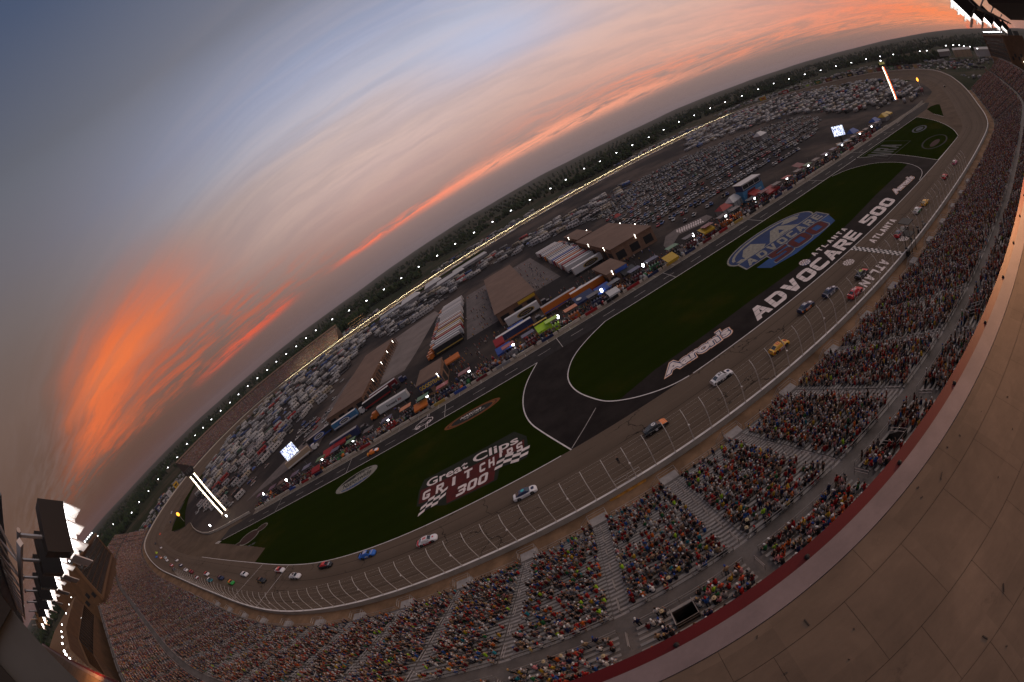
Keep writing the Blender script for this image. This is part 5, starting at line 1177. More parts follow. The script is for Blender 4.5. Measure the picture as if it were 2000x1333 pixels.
for nm, cx, cy, a, b, m in (('rim', -139.5, 107.2, 7.8, 4.6, P_SIL), ('red_disc', -139.5, 107.2, 7.0, 4.0, mat('dull_red', (.035, .010, .006))), ('rim', -131, 110.4, 4.2, 2.4, P_SIL), ('red_disc', -131, 110.4, 3.6, 2.0, mat('dull_red', (.035, .010, .006))), ('rim', -148, 105.0, 3.6, 2.2, P_SIL), ('red_disc', -148, 105.0, 3.0, 1.8, mat('dull_red', (.035, .010, .006)))): mb = MB(); ring_poly(mb, cx, cy, .01, .01, a, b, .030 if nm == 'rim' else .036); obj(nm, mb, m, t)
mb = MB(); [mb.poly([(-146+3.4*k, 98.6+.2*k), (-143.4+3.4*k, 98.6+.2*k), (-143.2+3.4*k, 99.9+.2*k), (-145.8+3.4*k, 99.9+.2*k)], .03) for k in range(5)]; obj('wording', mb, mat('faded_paint', (.055, .055, .052)), t)
# white outlined car drawn on the pit lane
t = empty('painted_emblem', 'white outlined drawing of a car painted across pit road', 'painted sign'); mb = MB(); cx, cy = -47.2, 123.0
sil = [(-3.6, -1.0), (-3.4, .9), (-2.2, 1.4), (-.9, 2.6), (1.2, 2.6), (2.4, 1.3), (3.7, .7), (3.9, -1.0), (2.9, -1.4), (-2.8, -1.4), (-3.6, -1.0)]; q = line([(cx+a, cy+b*1.15) for a, b in sil], .30, .042); mb.add(q.v, q.f)
q = line([(cx-1.6, cy+1.4), (cx-.7, cy+2.4), (cx+.9, cy+2.4), (cx+1.7, cy+1.4), (cx-1.6, cy+1.4)], .2, .042); mb.add(q.v, q.f)
for s in (-2.2, 2.3): ring_poly(mb, cx+s, cy-1.3, .55, .6, .95, 1.05, .043)
for s in (1.2, 1.9): q = line([(cx+s, 118.3), (cx+s, 121.2)], .2, .042); mb.add(q.v, q.f); q = line([(cx+s, 126.2), (cx+s, 128)], .2, .042); mb.add(q.v, q.f)
obj('drawing', mb, P_W, t)
# ---------------------------------------------------------------- infield: buildings
M_ROOFB = mat('tan_roof', (.150, .092, .066), .9, var=.16, scale=.12, fine=.10); M_BRICK = mat('tan_wall', (.17, .095, .06), .9, var=.2, scale=.6); M_DK = mat('dark_opening', (.012, .011, .011), .7); M_LAMP = mat('small_lamp_glow', (1, .93, .82), .5, emit=9.); M_WLAMP = mat('white_lamp_glow', (.95, .97, 1), .5, emit=14.)
M_CREAM = mat('cream_paint', (.50, .42, .34), .7, var=.15, scale=.5); M_STEELD = mat('dark_steel', (.03, .028, .027), .6, .3)
COLX = dict(white=(.50, .475, .46), grey=(.22, .21, .21), black=(.016, .016, .018), red=(.26, .012, .012), blue=(.025, .06, .25), navy=(.015, .022, .07), yellow=(.46, .28, .02), orange=(.46, .12, .015), lime=(.34, .55, .02), sky=(.045, .15, .28), green=(.03, .14, .05), gold=(.38, .25, .06), maroon=(.13, .012, .016), silver=(.36, .36, .37), tan=(.30, .22, .15))
def cm(k): return mat('paint_'+k, COLX[k], .5, spec=.35, var=.08, scale=1.2)
def building(name, label, x0, x1, y0, y1, h, rot=0., sign=None, openings=8, lamps=(), arcade=False):
    t = empty(name, label, 'building', ((x0+x1)/2, (y0+y1)/2, float(zg(0, (y0+y1)/2))-.05), rot); w, d = x1-x0, y1-y0
    obj('wall', MB().box((0, 0, h/2), (w, d, h)), M_BRICK, t); r = MB(); r.box((0, 0, h+.15), (w+.8, d+.8, .3)); rf = obj('roof', r, M_ROOFB, t)
    u = MB(); q = random.Random(int(x0*10))
    for k in range(max(3, int(w*d/160))): u.box((q.uniform(-.4, .4)*w, q.uniform(-.45, .45)*d, h+.62), (q.uniform(.7, 1.8), q.uniform(.7, 1.8), .64))
    obj('roof_unit', u, mat('roof_unit_metal', (.19, .15, .125), .7), rf) if False else None
    s = MB()
    for k in range(1, int(d/9)): s.box((0, -d/2+k*9, h+.305), (w+.7, .10, .02))
    obj_split('roof_seam', s, mat('roof_seam', (.10, .062, .045), .9), rf)
    for s_ in (-1, 1):
        for k in range(openings):
            y = -d/2+(k+.5)*d/openings; b = MB(); b.box((s_*(w/2+.02), y, h*.38), (.06, d/openings*.72, h*.62)); obj('garage_door', b, M_DK, t)
    for k in range(max(2, int(w/6))): b = MB(); b.box((-w/2+(k+.5)*w/max(2, int(w/6)), -d/2-.03, h*.42), (w/max(2, int(w/6))*.62, .06, h*.5)); obj('window', b, M_DK, t)
    if arcade:
        for k in range(int(d/4.6)): y = -d/2+2+k*4.6; c = MB(); c.box((w/2+2.6, y, h*.42), (.5, .5, h*.84)); c.box((w/2+1.4, y, h*.88), (2.8, .35, .3)); obj('column', c, M_BRICK, t)
    for lx, ly in lamps: b = MB(); b.ball((lx, ly, h+.5), .22, 8, 5); b.tube([(lx, ly, h-1), (lx, ly, h+.5)], .06, 5); obj('wall_lamp', b, M_LAMP, t)
    if sign:
        col, txt, tcol, sx0, sx1, sz0, sz1 = sign; b = MB(); b.box(((sx0+sx1)/2, -d/2-.42, (sz0+sz1)/2), (sx1-sx0, .12, sz1-sz0)); sg = obj('sign', b, cm(col), t)
        if txt: o = link('sign_lettering', text_quad(txt, (sx0+.4, -d/2-.49, sz0+.25*(sz1-sz0)), (sx1-.4, -d/2-.49, sz0+.25*(sz1-sz0)), (sx0+.4, -d/2-.49, sz1-.2*(sz1-sz0)), .03), cm(tcol)); o.parent = sg
    return t
building('garage_building', 'long flat tan roofed garage in the middle of the infield between hauler rows', -10.5, 9.5, 176, 281, 6, sign=('yellow', '', 'black', 1.0, 9.5, 4.6, 5.9), openings=18)
building('garage_building', 'wide tan roofed brick building right of the hauler rows', 46, 68, 166, 222, 7, lamps=[(-11.3, -20), (-11.3, 4), (11.3, -10), (11.3, 10), (2, -28.4)], openings=7)
building('garage_building', 'narrow brick building with lamps behind the wide tan roofed one', 50, 60, 234, 268, 5.5, lamps=[(-5.3, 4), (5.3, -6)], openings=5)
building('small_building', 'small tan roofed office with blue sign band by pit road', 34, 42.5, 143, 160, 5.2, sign=('blue', '', 'white', -1, 4.4, 4.0, 5.4), openings=2, lamps=[(-2, -8.9)])
building('garage_building', 'long narrow tan roofed building with arcade at left of the infield', -115, -90, 183, 290, 5, rot=.02, lamps=[(15.2, k) for k in (-34, -6, 16, 40)], openings=16, arcade=True)
building('small_building', 'small tan roofed fuel and tyre building with dark blue front', -48.5, -38, 144, 161, 6, sign=('navy', 'GOODYEAR', 'yellow', -5.2, 5.2, 3.0, 5.9), openings=2, lamps=[(4.4, -9.1)])
lot = G([(742, 752), (768, 664), (849, 608), (857, 612), (812, 690), (790, 724)]); sheet('concrete_lot', lot, .006, mat('pale_lot', (.17, .135, .12), .9, var=.22, scale=.08, fine=.12))
for nm, P in (('paddock_lane', [(-29, 188), (-11.5, 188), (-11.5, 300), (-29, 300)]), ('paddock_lane', [(11, 200), (26, 200), (26, 300), (11, 300)]), ('paddock_lane', [(-95, 134), (130, 134), (130, 141), (-95, 141)]), ('paddock_lane', [(-172, 150), (-118, 165), (-118, 300), (-128, 300), (-140, 190)])): sheet(nm, P, .005, mat('paddock_concrete', (.115, .092, .085), .9, var=.25, scale=.2, fine=.12))
ck = MB(); q = [np.array(p) for p in G([(1318, 451), (1326, 456), (1375, 434), (1368, 428)])]
for i in range(22):
    for j in range(3):
        if (i+j) % 2: f = lambda u, v: q[0]*(1-u)*(1-v)+q[1]*(1-u)*v+q[2]*u*v+q[3]*u*(1-v); ck.poly([f(i/22, j/3), f((i+1)/22, j/3), f((i+1)/22, (j+1)/3), f(i/22, (j+1)/3)], .03)
tag(obj('checkered_paving', ck, P_W), kind='structure')
dr = G([(1296, 480), (1300, 462), (1318, 449), (1345, 436), (1380, 420), (1392, 424), (1376, 436), (1326, 459), (1306, 492)]); sheet('winners_drive', dr, .012, mat('paddock_concrete', (.115, .092, .085)))
# ---------------------------------------------------------------- vehicles
def veh_car(suv=False, pick=False):
    mb = MB(); H = 1.05 if suv else .88; w = .9
    st = [(-2.25, .72, .42, .70), (-2.15, .86, .30, H-.08), (-1.2, w, .26, H), (.9, w, .26, H-.02), (1.9, .86, .28, H-.16), (2.25, .66, .38, .62)]; m = 6
    mb.add([p for x, y, z0, z1 in st for p in ((x, -y*.96, z0), (x, -y, z1-.14), (x, -y*.88, z1), (x, y*.88, z1), (x, y, z1-.14), (x, y*.96, z0))], [(i*m+k, (i+1)*m+k, (i+1)*m+k+1, i*m+k+1) for i in range(5) for k in range(5)]+[(0, 1, 2, 3, 4, 5), (30+5, 30+4, 30+3, 30+2, 30+1, 30)])
    T = 1.72 if suv or pick else 1.42; b0, b1 = (-2.1, .95) if suv else (-.35, 1.0) if pick else (-1.55, 1.0); t0, t1 = (-1.9, .25) if suv else (-.2, .35) if pick else (-.95, .2)
    lo = [(b0, -.80, H-.02), (b1, -.80, H-.02), (b1, .80, H-.02), (b0, .80, H-.02)]; hi = [(t0, -.62, T), (t1, -.62, T), (t1, .62, T), (t0, .62, T)]; mb.add(lo+hi, [(0, 1, 5, 4), (1, 2, 6, 5), (2, 3, 7, 6), (3, 0, 4, 7)], 1); mb.add([(x, y*1.02, z+.012) for x, y, z in hi], [(0, 1, 2, 3)], 0)
    if pick: mb.box((-1.35, 0, H+.02), (1.5, 1.35, .04), 0, 1)
    for x in (-1.4, 1.4):
        for s in (-1, 1): mb.tube([(x, s*.70, .33), (x, s*.93, .33)], .33, 8, 2)
    return mb
def veh_rv(L=9.5, trailer=False):
    mb = MB(); h = 3.3 if not trailer else 3.1; mb.box((0, 0, h/2+.35), (L, 2.5, h-.5), 0, 0, .97)
    if trailer: mb.add([(L/2, -1.2, .6), (L/2+.5, -1.0, 1.6), (L/2+.5, 1., 1.6), (L/2, 1.2, .6), (L/2, -1.2, h-.1), (L/2, 1.2, h-.1)], [(0, 3, 2, 1), (1, 2, 5, 4)], 0); mb.box((L/2+.9, 0, .5), (1.4, .2, .15), 0, 2)
    else: mb.add([(L/2+.01, -1.1, 1.7), (L/2+.01, 1.1, 1.7), (L/2-.04, 1.05, 2.7), (L/2-.04, -1.05, 2.7)], [(0, 1, 2, 3)], 1)
    for s in (-1, 1):
        for x0, x1 in ((-.40, -.22), (-.12, .08), (.18, .34)): mb.add([(x0*L, s*1.262, 1.75), (x1*L, s*1.262, 1.75), (x1*L, s*1.245, 2.45), (x0*L, s*1.245, 2.45)], [(0, 1, 2, 3) if s < 0 else (3, 2, 1, 0)], 1)
        mb.add([(-.48*L, s*1.266, .95), (.48*L, s*1.266, .95), (.48*L, s*1.264, 1.25), (-.48*L, s*1.264, 1.4)], [(0, 1, 2, 3) if s < 0 else (3, 2, 1, 0)], 3)
        for x in (-.28, .32): mb.tube([(x*L, s*.95, .42), (x*L, s*1.27, .42)], .42, 8, 2)
    for x in (-.25, .2): mb.box((x*L, 0, h+.22), (1.1, .9, .3), 0, 3)
    return mb
def veh_canopy(): 
    mb = MB(); mb.add([(-1.8, -1.8, 2.2), (1.8, -1.8, 2.2), (1.8, 1.8, 2.2), (-1.8, 1.8, 2.2), (0, 0, 3.3)], [(0, 1, 4), (1, 2, 4), (2, 3, 4), (3, 0, 4)], 0)
    for a in (-1.75, 1.75):
        for b in (-1.75, 1.75): mb.tube([(a, b, 0), (a, b, 2.2)], .04, 4, 2)
    return mb
TV = dict(saloon_car=veh_car(), suv=veh_car(True), pickup_truck=veh_car(False, True), motorhome=veh_rv(), travel_trailer=veh_rv(7.5, True), canopy_tent=veh_canopy())
M_VP = mat('vehicle_paint', (1, 1, 1), .38, objcol=True, spec=.5); M_VT = mat('vehicle_trim', (.15, .145, .15), .7); VME = {}
for k, mb in TV.items():
    me = mb.mesh('shape_'+k); me.polygons.foreach_set('material_index', mb.mi)
    for m in (M_VP, M_GLASS, M_TYRE, M_VT): me.materials.append(m)
    VME[k] = me
VC = [('white', (.34, .325, .315)), ('silver', (.25, .25, .26)), ('grey', (.13, .13, .135)), ('black', (.018, .018, .02)), ('red', (.26, .016, .016)), ('blue', (.025, .06, .19)), ('beige', (.30, .25, .18)), ('green', (.03, .09, .05))]
PC = {'car': [.28, .22, .16, .14, .08, .08, .03, .01], 'rv': [.42, .18, .14, .07, .03, .05, .10, .01], 'tent': [.34, .06, .05, .08, .18, .2, .04, .05]}
VEH = []                                        # kind, x, y, z, rz, colour index, zone phrase
def scatter(poly_px, kinds, rowgap, step, rot, phrase, z=0., lanes=4, dens=.85, world=None, seed=1, skip=None, hold=None):
    P = world or G(poly_px, z); P = np.array(P); c_, s_ = math.cos(rot), math.sin(rot); r = random.Random(seed); Q = np.column_stack([P[:, 0]*c_+P[:, 1]*s_, -P[:, 0]*s_+P[:, 1]*c_]); lo, hi = Q.min(0), Q.max(0); v = lo[1]; row = 0
    while v < hi[1]:
        row += 1
        if lanes and row % lanes == 0: v += rowgap*.9; continue
        u = lo[0]+r.uniform(0, step); run = 0
        while u < hi[0]:
            x, y = u*c_-v*s_, u*s_+v*c_; k = r.choices([a for a, _ in kinds], [b for _, b in kinds])[0]; st = step*(1.7 if k in ('motorhome', 'travel_trailer') and step < 9 else 1)
            if r.random() < dens+.25*math.sin(u*.06+v*.09+seed) and bool(inside(P, np.array([x]), np.array([y]))[0]) and not any(a < x < b and c < y < d for a, b, c, d in BLOCK):
                t = 'rv' if k in ('motorhome', 'travel_trailer') else 'tent' if k == 'canopy_tent' else 'car'
                if inside(INNER, np.array([x]), np.array([y]))[0] or world is not None: VEH.append((k, x, y, float(zg(x, y)) if world is None else z, rot+hold_(hold, r)+r.gauss(0, .06)+(math.pi if r.random() < .4 else 0), r.choices(range(8), PC[t])[0], phrase))
            u += st*r.uniform(.9, 1.12)
        v += rowgap*r.uniform(.95, 1.06)
def hold_(h, r): return h if h is not None else r.choice([0, 0, .2, -.2])
BLOCK = [(-14, 13, 172, 286), (43, 72, 162, 272), (31, 45, 140, 163), (-120, -84, 178, 296), (-52, -34, 140, 164), (-52, -26, 186, 302), (22, 52, 186, 290)]
carsk = [('saloon_car', 5), ('suv', 3), ('pickup_truck', 2)]; rvk = [('motorhome', 4), ('travel_trailer', 3), ('canopy_tent', 1.2), ('suv', 1.2), ('pickup_truck', 1.4)]; mixk = [('motorhome', 2), ('travel_trailer', 1.6), ('saloon_car', 2), ('suv', 1.6), ('pickup_truck', 1.4), ('canopy_tent', .6)]
scatter([(1215, 452), (1165, 420), (1255, 350), (1345, 305), (1480, 255), (1560, 228), (1605, 232), (1590, 275), (1530, 315), (1470, 345), (1425, 378), (1385, 412), (1330, 438)], carsk, 6.2, 3.1, .10, 'in the open parking rows right of the brick building', lanes=3, dens=.82, seed=2, hold=.75)
scatter([(1340, 272), (1450, 220), (1560, 184), (1700, 157), (1762, 160), (1796, 172), (1806, 184), (1790, 197), (1700, 218), (1640, 222), (1560, 222), (1480, 246), (1345, 300)], rvk, 6.0, 11.5, .12, 'in the right end camping rows', lanes=4, seed=3)
scatter([(378, 1003), (400, 925), (452, 858), (505, 802), (565, 752), (625, 710), (692, 668), (735, 642), (745, 655), (700, 690), (655, 775), (600, 812), (560, 855), (535, 905), (470, 980), (430, 1005)], rvk, 6.1, 11.5, .95, 'in the left end camping rows', lanes=5, dens=.84, seed=4)
scatter([(738, 642), (860, 563), (1000, 484), (1120, 418), (1240, 352), (1180, 425), (1100, 455), (1050, 478), (950, 527), (905, 556), (850, 604), (770, 655), (748, 662)], mixk, 5.6, 6.5, .08, 'behind the garages near the back straight', lanes=4, dens=.9, seed=5)
scatter([(600, 815), (655, 778), (648, 835), (600, 870), (565, 890)], carsk, 6.4, 3.4, .5, 'on the paved lot left of the arcade building', lanes=2, dens=.5, seed=6, hold=.6)
scatter([], carsk, 7, 6.5, 1.57, 'beside the long garage', world=[(-16.5, 178), (-11.5, 178), (-11.5, 282), (-16.5, 282)], lanes=0, dens=.75, seed=7, hold=1.57) if False else None
NV = len(VEH)
# camping belts outside the oval
r = random.Random(9); OUTV = []
for _ in range(5200):
    i = r.randrange(NO); x0, y0 = OUT[i, :2]; d = r.uniform(34, 165)
    if y0 < 250 and x0 < 400: continue
    if x0 > 400: d = r.uniform(30, 300)
    x, y, z = tpos(i, d)
    if math.sin(x*.017+y*.011)+math.sin(x*.05-y*.03)*.5 < (-.25 if x0 < 450 else -.6): continue
    OUTV.append((r.choices([a for a, _ in mixk], [b for _, b in mixk])[0], x, y, z-.05, r.choice([0, .1, 1.5])+r.gauss(0, .1), r.choices(range(8), PC['rv' if r.random() < .5 else 'car'])[0], ''))
A_ = np.array([(v[1], v[2], v[3]) for v in VEH]); dd = np.linalg.norm(A_-np.array((0, 0, CAMZ)), axis=1); od = np.argsort(dd); cnt = {}; single = set()
LIM = dict(saloon_car=150, suv=80, pickup_truck=60, motorhome=60, travel_trailer=45, canopy_tent=20); NMS = dict(saloon_car='saloon car', suv='tall estate car', pickup_truck='pickup truck', motorhome='motorhome', travel_trailer='camping trailer', canopy_tent='canopy tent')
for q in od:
    k = VEH[q][0]
    if cnt.get(k, 0) < LIM[k]: cnt[k] = cnt.get(k, 0)+1; single.add(int(q))
for q in sorted(single, key=lambda q: dd[q]):
    k, x, y, z, rz, ci, ph = VEH[q]; o = link(k, VME[k], None); o.location = (x, y, z); o.rotation_euler = (0, 0, rz); v = rnd.uniform(.8, 1.15); o.color = (*[c*v for c in VC[ci][1]], 1)
    tag(o, '%s %s %s' % (VC[ci][0], NMS[k], ph), NMS[k], '%s %ss %s' % (VC[ci][0], NMS[k], ph))
def veh_stuff(name, lst, label):
    ch = []
    for k, mb in TV.items():
        S = [v for v in lst if v[0] == k]
        if not S: continue
        tv = np.array(mb.v); vp = np.zeros(len(tv), int)
        for f, m in zip(mb.f, mb.mi):
            for i in f: vp[i] = m
        n = len(S); inst = np.column_stack([[v[1] for v in S], [v[2] for v in S], [v[3] for v in S], [v[4] for v in S], np.ones(n), np.ones(n), np.ones(n)]); pc = np.array([VC[v[5]][1] for v in S])*npr.uniform(.75, 1.15, (n, 1))
        pal = np.stack([pc, np.full((n, 3), .014), np.full((n, 3), .016), np.full((n, 3), .13)], 1); ch.append(replicate(tv, faces_of(mb), inst, pal[:, vp, :]))
    o = link(name, big_mesh(name, ch), mat('far_vehicle_paint', (0, 0, 0), .45, attr='tint', spec=.4)); tag(o, label, 'vehicles', kind='stuff')
veh_stuff('parked_vehicles', [v for q, v in enumerate(VEH) if q not in single], 'mass of parked cars and motorhomes farther back in the infield'); veh_stuff('outer_camps', OUTV, 'far vehicles and camps outside the back straight and turns')
# haulers in two packed rows
def hauler_proto():
    t = empty('hauler', 'hauler', 'hauler truck'); L = 15.8
    b = MB(); b.box((0, 0, 2.55), (L, 2.55, 3.1)); obj('trailer', b, M_VP, t); rp = MB(); rp.box((0, 0, 4.13), (L-.3, 2.2, .06)); obj('roof_panel', rp, M_VP, t)
    s = MB(); [s.box((0, q*1.29, 1.45), (L*.96, .03, .55)) for q in (-1, 1)]; obj_split('side_stripe', s, M_VP, t)
    c = MB(); c.box((L/2+2.4, 0, 1.75), (2.2, 2.4, 2.5), 0, 0, .92); c.box((L/2+4.2, 0, 1.25), (1.6, 2.0, 1.4), 0, 0, .9); c.box((L/2+3.47, 0, 2.35), (.06, 2.1, .9)); cab = obj('tractor', c, M_VP, t)
    g2 = MB(); g2.box((L/2+3.50, 0, 2.38), (.08, 1.9, .75)); obj('windscreen', g2, M_GLASS, cab)
    w = MB()
    for x in (-L/2+1.2, -L/2+2.5, L/2-1.5, L/2+1.6, L/2+4.2):
        for q in (-1, 1): w.tube([(x, q*.85, .5), (x, q*1.25, .5)], .5, 10)
    obj_split('wheel', w, M_TYRE, t); return t
H0 = hauler_proto(); first = True; hr = random.Random(3); NMH = ['white', 'white', 'silver', 'white', 'red', 'navy', 'white', 'black', 'silver', 'orange', 'white', 'blue', 'gold', 'white', 'maroon', 'silver', 'white', 'lime', 'white', 'red', 'white', 'navy', 'white']; CXN = dict(lime='yellow green', gold='gold')
def hauler(x, y, rz, body, roof, stripe, cab, label, group, proto=False):
    global first
    o = H0 if first else ctree(H0); first = False; o.location = (x, y, 0); o.rotation_euler = (0, 0, rz); tag(o, label, 'hauler truck', group)
    for ch in o.children:
        k = ch.name.split('.')[0]; ch.color = (*COLX[{'roof_panel': roof, 'side_stripe': stripe, 'tractor': cab}.get(k, body)], 1)
    return o
ordn = ['nearest', 'second', 'third', 'fourth', 'fifth', 'sixth', 'seventh', 'eighth', 'ninth', 'tenth', 'eleventh', 'twelfth', 'thirteenth', 'fourteenth', 'fifteenth', 'sixteenth', 'seventeenth', 'eighteenth', 'nineteenth', 'twentieth', 'twenty first', 'twenty second', 'twenty third']
for gi, (xc, y0, n, gname) in enumerate(((-38.5, 191, 22, 'left row'), (37.5, 195, 19, 'right packed row'))):
    for k in range(n):
        b, st, cb = hr.choice(NMH), hr.choice(['red', 'blue', 'black', 'orange', 'gold', 'navy', 'green']), hr.choice(['white', 'black', 'red', 'navy', 'orange', 'silver']); rf_ = b if hr.random() < .5 else hr.choice(['white', 'silver', 'grey'])
        hauler(xc+hr.uniform(-.6, .6), y0+k*4.65, math.pi if gi == 0 else 0, b, rf_, st, cb, '%s hauler, %s stripe, %s cab, %s from pit road, %s' % (CXN.get(b, b), st, cb, ordn[k], gname), 'haulers parked in packed rows')
for x, y, rz, b, rf_, st, cb, lab in ((0, 168, .0, 'white', 'white', 'white', 'black', 'white hauler with black and gold disc parked across the long garage front'), (38, 184.5, .05, 'white', 'white', 'white', 'white', 'white hauler with black and gold disc parked before the right packed row'), (-65, 155.5, math.pi, 'white', 'white', 'white', 'orange', 'big white box hauler with orange cab and black lettering near pit road'),
        (-99, 173, .10, 'sky', 'white', 'white', 'white', 'blue and white swirl hauler with white cab below the arcade building'), (-90, 147, .06, 'navy', 'grey', 'navy', 'black', 'dark blue hauler with yellow lettering beside pit road'), (-79, 176, .22, 'black', 'white', 'red', 'black', 'long black hauler with white roof beside the concrete lot'), (-76, 181.5, .22, 'maroon', 'silver', 'red', 'navy', 'dark red hauler behind the long black one'),
        (15, 155, .02, 'orange', 'grey', 'blue', 'white', 'grey roofed hauler with orange and blue sides by the hospitality yard'), (27, 150.5, .03, 'orange', 'white', 'red', 'white', 'white roofed hauler with orange side near the small office'), (-6, 151, .03, 'navy', 'white', 'orange', 'black', 'navy trailer with white roof and orange nose behind the pit stalls'), (-128, 160, .42, 'tan', 'tan', 'white', 'white', 'beige trailer parked beside the left video screen'), (-118, 174, .30, 'black', 'grey', 'blue', 'black', 'black trailer with blue disc above the left video screen')):
    o = hauler(x, y, rz, b, rf_, st, cb, lab, 'haulers around the paddock')
    s = None
    def face(txt, x0, x1, z0, z1, m, col=None): q = link('trailer_lettering', text_quad(txt, (x0, -1.32, z0), (x1, -1.32, z0), (x0, -1.32, z1), .03), m); q.parent = o; return q
    def faceb(txt, x0, x1, z0, z1, m): q = link('trailer_lettering', text_quad(txt, (x0, 1.32, z0), (x1, 1.32, z0), (x0, 1.32, z1), .03), m); q.parent = o
    def vdisc(rx, rz_, col, y=-1.30, cx=0): q = MB().add([(cx+rx*math.cos(6.2832*k/24), y, 2.5+rz_*math.sin(6.2832*k/24)) for k in range(24)], [tuple(range(24))]); obj('side_disc', q, cm(col), o)
    if 'disc parked' in lab: vdisc(4.2, 1.35, 'gold', -1.300, 1.5); vdisc(3.6, 1.1, 'black', -1.306, 1.5); vdisc(2.6, .5, 'gold', -1.312, 1.5); vdisc(2.2, .32, 'navy', -1.318, 1.5)
    if 'yellow lettering' in lab: face('GOODYEAR', -3.6, 4.0, 1.9, 3.1, cm('yellow'))
    if 'black lettering' in lab: faceb('Forward', 3.0, -2.2, 2.0, 3.1, cm('black')); faceb('Air', -2.8, -4.8, 2.0, 3.1, cm('red'))
    if 'swirl' in lab or 'blue disc' in lab: vdisc(4.0, 1.4, 'blue'); vdisc(3.2, 1.05, 'white', -1.306); vdisc(2.4, .7, 'black', -1.312); vdisc(1.9, .2, 'white', -1.318)
# tents and white marquees by the back straight
def marquee(px_, py_, w, d, h, rz, col, label):
    x, y = g(px_, py_, 3); t = empty('marquee', label, 'marquee', (x, y, float(zg(x, y))), rz); mb = MB(); mb.add([(-w/2, -d/2, h*.55), (w/2, -d/2, h*.55), (w/2, d/2, h*.55), (-w/2, d/2, h*.55), (-w/2+d*.3, 0, h), (w/2-d*.3, 0, h)], [(0, 1, 5, 4), (2, 3, 4, 5), (1, 2, 5), (3, 0, 4)]); obj('tent_roof', mb, cm(col), t)
    p = MB()
    for a in np.linspace(-w/2, w/2, 4):
        for b in (-d/2, d/2): p.tube([(a, b, 0), (a, b, h*.55)], .07, 5)
    obj_split('pole', p, M_STEELD, t); q = MB(); q.box((0, 0, h*.27), (w*.98, d*.96, h*.5)); obj('side_cloth', q, cm('grey'), t)
for a in [(882, 547, 34, 9, 6, .05, 'white', 'long white marquee nearest the back straight'), (850, 562, 22, 14, 8, .06, 'white', 'tall white marquee left of the long one'), (806, 592, 26, 16, 8, .1, 'white', 'separate white marquee at the left of the marquee group'), (766, 616, 30, 8, 5, .1, 'silver', 'low grey marquee farthest left'), (920, 519, 44, 7, 5, .05, 'white', 'thin long white marquee right of the group'),
          (1485, 266, 12, 9, 7, .2, 'white', 'white marquee among the right parking rows'), (1725, 227, 8, 7, 5, 0, 'yellow', 'yellow tent by the far right pit wall'), (1708, 236, 9, 7, 5, 0, 'blue', 'blue tent by the far right pit wall'), (1665, 258, 9, 6, 5, 0, 'blue', 'blue tent right of the right video screen'), (1412, 404, 7, 6, 4, .1, 'red', 'red tent beside the winners drive'), (1205, 421, 5, 4, 4, .1, 'red', 'small red tent alone behind the brick building'), (1432, 390, 8, 6, 5, .2, 'white', 'white tent left of the two storey studio')]: marquee(*a)
# two-storey studio
t = empty('broadcast_studio', 'two storey blue studio box with white roof and big window beside pit road', 'studio', (*g(1470, 384, 0), 0), .06); mb = MB(); mb.box((0, 0, 2.4), (15, 5, 4.8)); obj('lower_storey', mb, cm('sky'), t); mb = MB(); mb.box((0, 0, 6.3), (14, 5, 3)); obj('upper_storey', mb, cm('navy'), t); mb = MB(); mb.box((0, -.2, 7.95), (15, 6, .3)); obj('roof', mb, cm('white'), t)
w = obj('window', MB().box((0, -2.53, 6.4), (12.6, .08, 1.9)), M_DK, t); fr = MB(); [fr.box((x, -2.59, 6.4), (.14, .06, 2.0)) for x in (-6.3, -2.1, 2.1, 6.3)]; [fr.box((0, -2.59, z), (12.7, .06, .14)) for z in (5.4, 7.4)]; obj('frame', fr, cm('white'), w)
o = link('wall_lettering', text_quad('PIT STUDIO', (-1.5, -2.56, 1.9), (5.6, -2.56, 1.9), (-1.5, -2.56, 2.9), .03), cm('white')); o.parent = t; mb = MB().add([(-6, -2.55, 1.0), (-1, -2.55, 1.0), (2, -2.55, 4.2), (-4, -2.55, 4.2)], [(0, 1, 2, 3)]); obj('wall_flash', mb, cm('maroon'), t)
# video screens
def screen_material(seed):
    m = bpy.data.materials.new('screen_picture'); m.use_nodes = True; nt = m.node_tree; b = nt.nodes['Principled BSDF']; q = NG(nt); ob = q.new('ShaderNodeTexCoord').outputs['Object']; n1 = q.noise(ob, .55, 3, .6); n2 = q.noise(ob, 1.3+seed*.2, 4, .7, .5)
    c = q.ramp(n2, [(.36, (.01, .015, .05)), (.44, (.10, .12, .35)), (.52, (.85, .92, 1.)), (.60, (.75, .88, 1.)), (.66, (.8, .05, .08))], 'CONSTANT'); c = q.mix(q.sm(n1, .50, .62), c, (.92, .97, 1.)); nt.links.new(c, b.inputs['Emission Color']); b.inputs['Emission Strength'].default_value = 1.8; b.inputs['Base Color'].default_value = (.02, .02, .02, 1); return m
def screen(px_, py_, w, h, z, rz, label, seed):
    x, y = g(px_, py_, z); t = empty('video_screen', label, 'video screen', (x, y, 0), rz); obj('screen_frame', MB().box((0, .3, z), (w+.8, .6, h+.8)), M_STEELD, t); obj('picture', MB().add([(-w/2, -.02, z-h/2), (w/2, -.02, z-h/2), (w/2, -.02, z+h/2), (-w/2, -.02, z+h/2)], [(0, 1, 2, 3)]), screen_material(seed), t)
    p = MB(); p.box((0, .6, (z-h/2)/2), (1.4, 1.0, z-h/2)); obj('mast', p, M_STEELD, t); q = MB(); q.box((1, .4, .95), (11, 2.6, 1.5)); obj('carrier', q, cm('tan'), t); q = MB(); [q.tube([(a, .4+s*.9, .42), (a, .4+s*1.35, .42)], .42, 8) for a in (-3, 4) for s in (-1, 1)]; obj_split('wheel', q, M_TYRE, t)
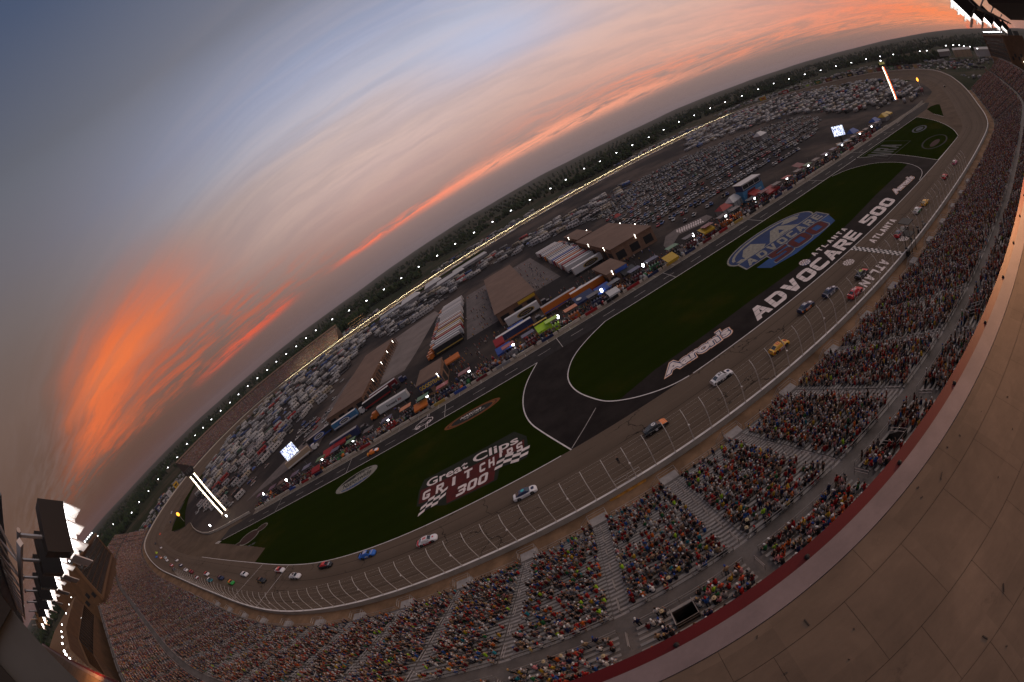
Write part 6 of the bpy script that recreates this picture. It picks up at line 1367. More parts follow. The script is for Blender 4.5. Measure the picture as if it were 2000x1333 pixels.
screen(565, 882, 8.2, 6.0, 7, .69, 'bright video screen on a trailer at the left of the infield', 1); screen(1637, 256, 7.6, 5.6, 8.5, -.93, 'bright video screen on a trailer at the right of the infield', 2)
# ---------------------------------------------------------------- pit wall, stalls, lamps and crews
t = empty('pit_wall', 'low cream wall with coloured banners along pit road', 'wall', (60, 131.3, 0)); T0 = Vector((60, 131.3, 0)); r = random.Random(4)
x = -150.; seg = MB(); k = 0
BAN = ['red', 'navy', 'black', 'black', 'navy', 'gold', 'blue', 'maroon', 'grey', 'red']
while x < 236:
    seg.box((x+4.1-60, 0, .45), (8.2 if k % 4 else 7.0, .35, .9))
    if r.random() < .55 and -125 < x < 215: b = MB(); w = r.uniform(4.2, 5.6); b.box((x+4.2-60, -.02, .47), (w, .42, 1.0)); obj('banner', b, cm(r.choice(BAN)), t)
    x += 8.75; k += 1
obj('wall_body', seg, M_CREAM, t)
cv = G([(488, 1001), (460, 1017), (440, 1028), (422, 1037), (408, 1042), (395, 1042), (385, 1038), (378, 1032), (373, 1023)], .5); mb = MB(); A = [(p[0]-60, p[1]-131.3) for p in cv]; mb.strip([(*a, 1.15) for a in A], [(*a, 0) for a in A]); mb.strip([(a[0]-.1, a[1]+.5, 1.15) for a in A], [(*a, 1.15) for a in A]); obj('curved_end', mb, M_CREAM, t)
cv = G([(1752, 240), (1802, 198)], .5); mb = MB(); mb.strip([(cv[0][0]-60, cv[0][1]-131.3, 1.2), (cv[1][0]-60, cv[1][1]-131.3, 1.2)], [(cv[0][0]-60, cv[0][1]-131.3, 0), (cv[1][0]-60, cv[1][1]-131.3, 0)]); obj('far_end', mb, M_CREAM, t)
def pit_box():
    t = empty('pit_box', 'pit box', 'pit box'); b = MB(); b.box((0, 0, 1.15), (3.4, 1.7, 1.9)); obj('cabinet', b, M_VP, t); c = MB(); c.box((0, .1, 4.15), (4.4, 3.0, .12)); obj('canopy', c, M_VP, t)
    p = MB(); [p.tube([(a, b_, 1.0), (a*1.15, b_*1.4, 4.1)], .05, 5) for a in (-1.6, 1.6) for b_ in (-.8, .8)]; p.tube([(1.2, 0, 4), (1.2, 0, 6.6)], .05, 5); obj('frame', p, M_VT, t); s = MB(); [s.box((a, .2, 2.55), (.5, .5, .9)) for a in (-1.1, 0, 1.1)]; obj_split('seat', s, M_BLK, t); m = MB(); [m.box((a, -.86, 1.35), (.9, .05, .6)) for a in (-.9, .5)]; obj_split('monitor', m, M_VT, t)
    d = MB(); [d.tube([(a, -1.6-.3*(i % 2), .33), (a, -1.6-.3*(i % 2), 1.0)], .34, 8) for i, a in enumerate((-2.6, -1.9, 1.9, 2.6))]; obj_split('tyre_stack', d, M_TYRE, t); return t
PB0 = pit_box(); first = True; used_l = {}
PCOL = ['black', 'navy', 'maroon', 'black', 'black', 'navy', 'maroon', 'black', 'grey', 'black', 'red', 'black', 'orange', 'black', 'navy', 'green']
for k in range(44):
    x = -142+8.75*k
    if -24 < x < -14 or abs(x+93) < 1 or 14.5 < x < 15: continue
    a, b = r.choice(PCOL), r.choice(PCOL); 
    if abs(x-7) < 5: a, b = 'lime', 'lime'
    o = PB0 if first else ctree(PB0); first = False; o.location = (x+r.uniform(-.8, .8), 134.6+r.uniform(-.2, .3), 0); o.rotation_euler = (0, 0, r.gauss(0, .03)); o.scale = (1.12, 1.12, 1.05)
    near_ = 'far left' if x < -95 else 'left of the gap in the pit wall' if x < -20 else 'behind the left half of the oval grass' if x < 45 else 'behind the blue oval emblem' if x < 105 else 'at the right third of pit road' if x < 170 else 'at the far right'
    tag(o, '%s pit box with %s canopy %s' % (a.replace('lime', 'lime green'), b.replace('lime', 'lime green'), near_), 'pit box', 'pit boxes along pit road')
    for ch in o.children: ch.color = (*COLX[b if ch.name.startswith('canopy') else a], 1)
for px_, py_, w, d, h, rz, col, lab in ((1062, 640, 5.5, 4, 4.2, .02, 'lime', 'lime green awning with yellow top behind pit wall'), (1010, 640, 7, 4, 4, .02, 'blue', 'blue awning left of the lime green one'), (985, 683, 6, 4, 4, .02, 'blue', 'blue awning above the gap in the pit wall'), (976, 670, 4, 4, 5, 0, 'red', 'red awning behind the blue one at the pit wall gap'), (1141, 582, 8, 5, 4.4, .03, 'navy', 'big navy awning with white emblem in the middle of pit road'), (1178, 565, 6, 4, 4, .03, 'blue', 'blue awning right of the big navy one'), (1198, 572, 4.4, 3, 3.4, .03, 'white', 'white awning right of the blue one'),
        (1228, 530, 6, 4, 4, .03, 'black', 'black and white awning below the small office'), (1310, 506, 5, 4, 4.6, .03, 'yellow', 'yellow awning at the pit wall middle right'), (1380, 450, 6, 4, 4, .03, 'yellow', 'yellow and black awning near the checkered paving'), (1505, 372, 9, 5, 4, .06, 'red', 'bright red awning in front of the studio'), (1475, 378, 6, 4, 3.6, .06, 'red', 'low red awning at the left foot of the studio'), (1560, 325, 6, 5, 4, .06, 'maroon', 'dark red awning right of the studio'), (662, 866, 9, 4, 3.6, .05, 'red', 'red awning beside the dark blue hauler'), (642, 884, 6, 4, 3.6, .05, 'red', 'second red awning left of the first by the dark blue hauler'), (618, 918, 5, 3, 3.4, .05, 'red', 'small red awning near the left end of pit wall'), (823, 793, 6, 4, 3.4, .03, 'orange', 'orange awning below the white lettered hauler'), (884, 702, 7, 3.4, 3.6, .1, 'orange', 'orange machine shelter behind the crowd'), (1735, 222, 7, 5, 4, .05, 'yellow', 'yellow awning at far right of pit road')):
    x, y = g(px_, py_, h*.7); t = empty('awning', lab, 'awning', (x, y, 0), rz); mb = MB(); mb.add([(-w/2, -d/2, h*.72), (w/2, -d/2, h*.72), (w/2, d/2, h), (-w/2, d/2, h)], [(0, 1, 2, 3)]); mb.add([(-w/2, -d/2, h*.72), (w/2, -d/2, h*.72), (w/2, -d/2, h*.55), (-w/2, -d/2, h*.55)], [(0, 3, 2, 1)]); obj('cloth', mb, cm(col), t); p = MB(); [p.tube([(a, b, 0), (a, b, h*(.72 if b < 0 else 1))], .06, 5) for a in (-w/2, w/2) for b in (-d/2, d/2)]; obj_split('pole', p, M_VT, t)
    if 'emblem' in lab: q = MB(); q.add([(-2+1.1*math.cos(6.2832*k/16), 1.1*math.sin(6.2832*k/16)-.3, h*.87+.12*math.sin(6.2832*k/16)+.02) for k in range(16)], [tuple(range(16))]); obj('emblem', q, cm('white'), t)
    if col == 'lime': q = MB(); q.box((0, d/2+.6, h+.6), (w, 1.2, .1)); obj('upper_canopy', q, cm('yellow'), t); o = link('banner_lettering', text_quad('17', (-2.2, -d/2-.02, h*.57), (-1.2, -d/2-.02, h*.57), (-2.2, -d/2-.02, h*.70), .02), cm('black')); o.parent = t
PL = [(835, 776), (759, 822), (690.5, 863), (630, 899), (561, 940), (516, 967), (444, 1010), (412, 1029), (917, 727), (1003, 675), (1091, 622), (1176, 570), (1257, 521), (1355, 462), (1418, 424), (1474, 389), (1537, 350), (1579, 325), (1614, 304), (1645, 285), (1680, 263), (1703, 249)]
for k, (a, b) in enumerate(PL):
    d = ray(a, b); tt = 136.0/d[1]; x, z = d[0]*tt, CAMZ+d[2]*tt; z = max(3.5, z)
    o = empty('pit_lamp', 'white globe work lamp on a mast behind the pit wall', 'pit lamp', (x, 136, 0), 0, 'work lamps along pit road'); mb = MB(); mb.tube([(0, 0, 0), (0, 0, z-.6)], .07, 5); obj('mast', mb, M_VT, o); mb = MB(); mb.ball((0, 0, z), .62, 10, 8, 0, (.8, .8, 1.1)); obj('globe', mb, M_WLAMP, o)
def crews():
    ch = []; mb, head = person_template('stand', False); nb = len(mb.v); vp = np.zeros(nb, int)
    for f, p in zip(mb.f, mb.mi):
        for i in f: vp[i] = p
    mb.ball((head[0], head[1]-.012, head[2]+.012), .108, 6, 4); tv = np.array(mb.v); vp = np.concatenate([vp, np.full(len(tv)-nb, 4)]); n = 1500
    X = npr.uniform(-150, 215, n); Y = 132.6+np.abs(npr.normal(0, 4.5, n)); q = npr.random(n) < .22; X[q] = npr.uniform(-70, 60, q.sum()); Y[q] = npr.uniform(138, 175, q.sum()); q = npr.random(n) < .06; X[q] = npr.choice([-20., 18.5], q.sum())+npr.normal(0, 4, q.sum()); Y[q] = npr.uniform(185, 290, q.sum())
    ok = np.ones(n, bool)
    for a, b, c, d in BLOCK[:5]: ok &= ~((X > a+3) & (X < b-3) & (Y > c+3) & (Y < d-3))
    X, Y = X[ok], Y[ok]; n = len(X); k = npr.uniform(.95, 1.08, n); inst = np.column_stack([X, Y, np.zeros(n), npr.uniform(0, 6.28, n), k, k, k]); SC = np.array([COLX[c] for c in ('red', 'black', 'white', 'navy', 'black', 'maroon', 'yellow', 'grey', 'orange', 'blue', 'white')])
    pal = np.stack([np.tile((.3, .17, .12), (n, 1)), SC[npr.integers(0, 11, n)], SC[npr.choice(11, n, p=[.05, .4, .03, .2, .1, .04, .02, .1, .02, .02, .02])], np.full((n, 3), .03), SC[npr.integers(0, 11, n)]], 1); ch.append(replicate(tv, faces_of(mb), inst, pal[:, vp, :]))
    gear = MB(); rr = random.Random(8)
    tag(link('pit_crews', big_mesh('pit_crews', ch), MATS['crowd_colours']), 'crews and guests crowding the pit stalls and paddock lanes', 'crowd', kind='stuff')
    GV = []
    for _ in range(900):
        x = rr.uniform(-150, 215); y = 132.2+abs(rr.gauss(0, 4.2)); s = rr.uniform(.4, 1.5); GV.append((x, y, s))
    tb = MB().box((0, 0, .5), (1, .7, 1)); tv = np.array(tb.v); I = np.array([(x, y, 0, rr.uniform(0, 3), s, s*.8, s*rr.uniform(.6, 1.3)) for x, y, s in GV]); cc = np.array([COLX[rr.choice(['black', 'black', 'red', 'grey', 'silver', 'navy', 'maroon', 'white', 'orange', 'green'])] for _ in GV]); tag(link('pit_equipment', big_mesh('pit_equipment', [replicate(tv, faces_of(tb), I, np.repeat(cc[:, None, :], len(tv), 1))]), mat('equipment_paint', (0, 0, 0), .5, attr='tint')), 'carts, tool chests and tyres cluttering the pit stalls', 'equipment', kind='stuff')
crews()
# ---------------------------------------------------------------- scoreboard pylons
def pylon(px_, py_, h, w, rz, label, right, z0=0.):
    x, y = g(px_, py_, z0); t = empty('scoring_pylon', label, 'scoring pylon', (x, y, z0), rz); mb = MB(); mb.box((0, 0, h/2), (w, 1.6, h)); obj('column', mb, M_STEELD, t)
    wm = mat('warm_bulbs', (1, .84, .58), .5, emit=7.); rm = mat('red_bulbs', (1, .16, .06), .5, emit=3.)
    n = 30; r = random.Random(px_)
    for k, xx, ww, m in ((0, -w/2+.5, .95, wm), (1, w/2-.5 if not right else .55, .95 if not right else .5, wm if not right else rm)):
        b = MB()
        for i in range(n): b.box((xx+r.uniform(-.08, .08), -.84, 1.2+(h-2.2)*i/n+.4), (ww*r.uniform(.8, 1.1), .08, (h-2.2)/n*.74))
        obj('number_column', b, m, t)
    b = MB(); b.box((0, 0, h+1.6), (w+2.6 if not right else w+1., 2.6, 3.0)); top = obj('head_box', b, M_STEELD, t)
    if right: b = MB(); [b.tube([(0, 0, h+.9+1.1*k), (0, 0, h+1.6+1.1*k)], 2.9, 16) for k in (0, 1)]; obj('lit_ring', b, mat('olive_ring', (.32, .30, .10), .6, emit=.5), top); b = MB(); b.ball((0, 0, h+4.0), .5, 8, 6); obj('beacon', b, M_WLAMP, top)
    else: b = MB(); [b.box((-1.6+1.6*k, -1.36, h+1.7), (1.1, .06, 1.8)) for k in range(3)]; obj('sign_panel', b, mat('dull_panel', (.07, .065, .06), .7), top)
    b = MB(); b.box((0, 0, .5), (w+2.4, 3.2, 1.0)); obj('plinth', b, mat('pale_plinth', (.28, .22, .18), .8), t)
pylon(1752, 197, 31, 3.0, -1.05, 'tall glowing scoring pylon far right beside the first turn', True); pylon(440, 1003, 30, 4.2, .9, 'tall glowing scoring pylon at the left end of the infield', False)
def flame_sign(px_, py_, h, label):
    x, y = g(px_, py_, 0); t = empty('oval_lamp_sign', label, 'lit sign', (x, y, 0)); mb = MB(); mb.tube([(0, 0, 0), (0, 0, h)], .14, 6); obj('mast', mb, cm('white'), t); mb = MB(); mb.ball((0, 0, h+1.6), 1.7, 10, 6, 0, (1.3, .5, 1)); obj('glowing_oval', mb, mat('orange_glow', (1, .36, .04), .5, emit=3.2), t)
flame_sign(1803, 186, 12, 'orange glowing round sign on white mast inside the right turn'); flame_sign(360, 1019, 6, 'orange glowing sign on the grass wedge inside the left turn')
# ---------------------------------------------------------------- billboards outside the turns
BB = [(1490, 193, 'yellow', 'red'), (1513, 187, 'silver', 'black'), (1534, 180, 'red', 'white'), (1556, 173, 'black', 'silver'), (1577, 167, 'silver', 'lime'), (1597, 161, 'green', 'gold'), (1618, 156, 'maroon', 'gold'), (1640, 151, 'black', 'white'), (1660, 147, 'black', 'gold'), (1680, 143, 'navy', 'silver'), (1700, 139, 'tan', 'gold'), (1717, 136, 'maroon', 'red'), (1741, 134, 'green', 'silver'), (1757, 133, 'maroon', 'gold'), (1772, 131, 'navy', 'tan'), (1788, 130, 'tan', 'gold'), (345, 949, 'yellow', 'black'), (332, 966, 'silver', 'grey'), (320, 980, 'black', 'silver'), (312, 996, 'navy', 'silver')]
ordw = ['first', 'second', 'third', 'fourth', 'fifth', 'sixth', 'seventh', 'eighth', 'ninth', 'tenth', 'eleventh', 'twelfth', 'thirteenth', 'fourteenth', 'fifteenth', 'sixteenth']
def far_hit(px_, py_, extra):
    d = ray(px_, py_); az = math.atan2(d[0], d[1]); aa = np.arctan2(OUT[:, 0], OUT[:, 1]); D = np.hypot(OUT[:, 0], OUT[:, 1]); dif = np.abs(aa-az); ok = np.nonzero(dif < max(.02, dif.min()+.004))[0]; i = ok[np.argmax(D[ok])]; Dm = D[i]+extra; return i, np.array((math.sin(az)*Dm, math.cos(az)*Dm)), CAMZ+Dm*d[2]/math.hypot(d[0], d[1])
for k, (a, b, c1, c2) in enumerate(BB):
    i, p, z = far_hit(a, b, 9.); N = NIN[i]; z = max(z, OUT[i, 2]+3); rz = math.atan2(N[1], N[0])+math.pi/2; W_ = 13. if k < 16 else 11.; nm = 'right' if k < 16 else 'left'
    lab = '%s billboard with %s mark, %s from left beyond the right turn' % (c1.replace('tan', 'cream'), c2.replace('tan', 'cream'), ordw[k]) if k < 16 else '%s billboard with %s mark, %s from right beyond the left turn' % (c1, c2, ordw[k-16])
    t = empty('billboard', lab, 'billboard', (p[0], p[1], z), rz, 'billboards beyond the turns'); H_ = 6.2
    obj('panel', MB().box((0, 0, 0), (W_, .3, H_)), cm(c1), t); q = MB(); q.box((r.uniform(-1, 1), -.17, .2), (W_*.62, .06, H_*.30)); q.box((0, -.17, -H_*.28), (W_*.4, .06, H_*.12)); obj('mark', q, cm(c2), t); q = MB(); [q.tube([(s*W_*.3, .3, -9), (s*W_*.3, .3, -H_/2)], .2, 5) for s in (-1, 1)]; obj_split('post', q, M_STEELD, t)
# ---------------------------------------------------------------- light poles round the far side
LP = [(191, 1048), (221, 1025), (257, 1002), (272, 981), (290, 960), (309, 937), (328, 914), (346, 894), (365, 868), (381, 851), (397, 836), (413, 820), (431, 803), (449, 787), (466, 771), (484, 755), (503, 739), (522, 723), (540, 707), (559, 692), (579, 677), (598, 661), (617, 646), (649, 624), (682, 607), (716, 588), (750, 566), (784, 544), (818, 522), (854, 500), (889, 477), (926, 455), (962, 434), (998, 412), (1035, 391), (1075, 369), (1105, 352), (1141, 330), (1172, 316), (1204, 299), (1235, 284), (1267, 269), (1296, 254), (1326, 239), (1356, 226), (1387, 212), (1416, 200), (1449, 188), (1481, 175), (1511, 164), (1541, 155), (1572, 146), (1603, 138), (1633, 130), (1663, 123), (1692, 116), (1719, 111), (1745, 107)]
def lamp_proto():
    t = empty('light_pole', 'light pole', 'light pole'); mb = MB(); mb.tube([(0, 0, -40), (0, 0, 0)], [.28, .16], 6); obj('pole', mb, M_STEELD, t); mb = MB(); mb.box((0, 0, .3), (3.0, .25, .25)); b = obj('lamp_bar', mb, M_STEELD, t)
    for s in (-.85, .85): q = MB(); q.box((s, -.35, .35), (1.15, .35, .95)); obj('lamp', q, M_WLAMP, b)
    return t
L0 = lamp_proto(); first = True
for a, b in LP:
    i, p, z = far_hit(a, b, 14.); o = L0 if first else ctree(L0); first = False; N = NIN[i]; o.location = (p[0], p[1], z); o.rotation_euler = (0, 0, math.atan2(N[1], N[0])+math.pi/2); k = .55 if a < 430 else .66 if a > 640 else .6; o.scale = (k, k, k)
    w = 'behind the billboards and left turn' if a < 366 else 'behind the far left grandstand' if a < 640 else 'along the wooded back straight' if a < 1480 else 'beyond the right turn billboards'; tag(o, 'lit lamp on a tall dark pole '+w, 'light pole', 'lit lamps on tall poles '+w)
for k, (a, b) in enumerate([(1848, 90), (1862, 89), (1874, 89), (1883, 91), (1895, 92), (1909, 96), (1811, 100), (1797, 101)]):
    x, y = g(a, b+10, 6); dd_ = math.hypot(x, y); s = 760/dd_; d = ray(a, b); tt = 760/math.hypot(d[0], d[1]); o = ctree(L0); o.location = (d[0]*tt, d[1]*tt, CAMZ+d[2]*tt); o.scale = (.9, .9, .9); tag(o, 'bright lamp over the far right parking field by pale sheds', 'light pole', 'bright lamps over the far right field')
for nm, a, b, w, h, col, lab in (('shed', 1878, 99, 40, 12, 'tan', 'pale floodlit shed beyond the right turn'), ('shed', 1925, 97, 52, 11, 'silver', 'long grey shed left of the right grandstand'), ('shed', 1842, 98, 26, 8, 'grey', 'low grey shed behind the dark trees')):
    d = ray(a, b); tt = 800/math.hypot(d[0], d[1]); t = empty(nm, lab, 'shed', (d[0]*tt, d[1]*tt, CAMZ+d[2]*tt-6), -1.3); obj('wall', MB().box((0, 0, h/2-4), (w, 22, h)), cm(col), t); q = MB(); q.add([(-w/2-.5, -12, h-4.2), (w/2+.5, -12, h-4.2), (w/2+.5, 0, h-.6), (-w/2-.5, 0, h-.6), (w/2+.5, 12, h-4.2), (-w/2-.5, 12, h-4.2)], [(0, 1, 2, 3), (3, 2, 4, 5)]); obj('roof', q, cm('grey'), t)
# low track lights along the inside of the back straight, throwing light on the wall
def track_lights():
    first = None; ids = [i for i in range(NO) if OUT[i, 1] > 515 and -330 < OUT[i, 0] < 470]; ids.sort(key=lambda i: OUT[i, 0]); lastx = -1e9; n = 0
    for i in ids:
        if OUT[i, 0]-lastx < 27: continue
        lastx = OUT[i, 0]; p = OUT[i, :2]+NIN[i]*(WID+3.5); z = ZIN[i]-.4; t = empty('track_light', 'low strip lamp inside the back straight shining at the wall', 'track light', (p[0], p[1], z), math.atan2(NIN[i][1], NIN[i][0])+math.pi/2, 'low lamps along the back straight')
        m = MB(); m.box((0, -.05, .8), (5.4, .35, .5)); obj('housing', m, M_STEELD, t); m = MB(); m.box((0, .16, .85), (5.2, .06, .42)); m.box((0, -.1, 1.09), (5.2, .3, .05)); obj('lamp', m, mat('strip_lamp_glow', (1, .95, .78), .5, emit=2.2 if OUT[i, 0] < -90 else .5), t)
        l = bpy.data.lights.new('track_beam', 'AREA'); l.shape = 'RECTANGLE'; l.size = 24; l.size_y = .5; l.energy = 4200; l.color = (1, .90, .55); l.spread = R_(100); lo = bpy.data.objects.new('track_beam', l); C.objects.link(lo); lo.parent = t; lo.location = (0, .4, 1.0); lo.rotation_euler = (R_(90+4), 0, 0); 
track_lights()
# ---------------------------------------------------------------- far left grandstand
def far_stand():
    ids = [i for i in range(NO) if OUT[i, 0] < -232 and 352 < OUT[i, 1] < 535 or (OUT[i, 0] < -232 and OUT[i, 1] > 500 and OUT[i, 0] > -440)]; ids = sorted(set(ids), key=lambda i: ARC[i]); t = empty('far_grandstand', 'long distant grandstand with dark roof edge packed with people at far left', 'grandstand', (-420, 430, 9)); T = np.array((-420, 430, 9)); mb = MB(); prev = None; rows = 26; L = []
    for k in range(rows): 
        for o, z in ((7+1.05*k, 1.2+.62*k), (7+1.05*(k+1), 1.2+.62*k)): L.append([tuple(np.append(OUT[i, :2]-NIN[i]*o, OUT[i, 2]+z)-T) for i in ids])
    for a, b in zip(L[:-1], L[1:]): mb.strip(a, b)
    obj('terrace', mb, mat('far_terrace', (.13, .11, .105), .9, var=.2, scale=.2), t); mb = MB(); top = 7+1.05*rows; zt_ = 1.2+.62*rows
    for o, z0, z1 in ((top, -4, zt_+1.0), (top+3.5, zt_+1.6, zt_+3.4)): mb.strip([tuple(np.append(OUT[i, :2]-NIN[i]*o, OUT[i, 2]+z1)-T) for i in ids], [tuple(np.append(OUT[i, :2]-NIN[i]*o, OUT[i, 2]+z0)-T) for i in ids])
    for e in (ids[0], ids[-1]): P = lambda o, z: tuple(np.append(OUT[e, :2]-NIN[e]*o, OUT[e, 2]+z)-T); mb.add([P(6, -4), P(top+3.5, -4), P(top+3.5, zt_+3), P(7, 1)], [(0, 1, 2, 3)])
    obj('back_wall', mb, mat('brown_wall', (.06, .04, .03), .9), t); mb = MB(); mb.strip([tuple(np.append(OUT[i, :2]-NIN[i]*(top+.3), OUT[i, 2]+zt_+1.5)-T) for i in ids], [tuple(np.append(OUT[i, :2]-NIN[i]*(top+3.6), OUT[i, 2]+zt_+3.5)-T) for i in ids]); obj('roof_edge', mb, mat('tan_roof', (.15, .092, .066)), t)
    ch = []; mbp, head = person_template('sit_up', False); nb = len(mbp.v); vp = np.zeros(nb, int)
    for f, p in zip(mbp.f, mbp.mi):
        for i in f: vp[i] = p
    tv = np.array(mbp.v); I = []
    for a, b in zip(ids[:-1], ids[1:]):
        for k in range(rows):
            for u in np.arange(0, 1, .62/np.linalg.norm(OUT[b, :2]-OUT[a, :2])):
                if npr.random() < .82: P = OUT[a, :3]*(1-u)+OUT[b, :3]*u; N = NIN[a]; o = 7+1.05*k+.6; I.append((P[0]-N[0]*o, P[1]-N[1]*o, P[2]+1.2+.62*k, math.atan2(-N[0], N[1]), 1.05, 1.05, 1.05))
    I = np.array(I); n = len(I); SC = np.array([s[1] for s in SHIRTS]); pal = np.stack([np.tile((.32, .18, .13), (n, 1)), SC[npr.choice(len(SC), n, p=SW)], np.tile((.04, .045, .07), (n, 1)), np.full((n, 3), .03)], 1); tag(link('far_crowd', big_mesh('far_crowd', [replicate(tv, faces_of(mbp), I, pal[:, vp, :])]), MATS['crowd_colours']), 'crowd packed in the distant far left grandstand', 'crowd', kind='stuff')
far_stand()
# ---------------------------------------------------------------- suite towers behind the left and right legs
M_TW = mat('tower_wall', (.115, .060, .028), .9, var=.2, scale=.3); M_TG = mat('tower_glass', (.014, .013, .013), .25, spec=.4); M_TB = mat('tower_band', (.16, .085, .04), .9)
def tower(A, B, z0, z1, depth, label, wing=None):
    A, B = np.array(A, float), np.array(B, float); d = (B-A)/np.linalg.norm(B-A); n = np.array((-d[1], d[0])); n = -n if n[1] > 0 else n; L = np.linalg.norm(B-A); t = empty('suite_tower', label, 'tower', (A[0], A[1], z0), math.atan2(d[1], d[0])); s = 1 if np.dot(n, (-d[1], d[0])) > 0 else -1; H = z1-z0
    obj('wall', MB().box((L/2, s*depth/2, H/2-12), (L, depth, H+24-.2)), M_TW, t); f = -s*.12
    gl = MB(); fl = 5
    for k in range(fl): gl.box((L/2, f, 1.0+(H-3.2)*(k+.5)/fl), (L-5, .2, (H-3.2)/fl-.55))
    [gl.box((3+k*(L-6)/26, f-s*.12, H/2-.6), (.22, .12, H-3.4), 0, 1) for k in range(27)]; obj('glass_front', gl, [M_TG, M_TW], t)
    b = MB(); b.box((L/2, -s*.5, H-.5), (L+2, 2.2, 1.4)); b.box((L/2, -s*.3, .1), (L+2, 1.8, 1.2)); [b.box((x, -s*.3, H/2), (1.4, 1.6, H)) for x in (.2, L-.2)]; obj('band', b, M_TB, t)
    e = MB(); [e.box((-.03 if A[0] > B[0] or True else L, s*(2.5+3.6*k), 4.2+(2 if k % 2 else 0)), (.14, 2.2, 2.6)) for k in range(int(depth/3.8))]; obj_split('end_opening', e, M_DK, t)
    u = MB(); u.box((L*.16, s*depth*.55, H+2.2), (9, 7, 4.6)); u.box((L*.06, s*depth*.8, H+1.4), (5, 5, 3.4)); u.tube([(L*.1, s*depth*.5, H+3), (L*.1, s*depth*.5, H+9)], .2, 5); obj('roof_house', u, mat('grey_green', (.06, .07, .065), .8), t)
    rl = MB(); [rl.tube([(x, s*1.2, H), (x, s*1.2, H+2.0)], .06, 4) for x in np.linspace(2, L-2, 14)]; obj_split('roof_post', rl, M_STEELD, t)
    for x in np.linspace(3, L-4, 11): q = MB(); q.ball((x, s*1.2, H+2.3), .42, 8, 5); obj('roof_lamp', q, M_WLAMP, t)
    for x, y, z in ((-.6, s*depth*.75, 2.6), (-.6, s*depth*.60, 1.8)): q = MB(); q.ball((x, y, z), .7, 8, 5); obj('wall_lamp', q, M_WLAMP, t)
    return t
tower((-214, 53), (-334, 121), 27, 47, 26, 'tall dark glazed suite tower with roof lamps behind the far left stand')
tower((372, 28), (470, 62), 24, 45, 24, 'dark suite tower with roof lamps at the far right edge')
def wing():
    P = [(-205, 40), (-150, 16), (-104, 7.5), (-70, 5.2), (-38, 4.6)]; t = empty('suite_wing', 'long low brown suite wing with dark windows running toward the camera at left', 'building', (-100, 6, 26)); T = np.array((-100, 6, 26)); pr = [np.array(p) for p in P]
    def st(mb, off_, za, zb): mb.strip([(p[0]-T[0], p[1]-off_-T[1], zb-26) for p in pr], [(p[0]-T[0], p[1]-off_-T[1], za-26) for p in pr])
    a = MB(); st(a, 0, 4, 27.2); st(a, .6, 33.6, 38.6); obj('wall', a, M_TW, t); b = MB(); st(b, .5, 27.2, 33.6); obj('glass_front', b, M_TG, t); c = MB()
    for za, o1, o2 in ((27.2, 0, .55), (33.6, .5, -.4), (38.6, .6, 26)): c.strip([(p[0]-T[0], p[1]-o1-T[1], za-26) for p in pr], [(p[0]-T[0], p[1]-o2-T[1], za-26) for p in pr])
    obj('ledges', c, M_TB, t); m = MB()
    for k in range(60):
        u = k/60*(len(pr)-1); i = int(u); p = pr[i]+(pr[min(i+1, len(pr)-1)]-pr[i])*(u-i); m.box((p[0]-T[0], p[1]-.42-T[1], 30.4-26), (.3, .14, 6.2))
    obj_split('mullion', m, M_TW, t)
    for k in range(13):
        u = .05+k/13*(len(pr)-1.3); i = int(u); p = pr[i]+(pr[min(i+1, len(pr)-1)]-pr[i])*(u-i); q = MB(); q.ball((p[0]-T[0]+rnd.uniform(-2, 2), p[1]-2.5-T[1], 39.8-26), .17+.05*u, 8, 5); obj('roof_lamp', q, M_WLAMP, t)
wing()
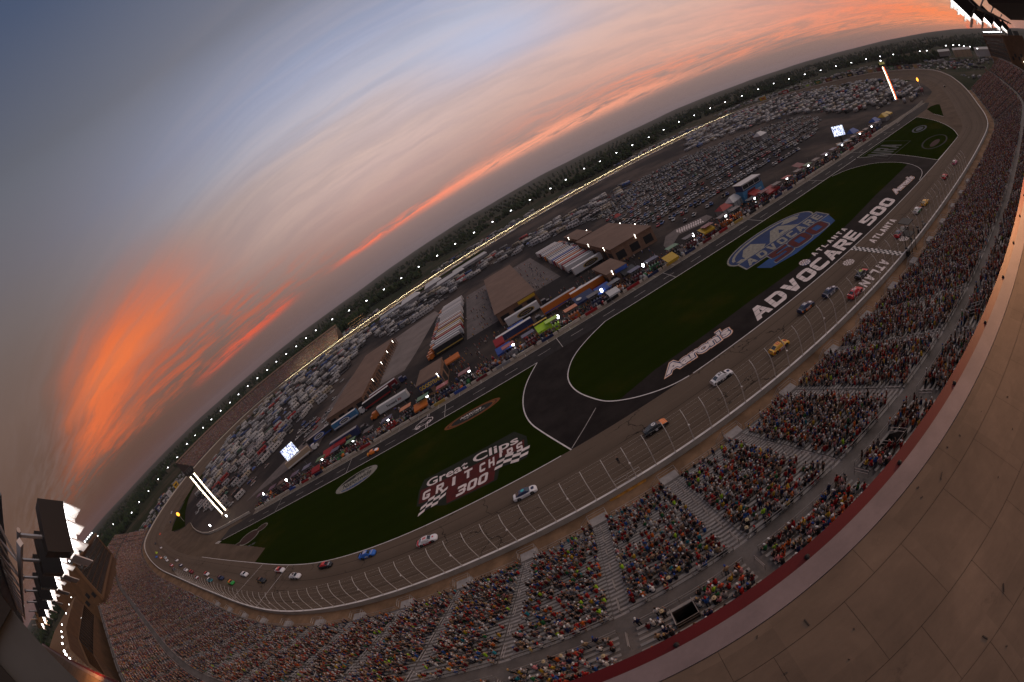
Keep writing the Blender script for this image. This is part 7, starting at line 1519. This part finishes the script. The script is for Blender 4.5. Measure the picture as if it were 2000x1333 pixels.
# ---------------------------------------------------------------- press box and floodlight racks on the roof, left and right of the camera
M_PB = mat('press_box_wall', (.055, .06, .065), .7, var=.25, scale=.4); t = empty('press_box', 'dark press box block on the roof at the lower left corner', 'press box', (-9, 0, 42))
obj('end_wall', MB().box((-66, -8.2, 4.3), (132, 16.6, 8.4)), M_PB, t); b = MB(); [b.box((.06, -y, 4.4), (.12, .35, 8.2)) for y in (1.4, 3.6, 5.8)]; [b.box((.09, -4, z), (.16, 8.2, .3)) for z in (1.8, 4.3, 6.6)]; obj_split('beam', b, M_DK, t); b = MB(); b.box((-60, 1.0, 8.35), (118, 1.7, .55)); obj('roof_beam', b, mat('blue_grey_beam', (.11, .14, .18), .6, var=.2, scale=.3), t)
def flood(i, x, y, z, s, side, label):
    t = empty('floodlight', label, 'floodlight', (x, y, z), 0, 'floodlight racks on the roof'); t.scale = (s*side, s, s)
    M_HS = mat('flood_housing', (.010, .010, .012), .5); M_VS = mat('flood_visor', (.62, .58, .56), .6); Mg = mat('flood_lamp_glow', (1, .97, .95), .5, emit=9.)
    R = Matrix.Rotation(R_(-36), 4, 'X')
    mb = MB(); mb.box((0, 0, 0), (1.0, .9, 1.3), M=R); obj('housing', mb, M_HS, t); mb = MB(); mb.box((0, .46, -.02), (.88, .03, 1.1), M=R); obj('lamp_face', mb, Mg, t)
    for zz in (.62, .16, -.30, -.72): mb = MB(); mb.add([tuple(R @ Vector(p)) for p in ((-.5, .46, zz), (.5, .46, zz), (.5, 1.02, zz-.16), (-.5, 1.02, zz-.16), (-.5, .46, zz+.03), (.5, .46, zz+.03), (.5, 1.02, zz-.13), (-.5, 1.02, zz-.13))], [(3, 2, 1, 0), (4, 5, 6, 7), (0, 1, 5, 4), (2, 3, 7, 6), (1, 2, 6, 5), (3, 0, 4, 7)]); obj('visor', mb, M_VS, t)
    for xx in (.5,): mb = MB(); mb.add([tuple(R @ Vector(p)) for p in ((xx, .46, .64), (xx, .46, -.74), (xx, .78, -.86), (xx, 1.0, .46))], [(0, 1, 2, 3)]); obj('side_visor', mb, M_VS, t)
    mb = MB(); mb.tube([(0, -.5, .1), (0, -1.2, .6)], .06, 6); mb.tube([(-.6, -1.2, .6), (.6, -1.2, .6)], .07, 6); obj('bracket', mb, mat('bracket_steel', (.30, .30, .32), .4, .6), t)
xs = [9.6, 12.4, 15.6, 19.5, 24.5, 31, 40, 52]; wd = ['nearest', 'second', 'third', 'fourth', 'fifth', 'sixth', 'seventh', 'eighth']
for i, x in enumerate(xs): flood(i, -x, 2.55, 49.0-.03*x, .80, -1, '%s black floodlight with white visors on the left roof rack' % wd[i])
for i, x in enumerate([22, 27, 34, 44, 58]): flood(i, x, 3.2, 49.75-.02*x, .85, 1, '%s floodlight with white visors on the right roof rack' % wd[i])
t = empty('light_rack', 'pale steel truss carrying the left row of floodlights', 'truss', (-30, 1.25, 50)); b = MB(); [b.box((0, y, z), (44, .12, .12)) for y, z in ((0, 0), (0, -1.1))]; [b.tube([(-21+3*k, 0, 0), (-19.5+3*k, 0, -1.1), (-18+3*k, 0, 0)], .04, 5) for k in range(14)]; obj('truss', b, mat('white_steel', (.5, .5, .52), .5, .2), t)
t = empty('light_rack', 'dark steel truss carrying the right row of floodlights', 'truss', (42, 2.2, 50)); b = MB(); [b.box((0, y, z), (46, .14, .14)) for y, z in ((0, 0), (0, -1.1), (0, .9))]; b.box((4, -2, .6), (40, 3.4, 2.4)); obj('truss', b, M_STEELD, t)
def roof_lamp(x, y, z, e, col, tgt, par, size=1.2):
    l = bpy.data.lights.new('roof_glow', 'SPOT'); l.energy = e; l.color = col; l.spot_size = R_(110); l.spot_blend = 1.; l.shadow_soft_size = size; o = bpy.data.objects.new('roof_glow', l); C.objects.link(o); o.location = (x, y, z); o.rotation_euler = (Vector(tgt)-Vector((x, y, z))).to_track_quat('-Z', 'Y').to_euler()
roof_lamp(24, 5.5, 47.6, 12000, (1, .47, .20), (17, 1.4, 42), None); roof_lamp(-34, 5.5, 46.5, 9000, (1, .42, .14), (-40, 2.2, 42), None)
for x in (-14, -22): roof_lamp(x, 3.2, 48.0, 500, (.92, .9, 1.), (x, 6, 46), None, .4)
# ---------------------------------------------------------------- flag stand over the start line
t = empty('flag_stand', 'dark steel flag stand tower at the wall by the start line', 'flag stand', (85.5, 48.0, 1.6)); b = MB(); [b.tube([(x, y, 0), (x, y, 5.4)], .10, 6) for x in (-1.3, 1.3) for y in (-1.0, 1.0)]; [b.tube([(x, -1, .2), (x, 1, 5)], .05, 5) for x in (-1.3, 1.3)]; obj_split('leg', b, M_STEELD, t); b = MB(); b.box((0, .4, 4.4), (3.2, 3.2, .15)); b.box((0, .4, 7.4), (3.6, 3.4, .14)); obj('deck', b, M_STEELD, t); b = MB(); [b.tube([(x, y, 4.4), (x, y, 7.4)], .07, 5) for x in (-1.5, 1.5) for y in (-1.1, 1.9)]; [b.box((0, 1.95, 4.4+z), (3.2, .06, .08)) for z in (.4, .8, 1.1)]; obj('rail', b, M_RAIL, t)
for k, (a, b_) in enumerate([(1774, 497), (1796, 455), (1806, 444), (1783, 478)]):
    x, y = g(a, b_, 1.6); t = empty('camera_rig', 'dark camera crew platform standing on the walkway past the flag stand', 'camera platform', (x, y, 1.4), .2, 'camera platforms on the walkway'); q = MB(); q.box((0, 0, .6), (1.5, 1.1, 1.2), 0, 0, .8); obj('platform', q, M_STEELD, t); q = MB(); q.box((0, .4, 1.7), (.4, .8, .4)); obj('camera_body', q, M_BLK, t)
o = tag(link('person', TPL['stand'][0], None), 'person in black clothes working on the walkway near the fence gate', 'person'); o.location = (*g(1210, 905, 1.5), 1.35); o.color = (.02, .02, .022, 1)
# orange paint patch on the walkway
cx, cy = g(1223, 953, 1.55); st_ = sheet('painted_patch', [(cx-3.4, cy-.1), (cx+3.4, cy-.3), (cx+3.3, cy-1.0), (cx-3.2, cy-.9)], 1.40, mat('ochre_paint', (.34, .15, .025), .9, var=.4, scale=1.2))
# ---------------------------------------------------------------- scaffold tower on the back straight
i, p, z = far_hit(697, 628, 12); t = empty('scaffold_stand', 'brown scaffold stand behind the lit wall of the back straight', 'scaffold', (p[0], p[1], z-8), .1); b = MB(); [b.box((0, 0, k), (26, 6, .5)) for k in (4, 8, 12)]; obj('deck', b, M_TB, t); b = MB(); [b.tube([(x, y, -6), (x, y, 14)], .2, 4) for x in (-12, -6, 0, 6, 12) for y in (-3, 3)]; obj('frame', b, M_STEELD, t)
# ---------------------------------------------------------------- evening haze
hz = MB(); hz.box((150, 1500, 60), (17000, 16000, 360)); 
o = obj('haze', hz, None); m = bpy.data.materials.new('haze_air'); m.use_nodes = True; nt = m.node_tree; nt.nodes.clear(); pv = nt.nodes.new('ShaderNodeVolumePrincipled'); pv.inputs['Density'].default_value = .000042; pv.inputs['Color'].default_value = (.80, .80, .84, 1); pv.inputs['Anisotropy'].default_value = .1; oo = nt.nodes.new('ShaderNodeOutputMaterial'); nt.links.new(pv.outputs[0], oo.inputs['Volume']); o.data.materials.clear(); o.data.materials.append(m); tag(o, 'thin evening haze over the whole scene', 'haze', kind='stuff')
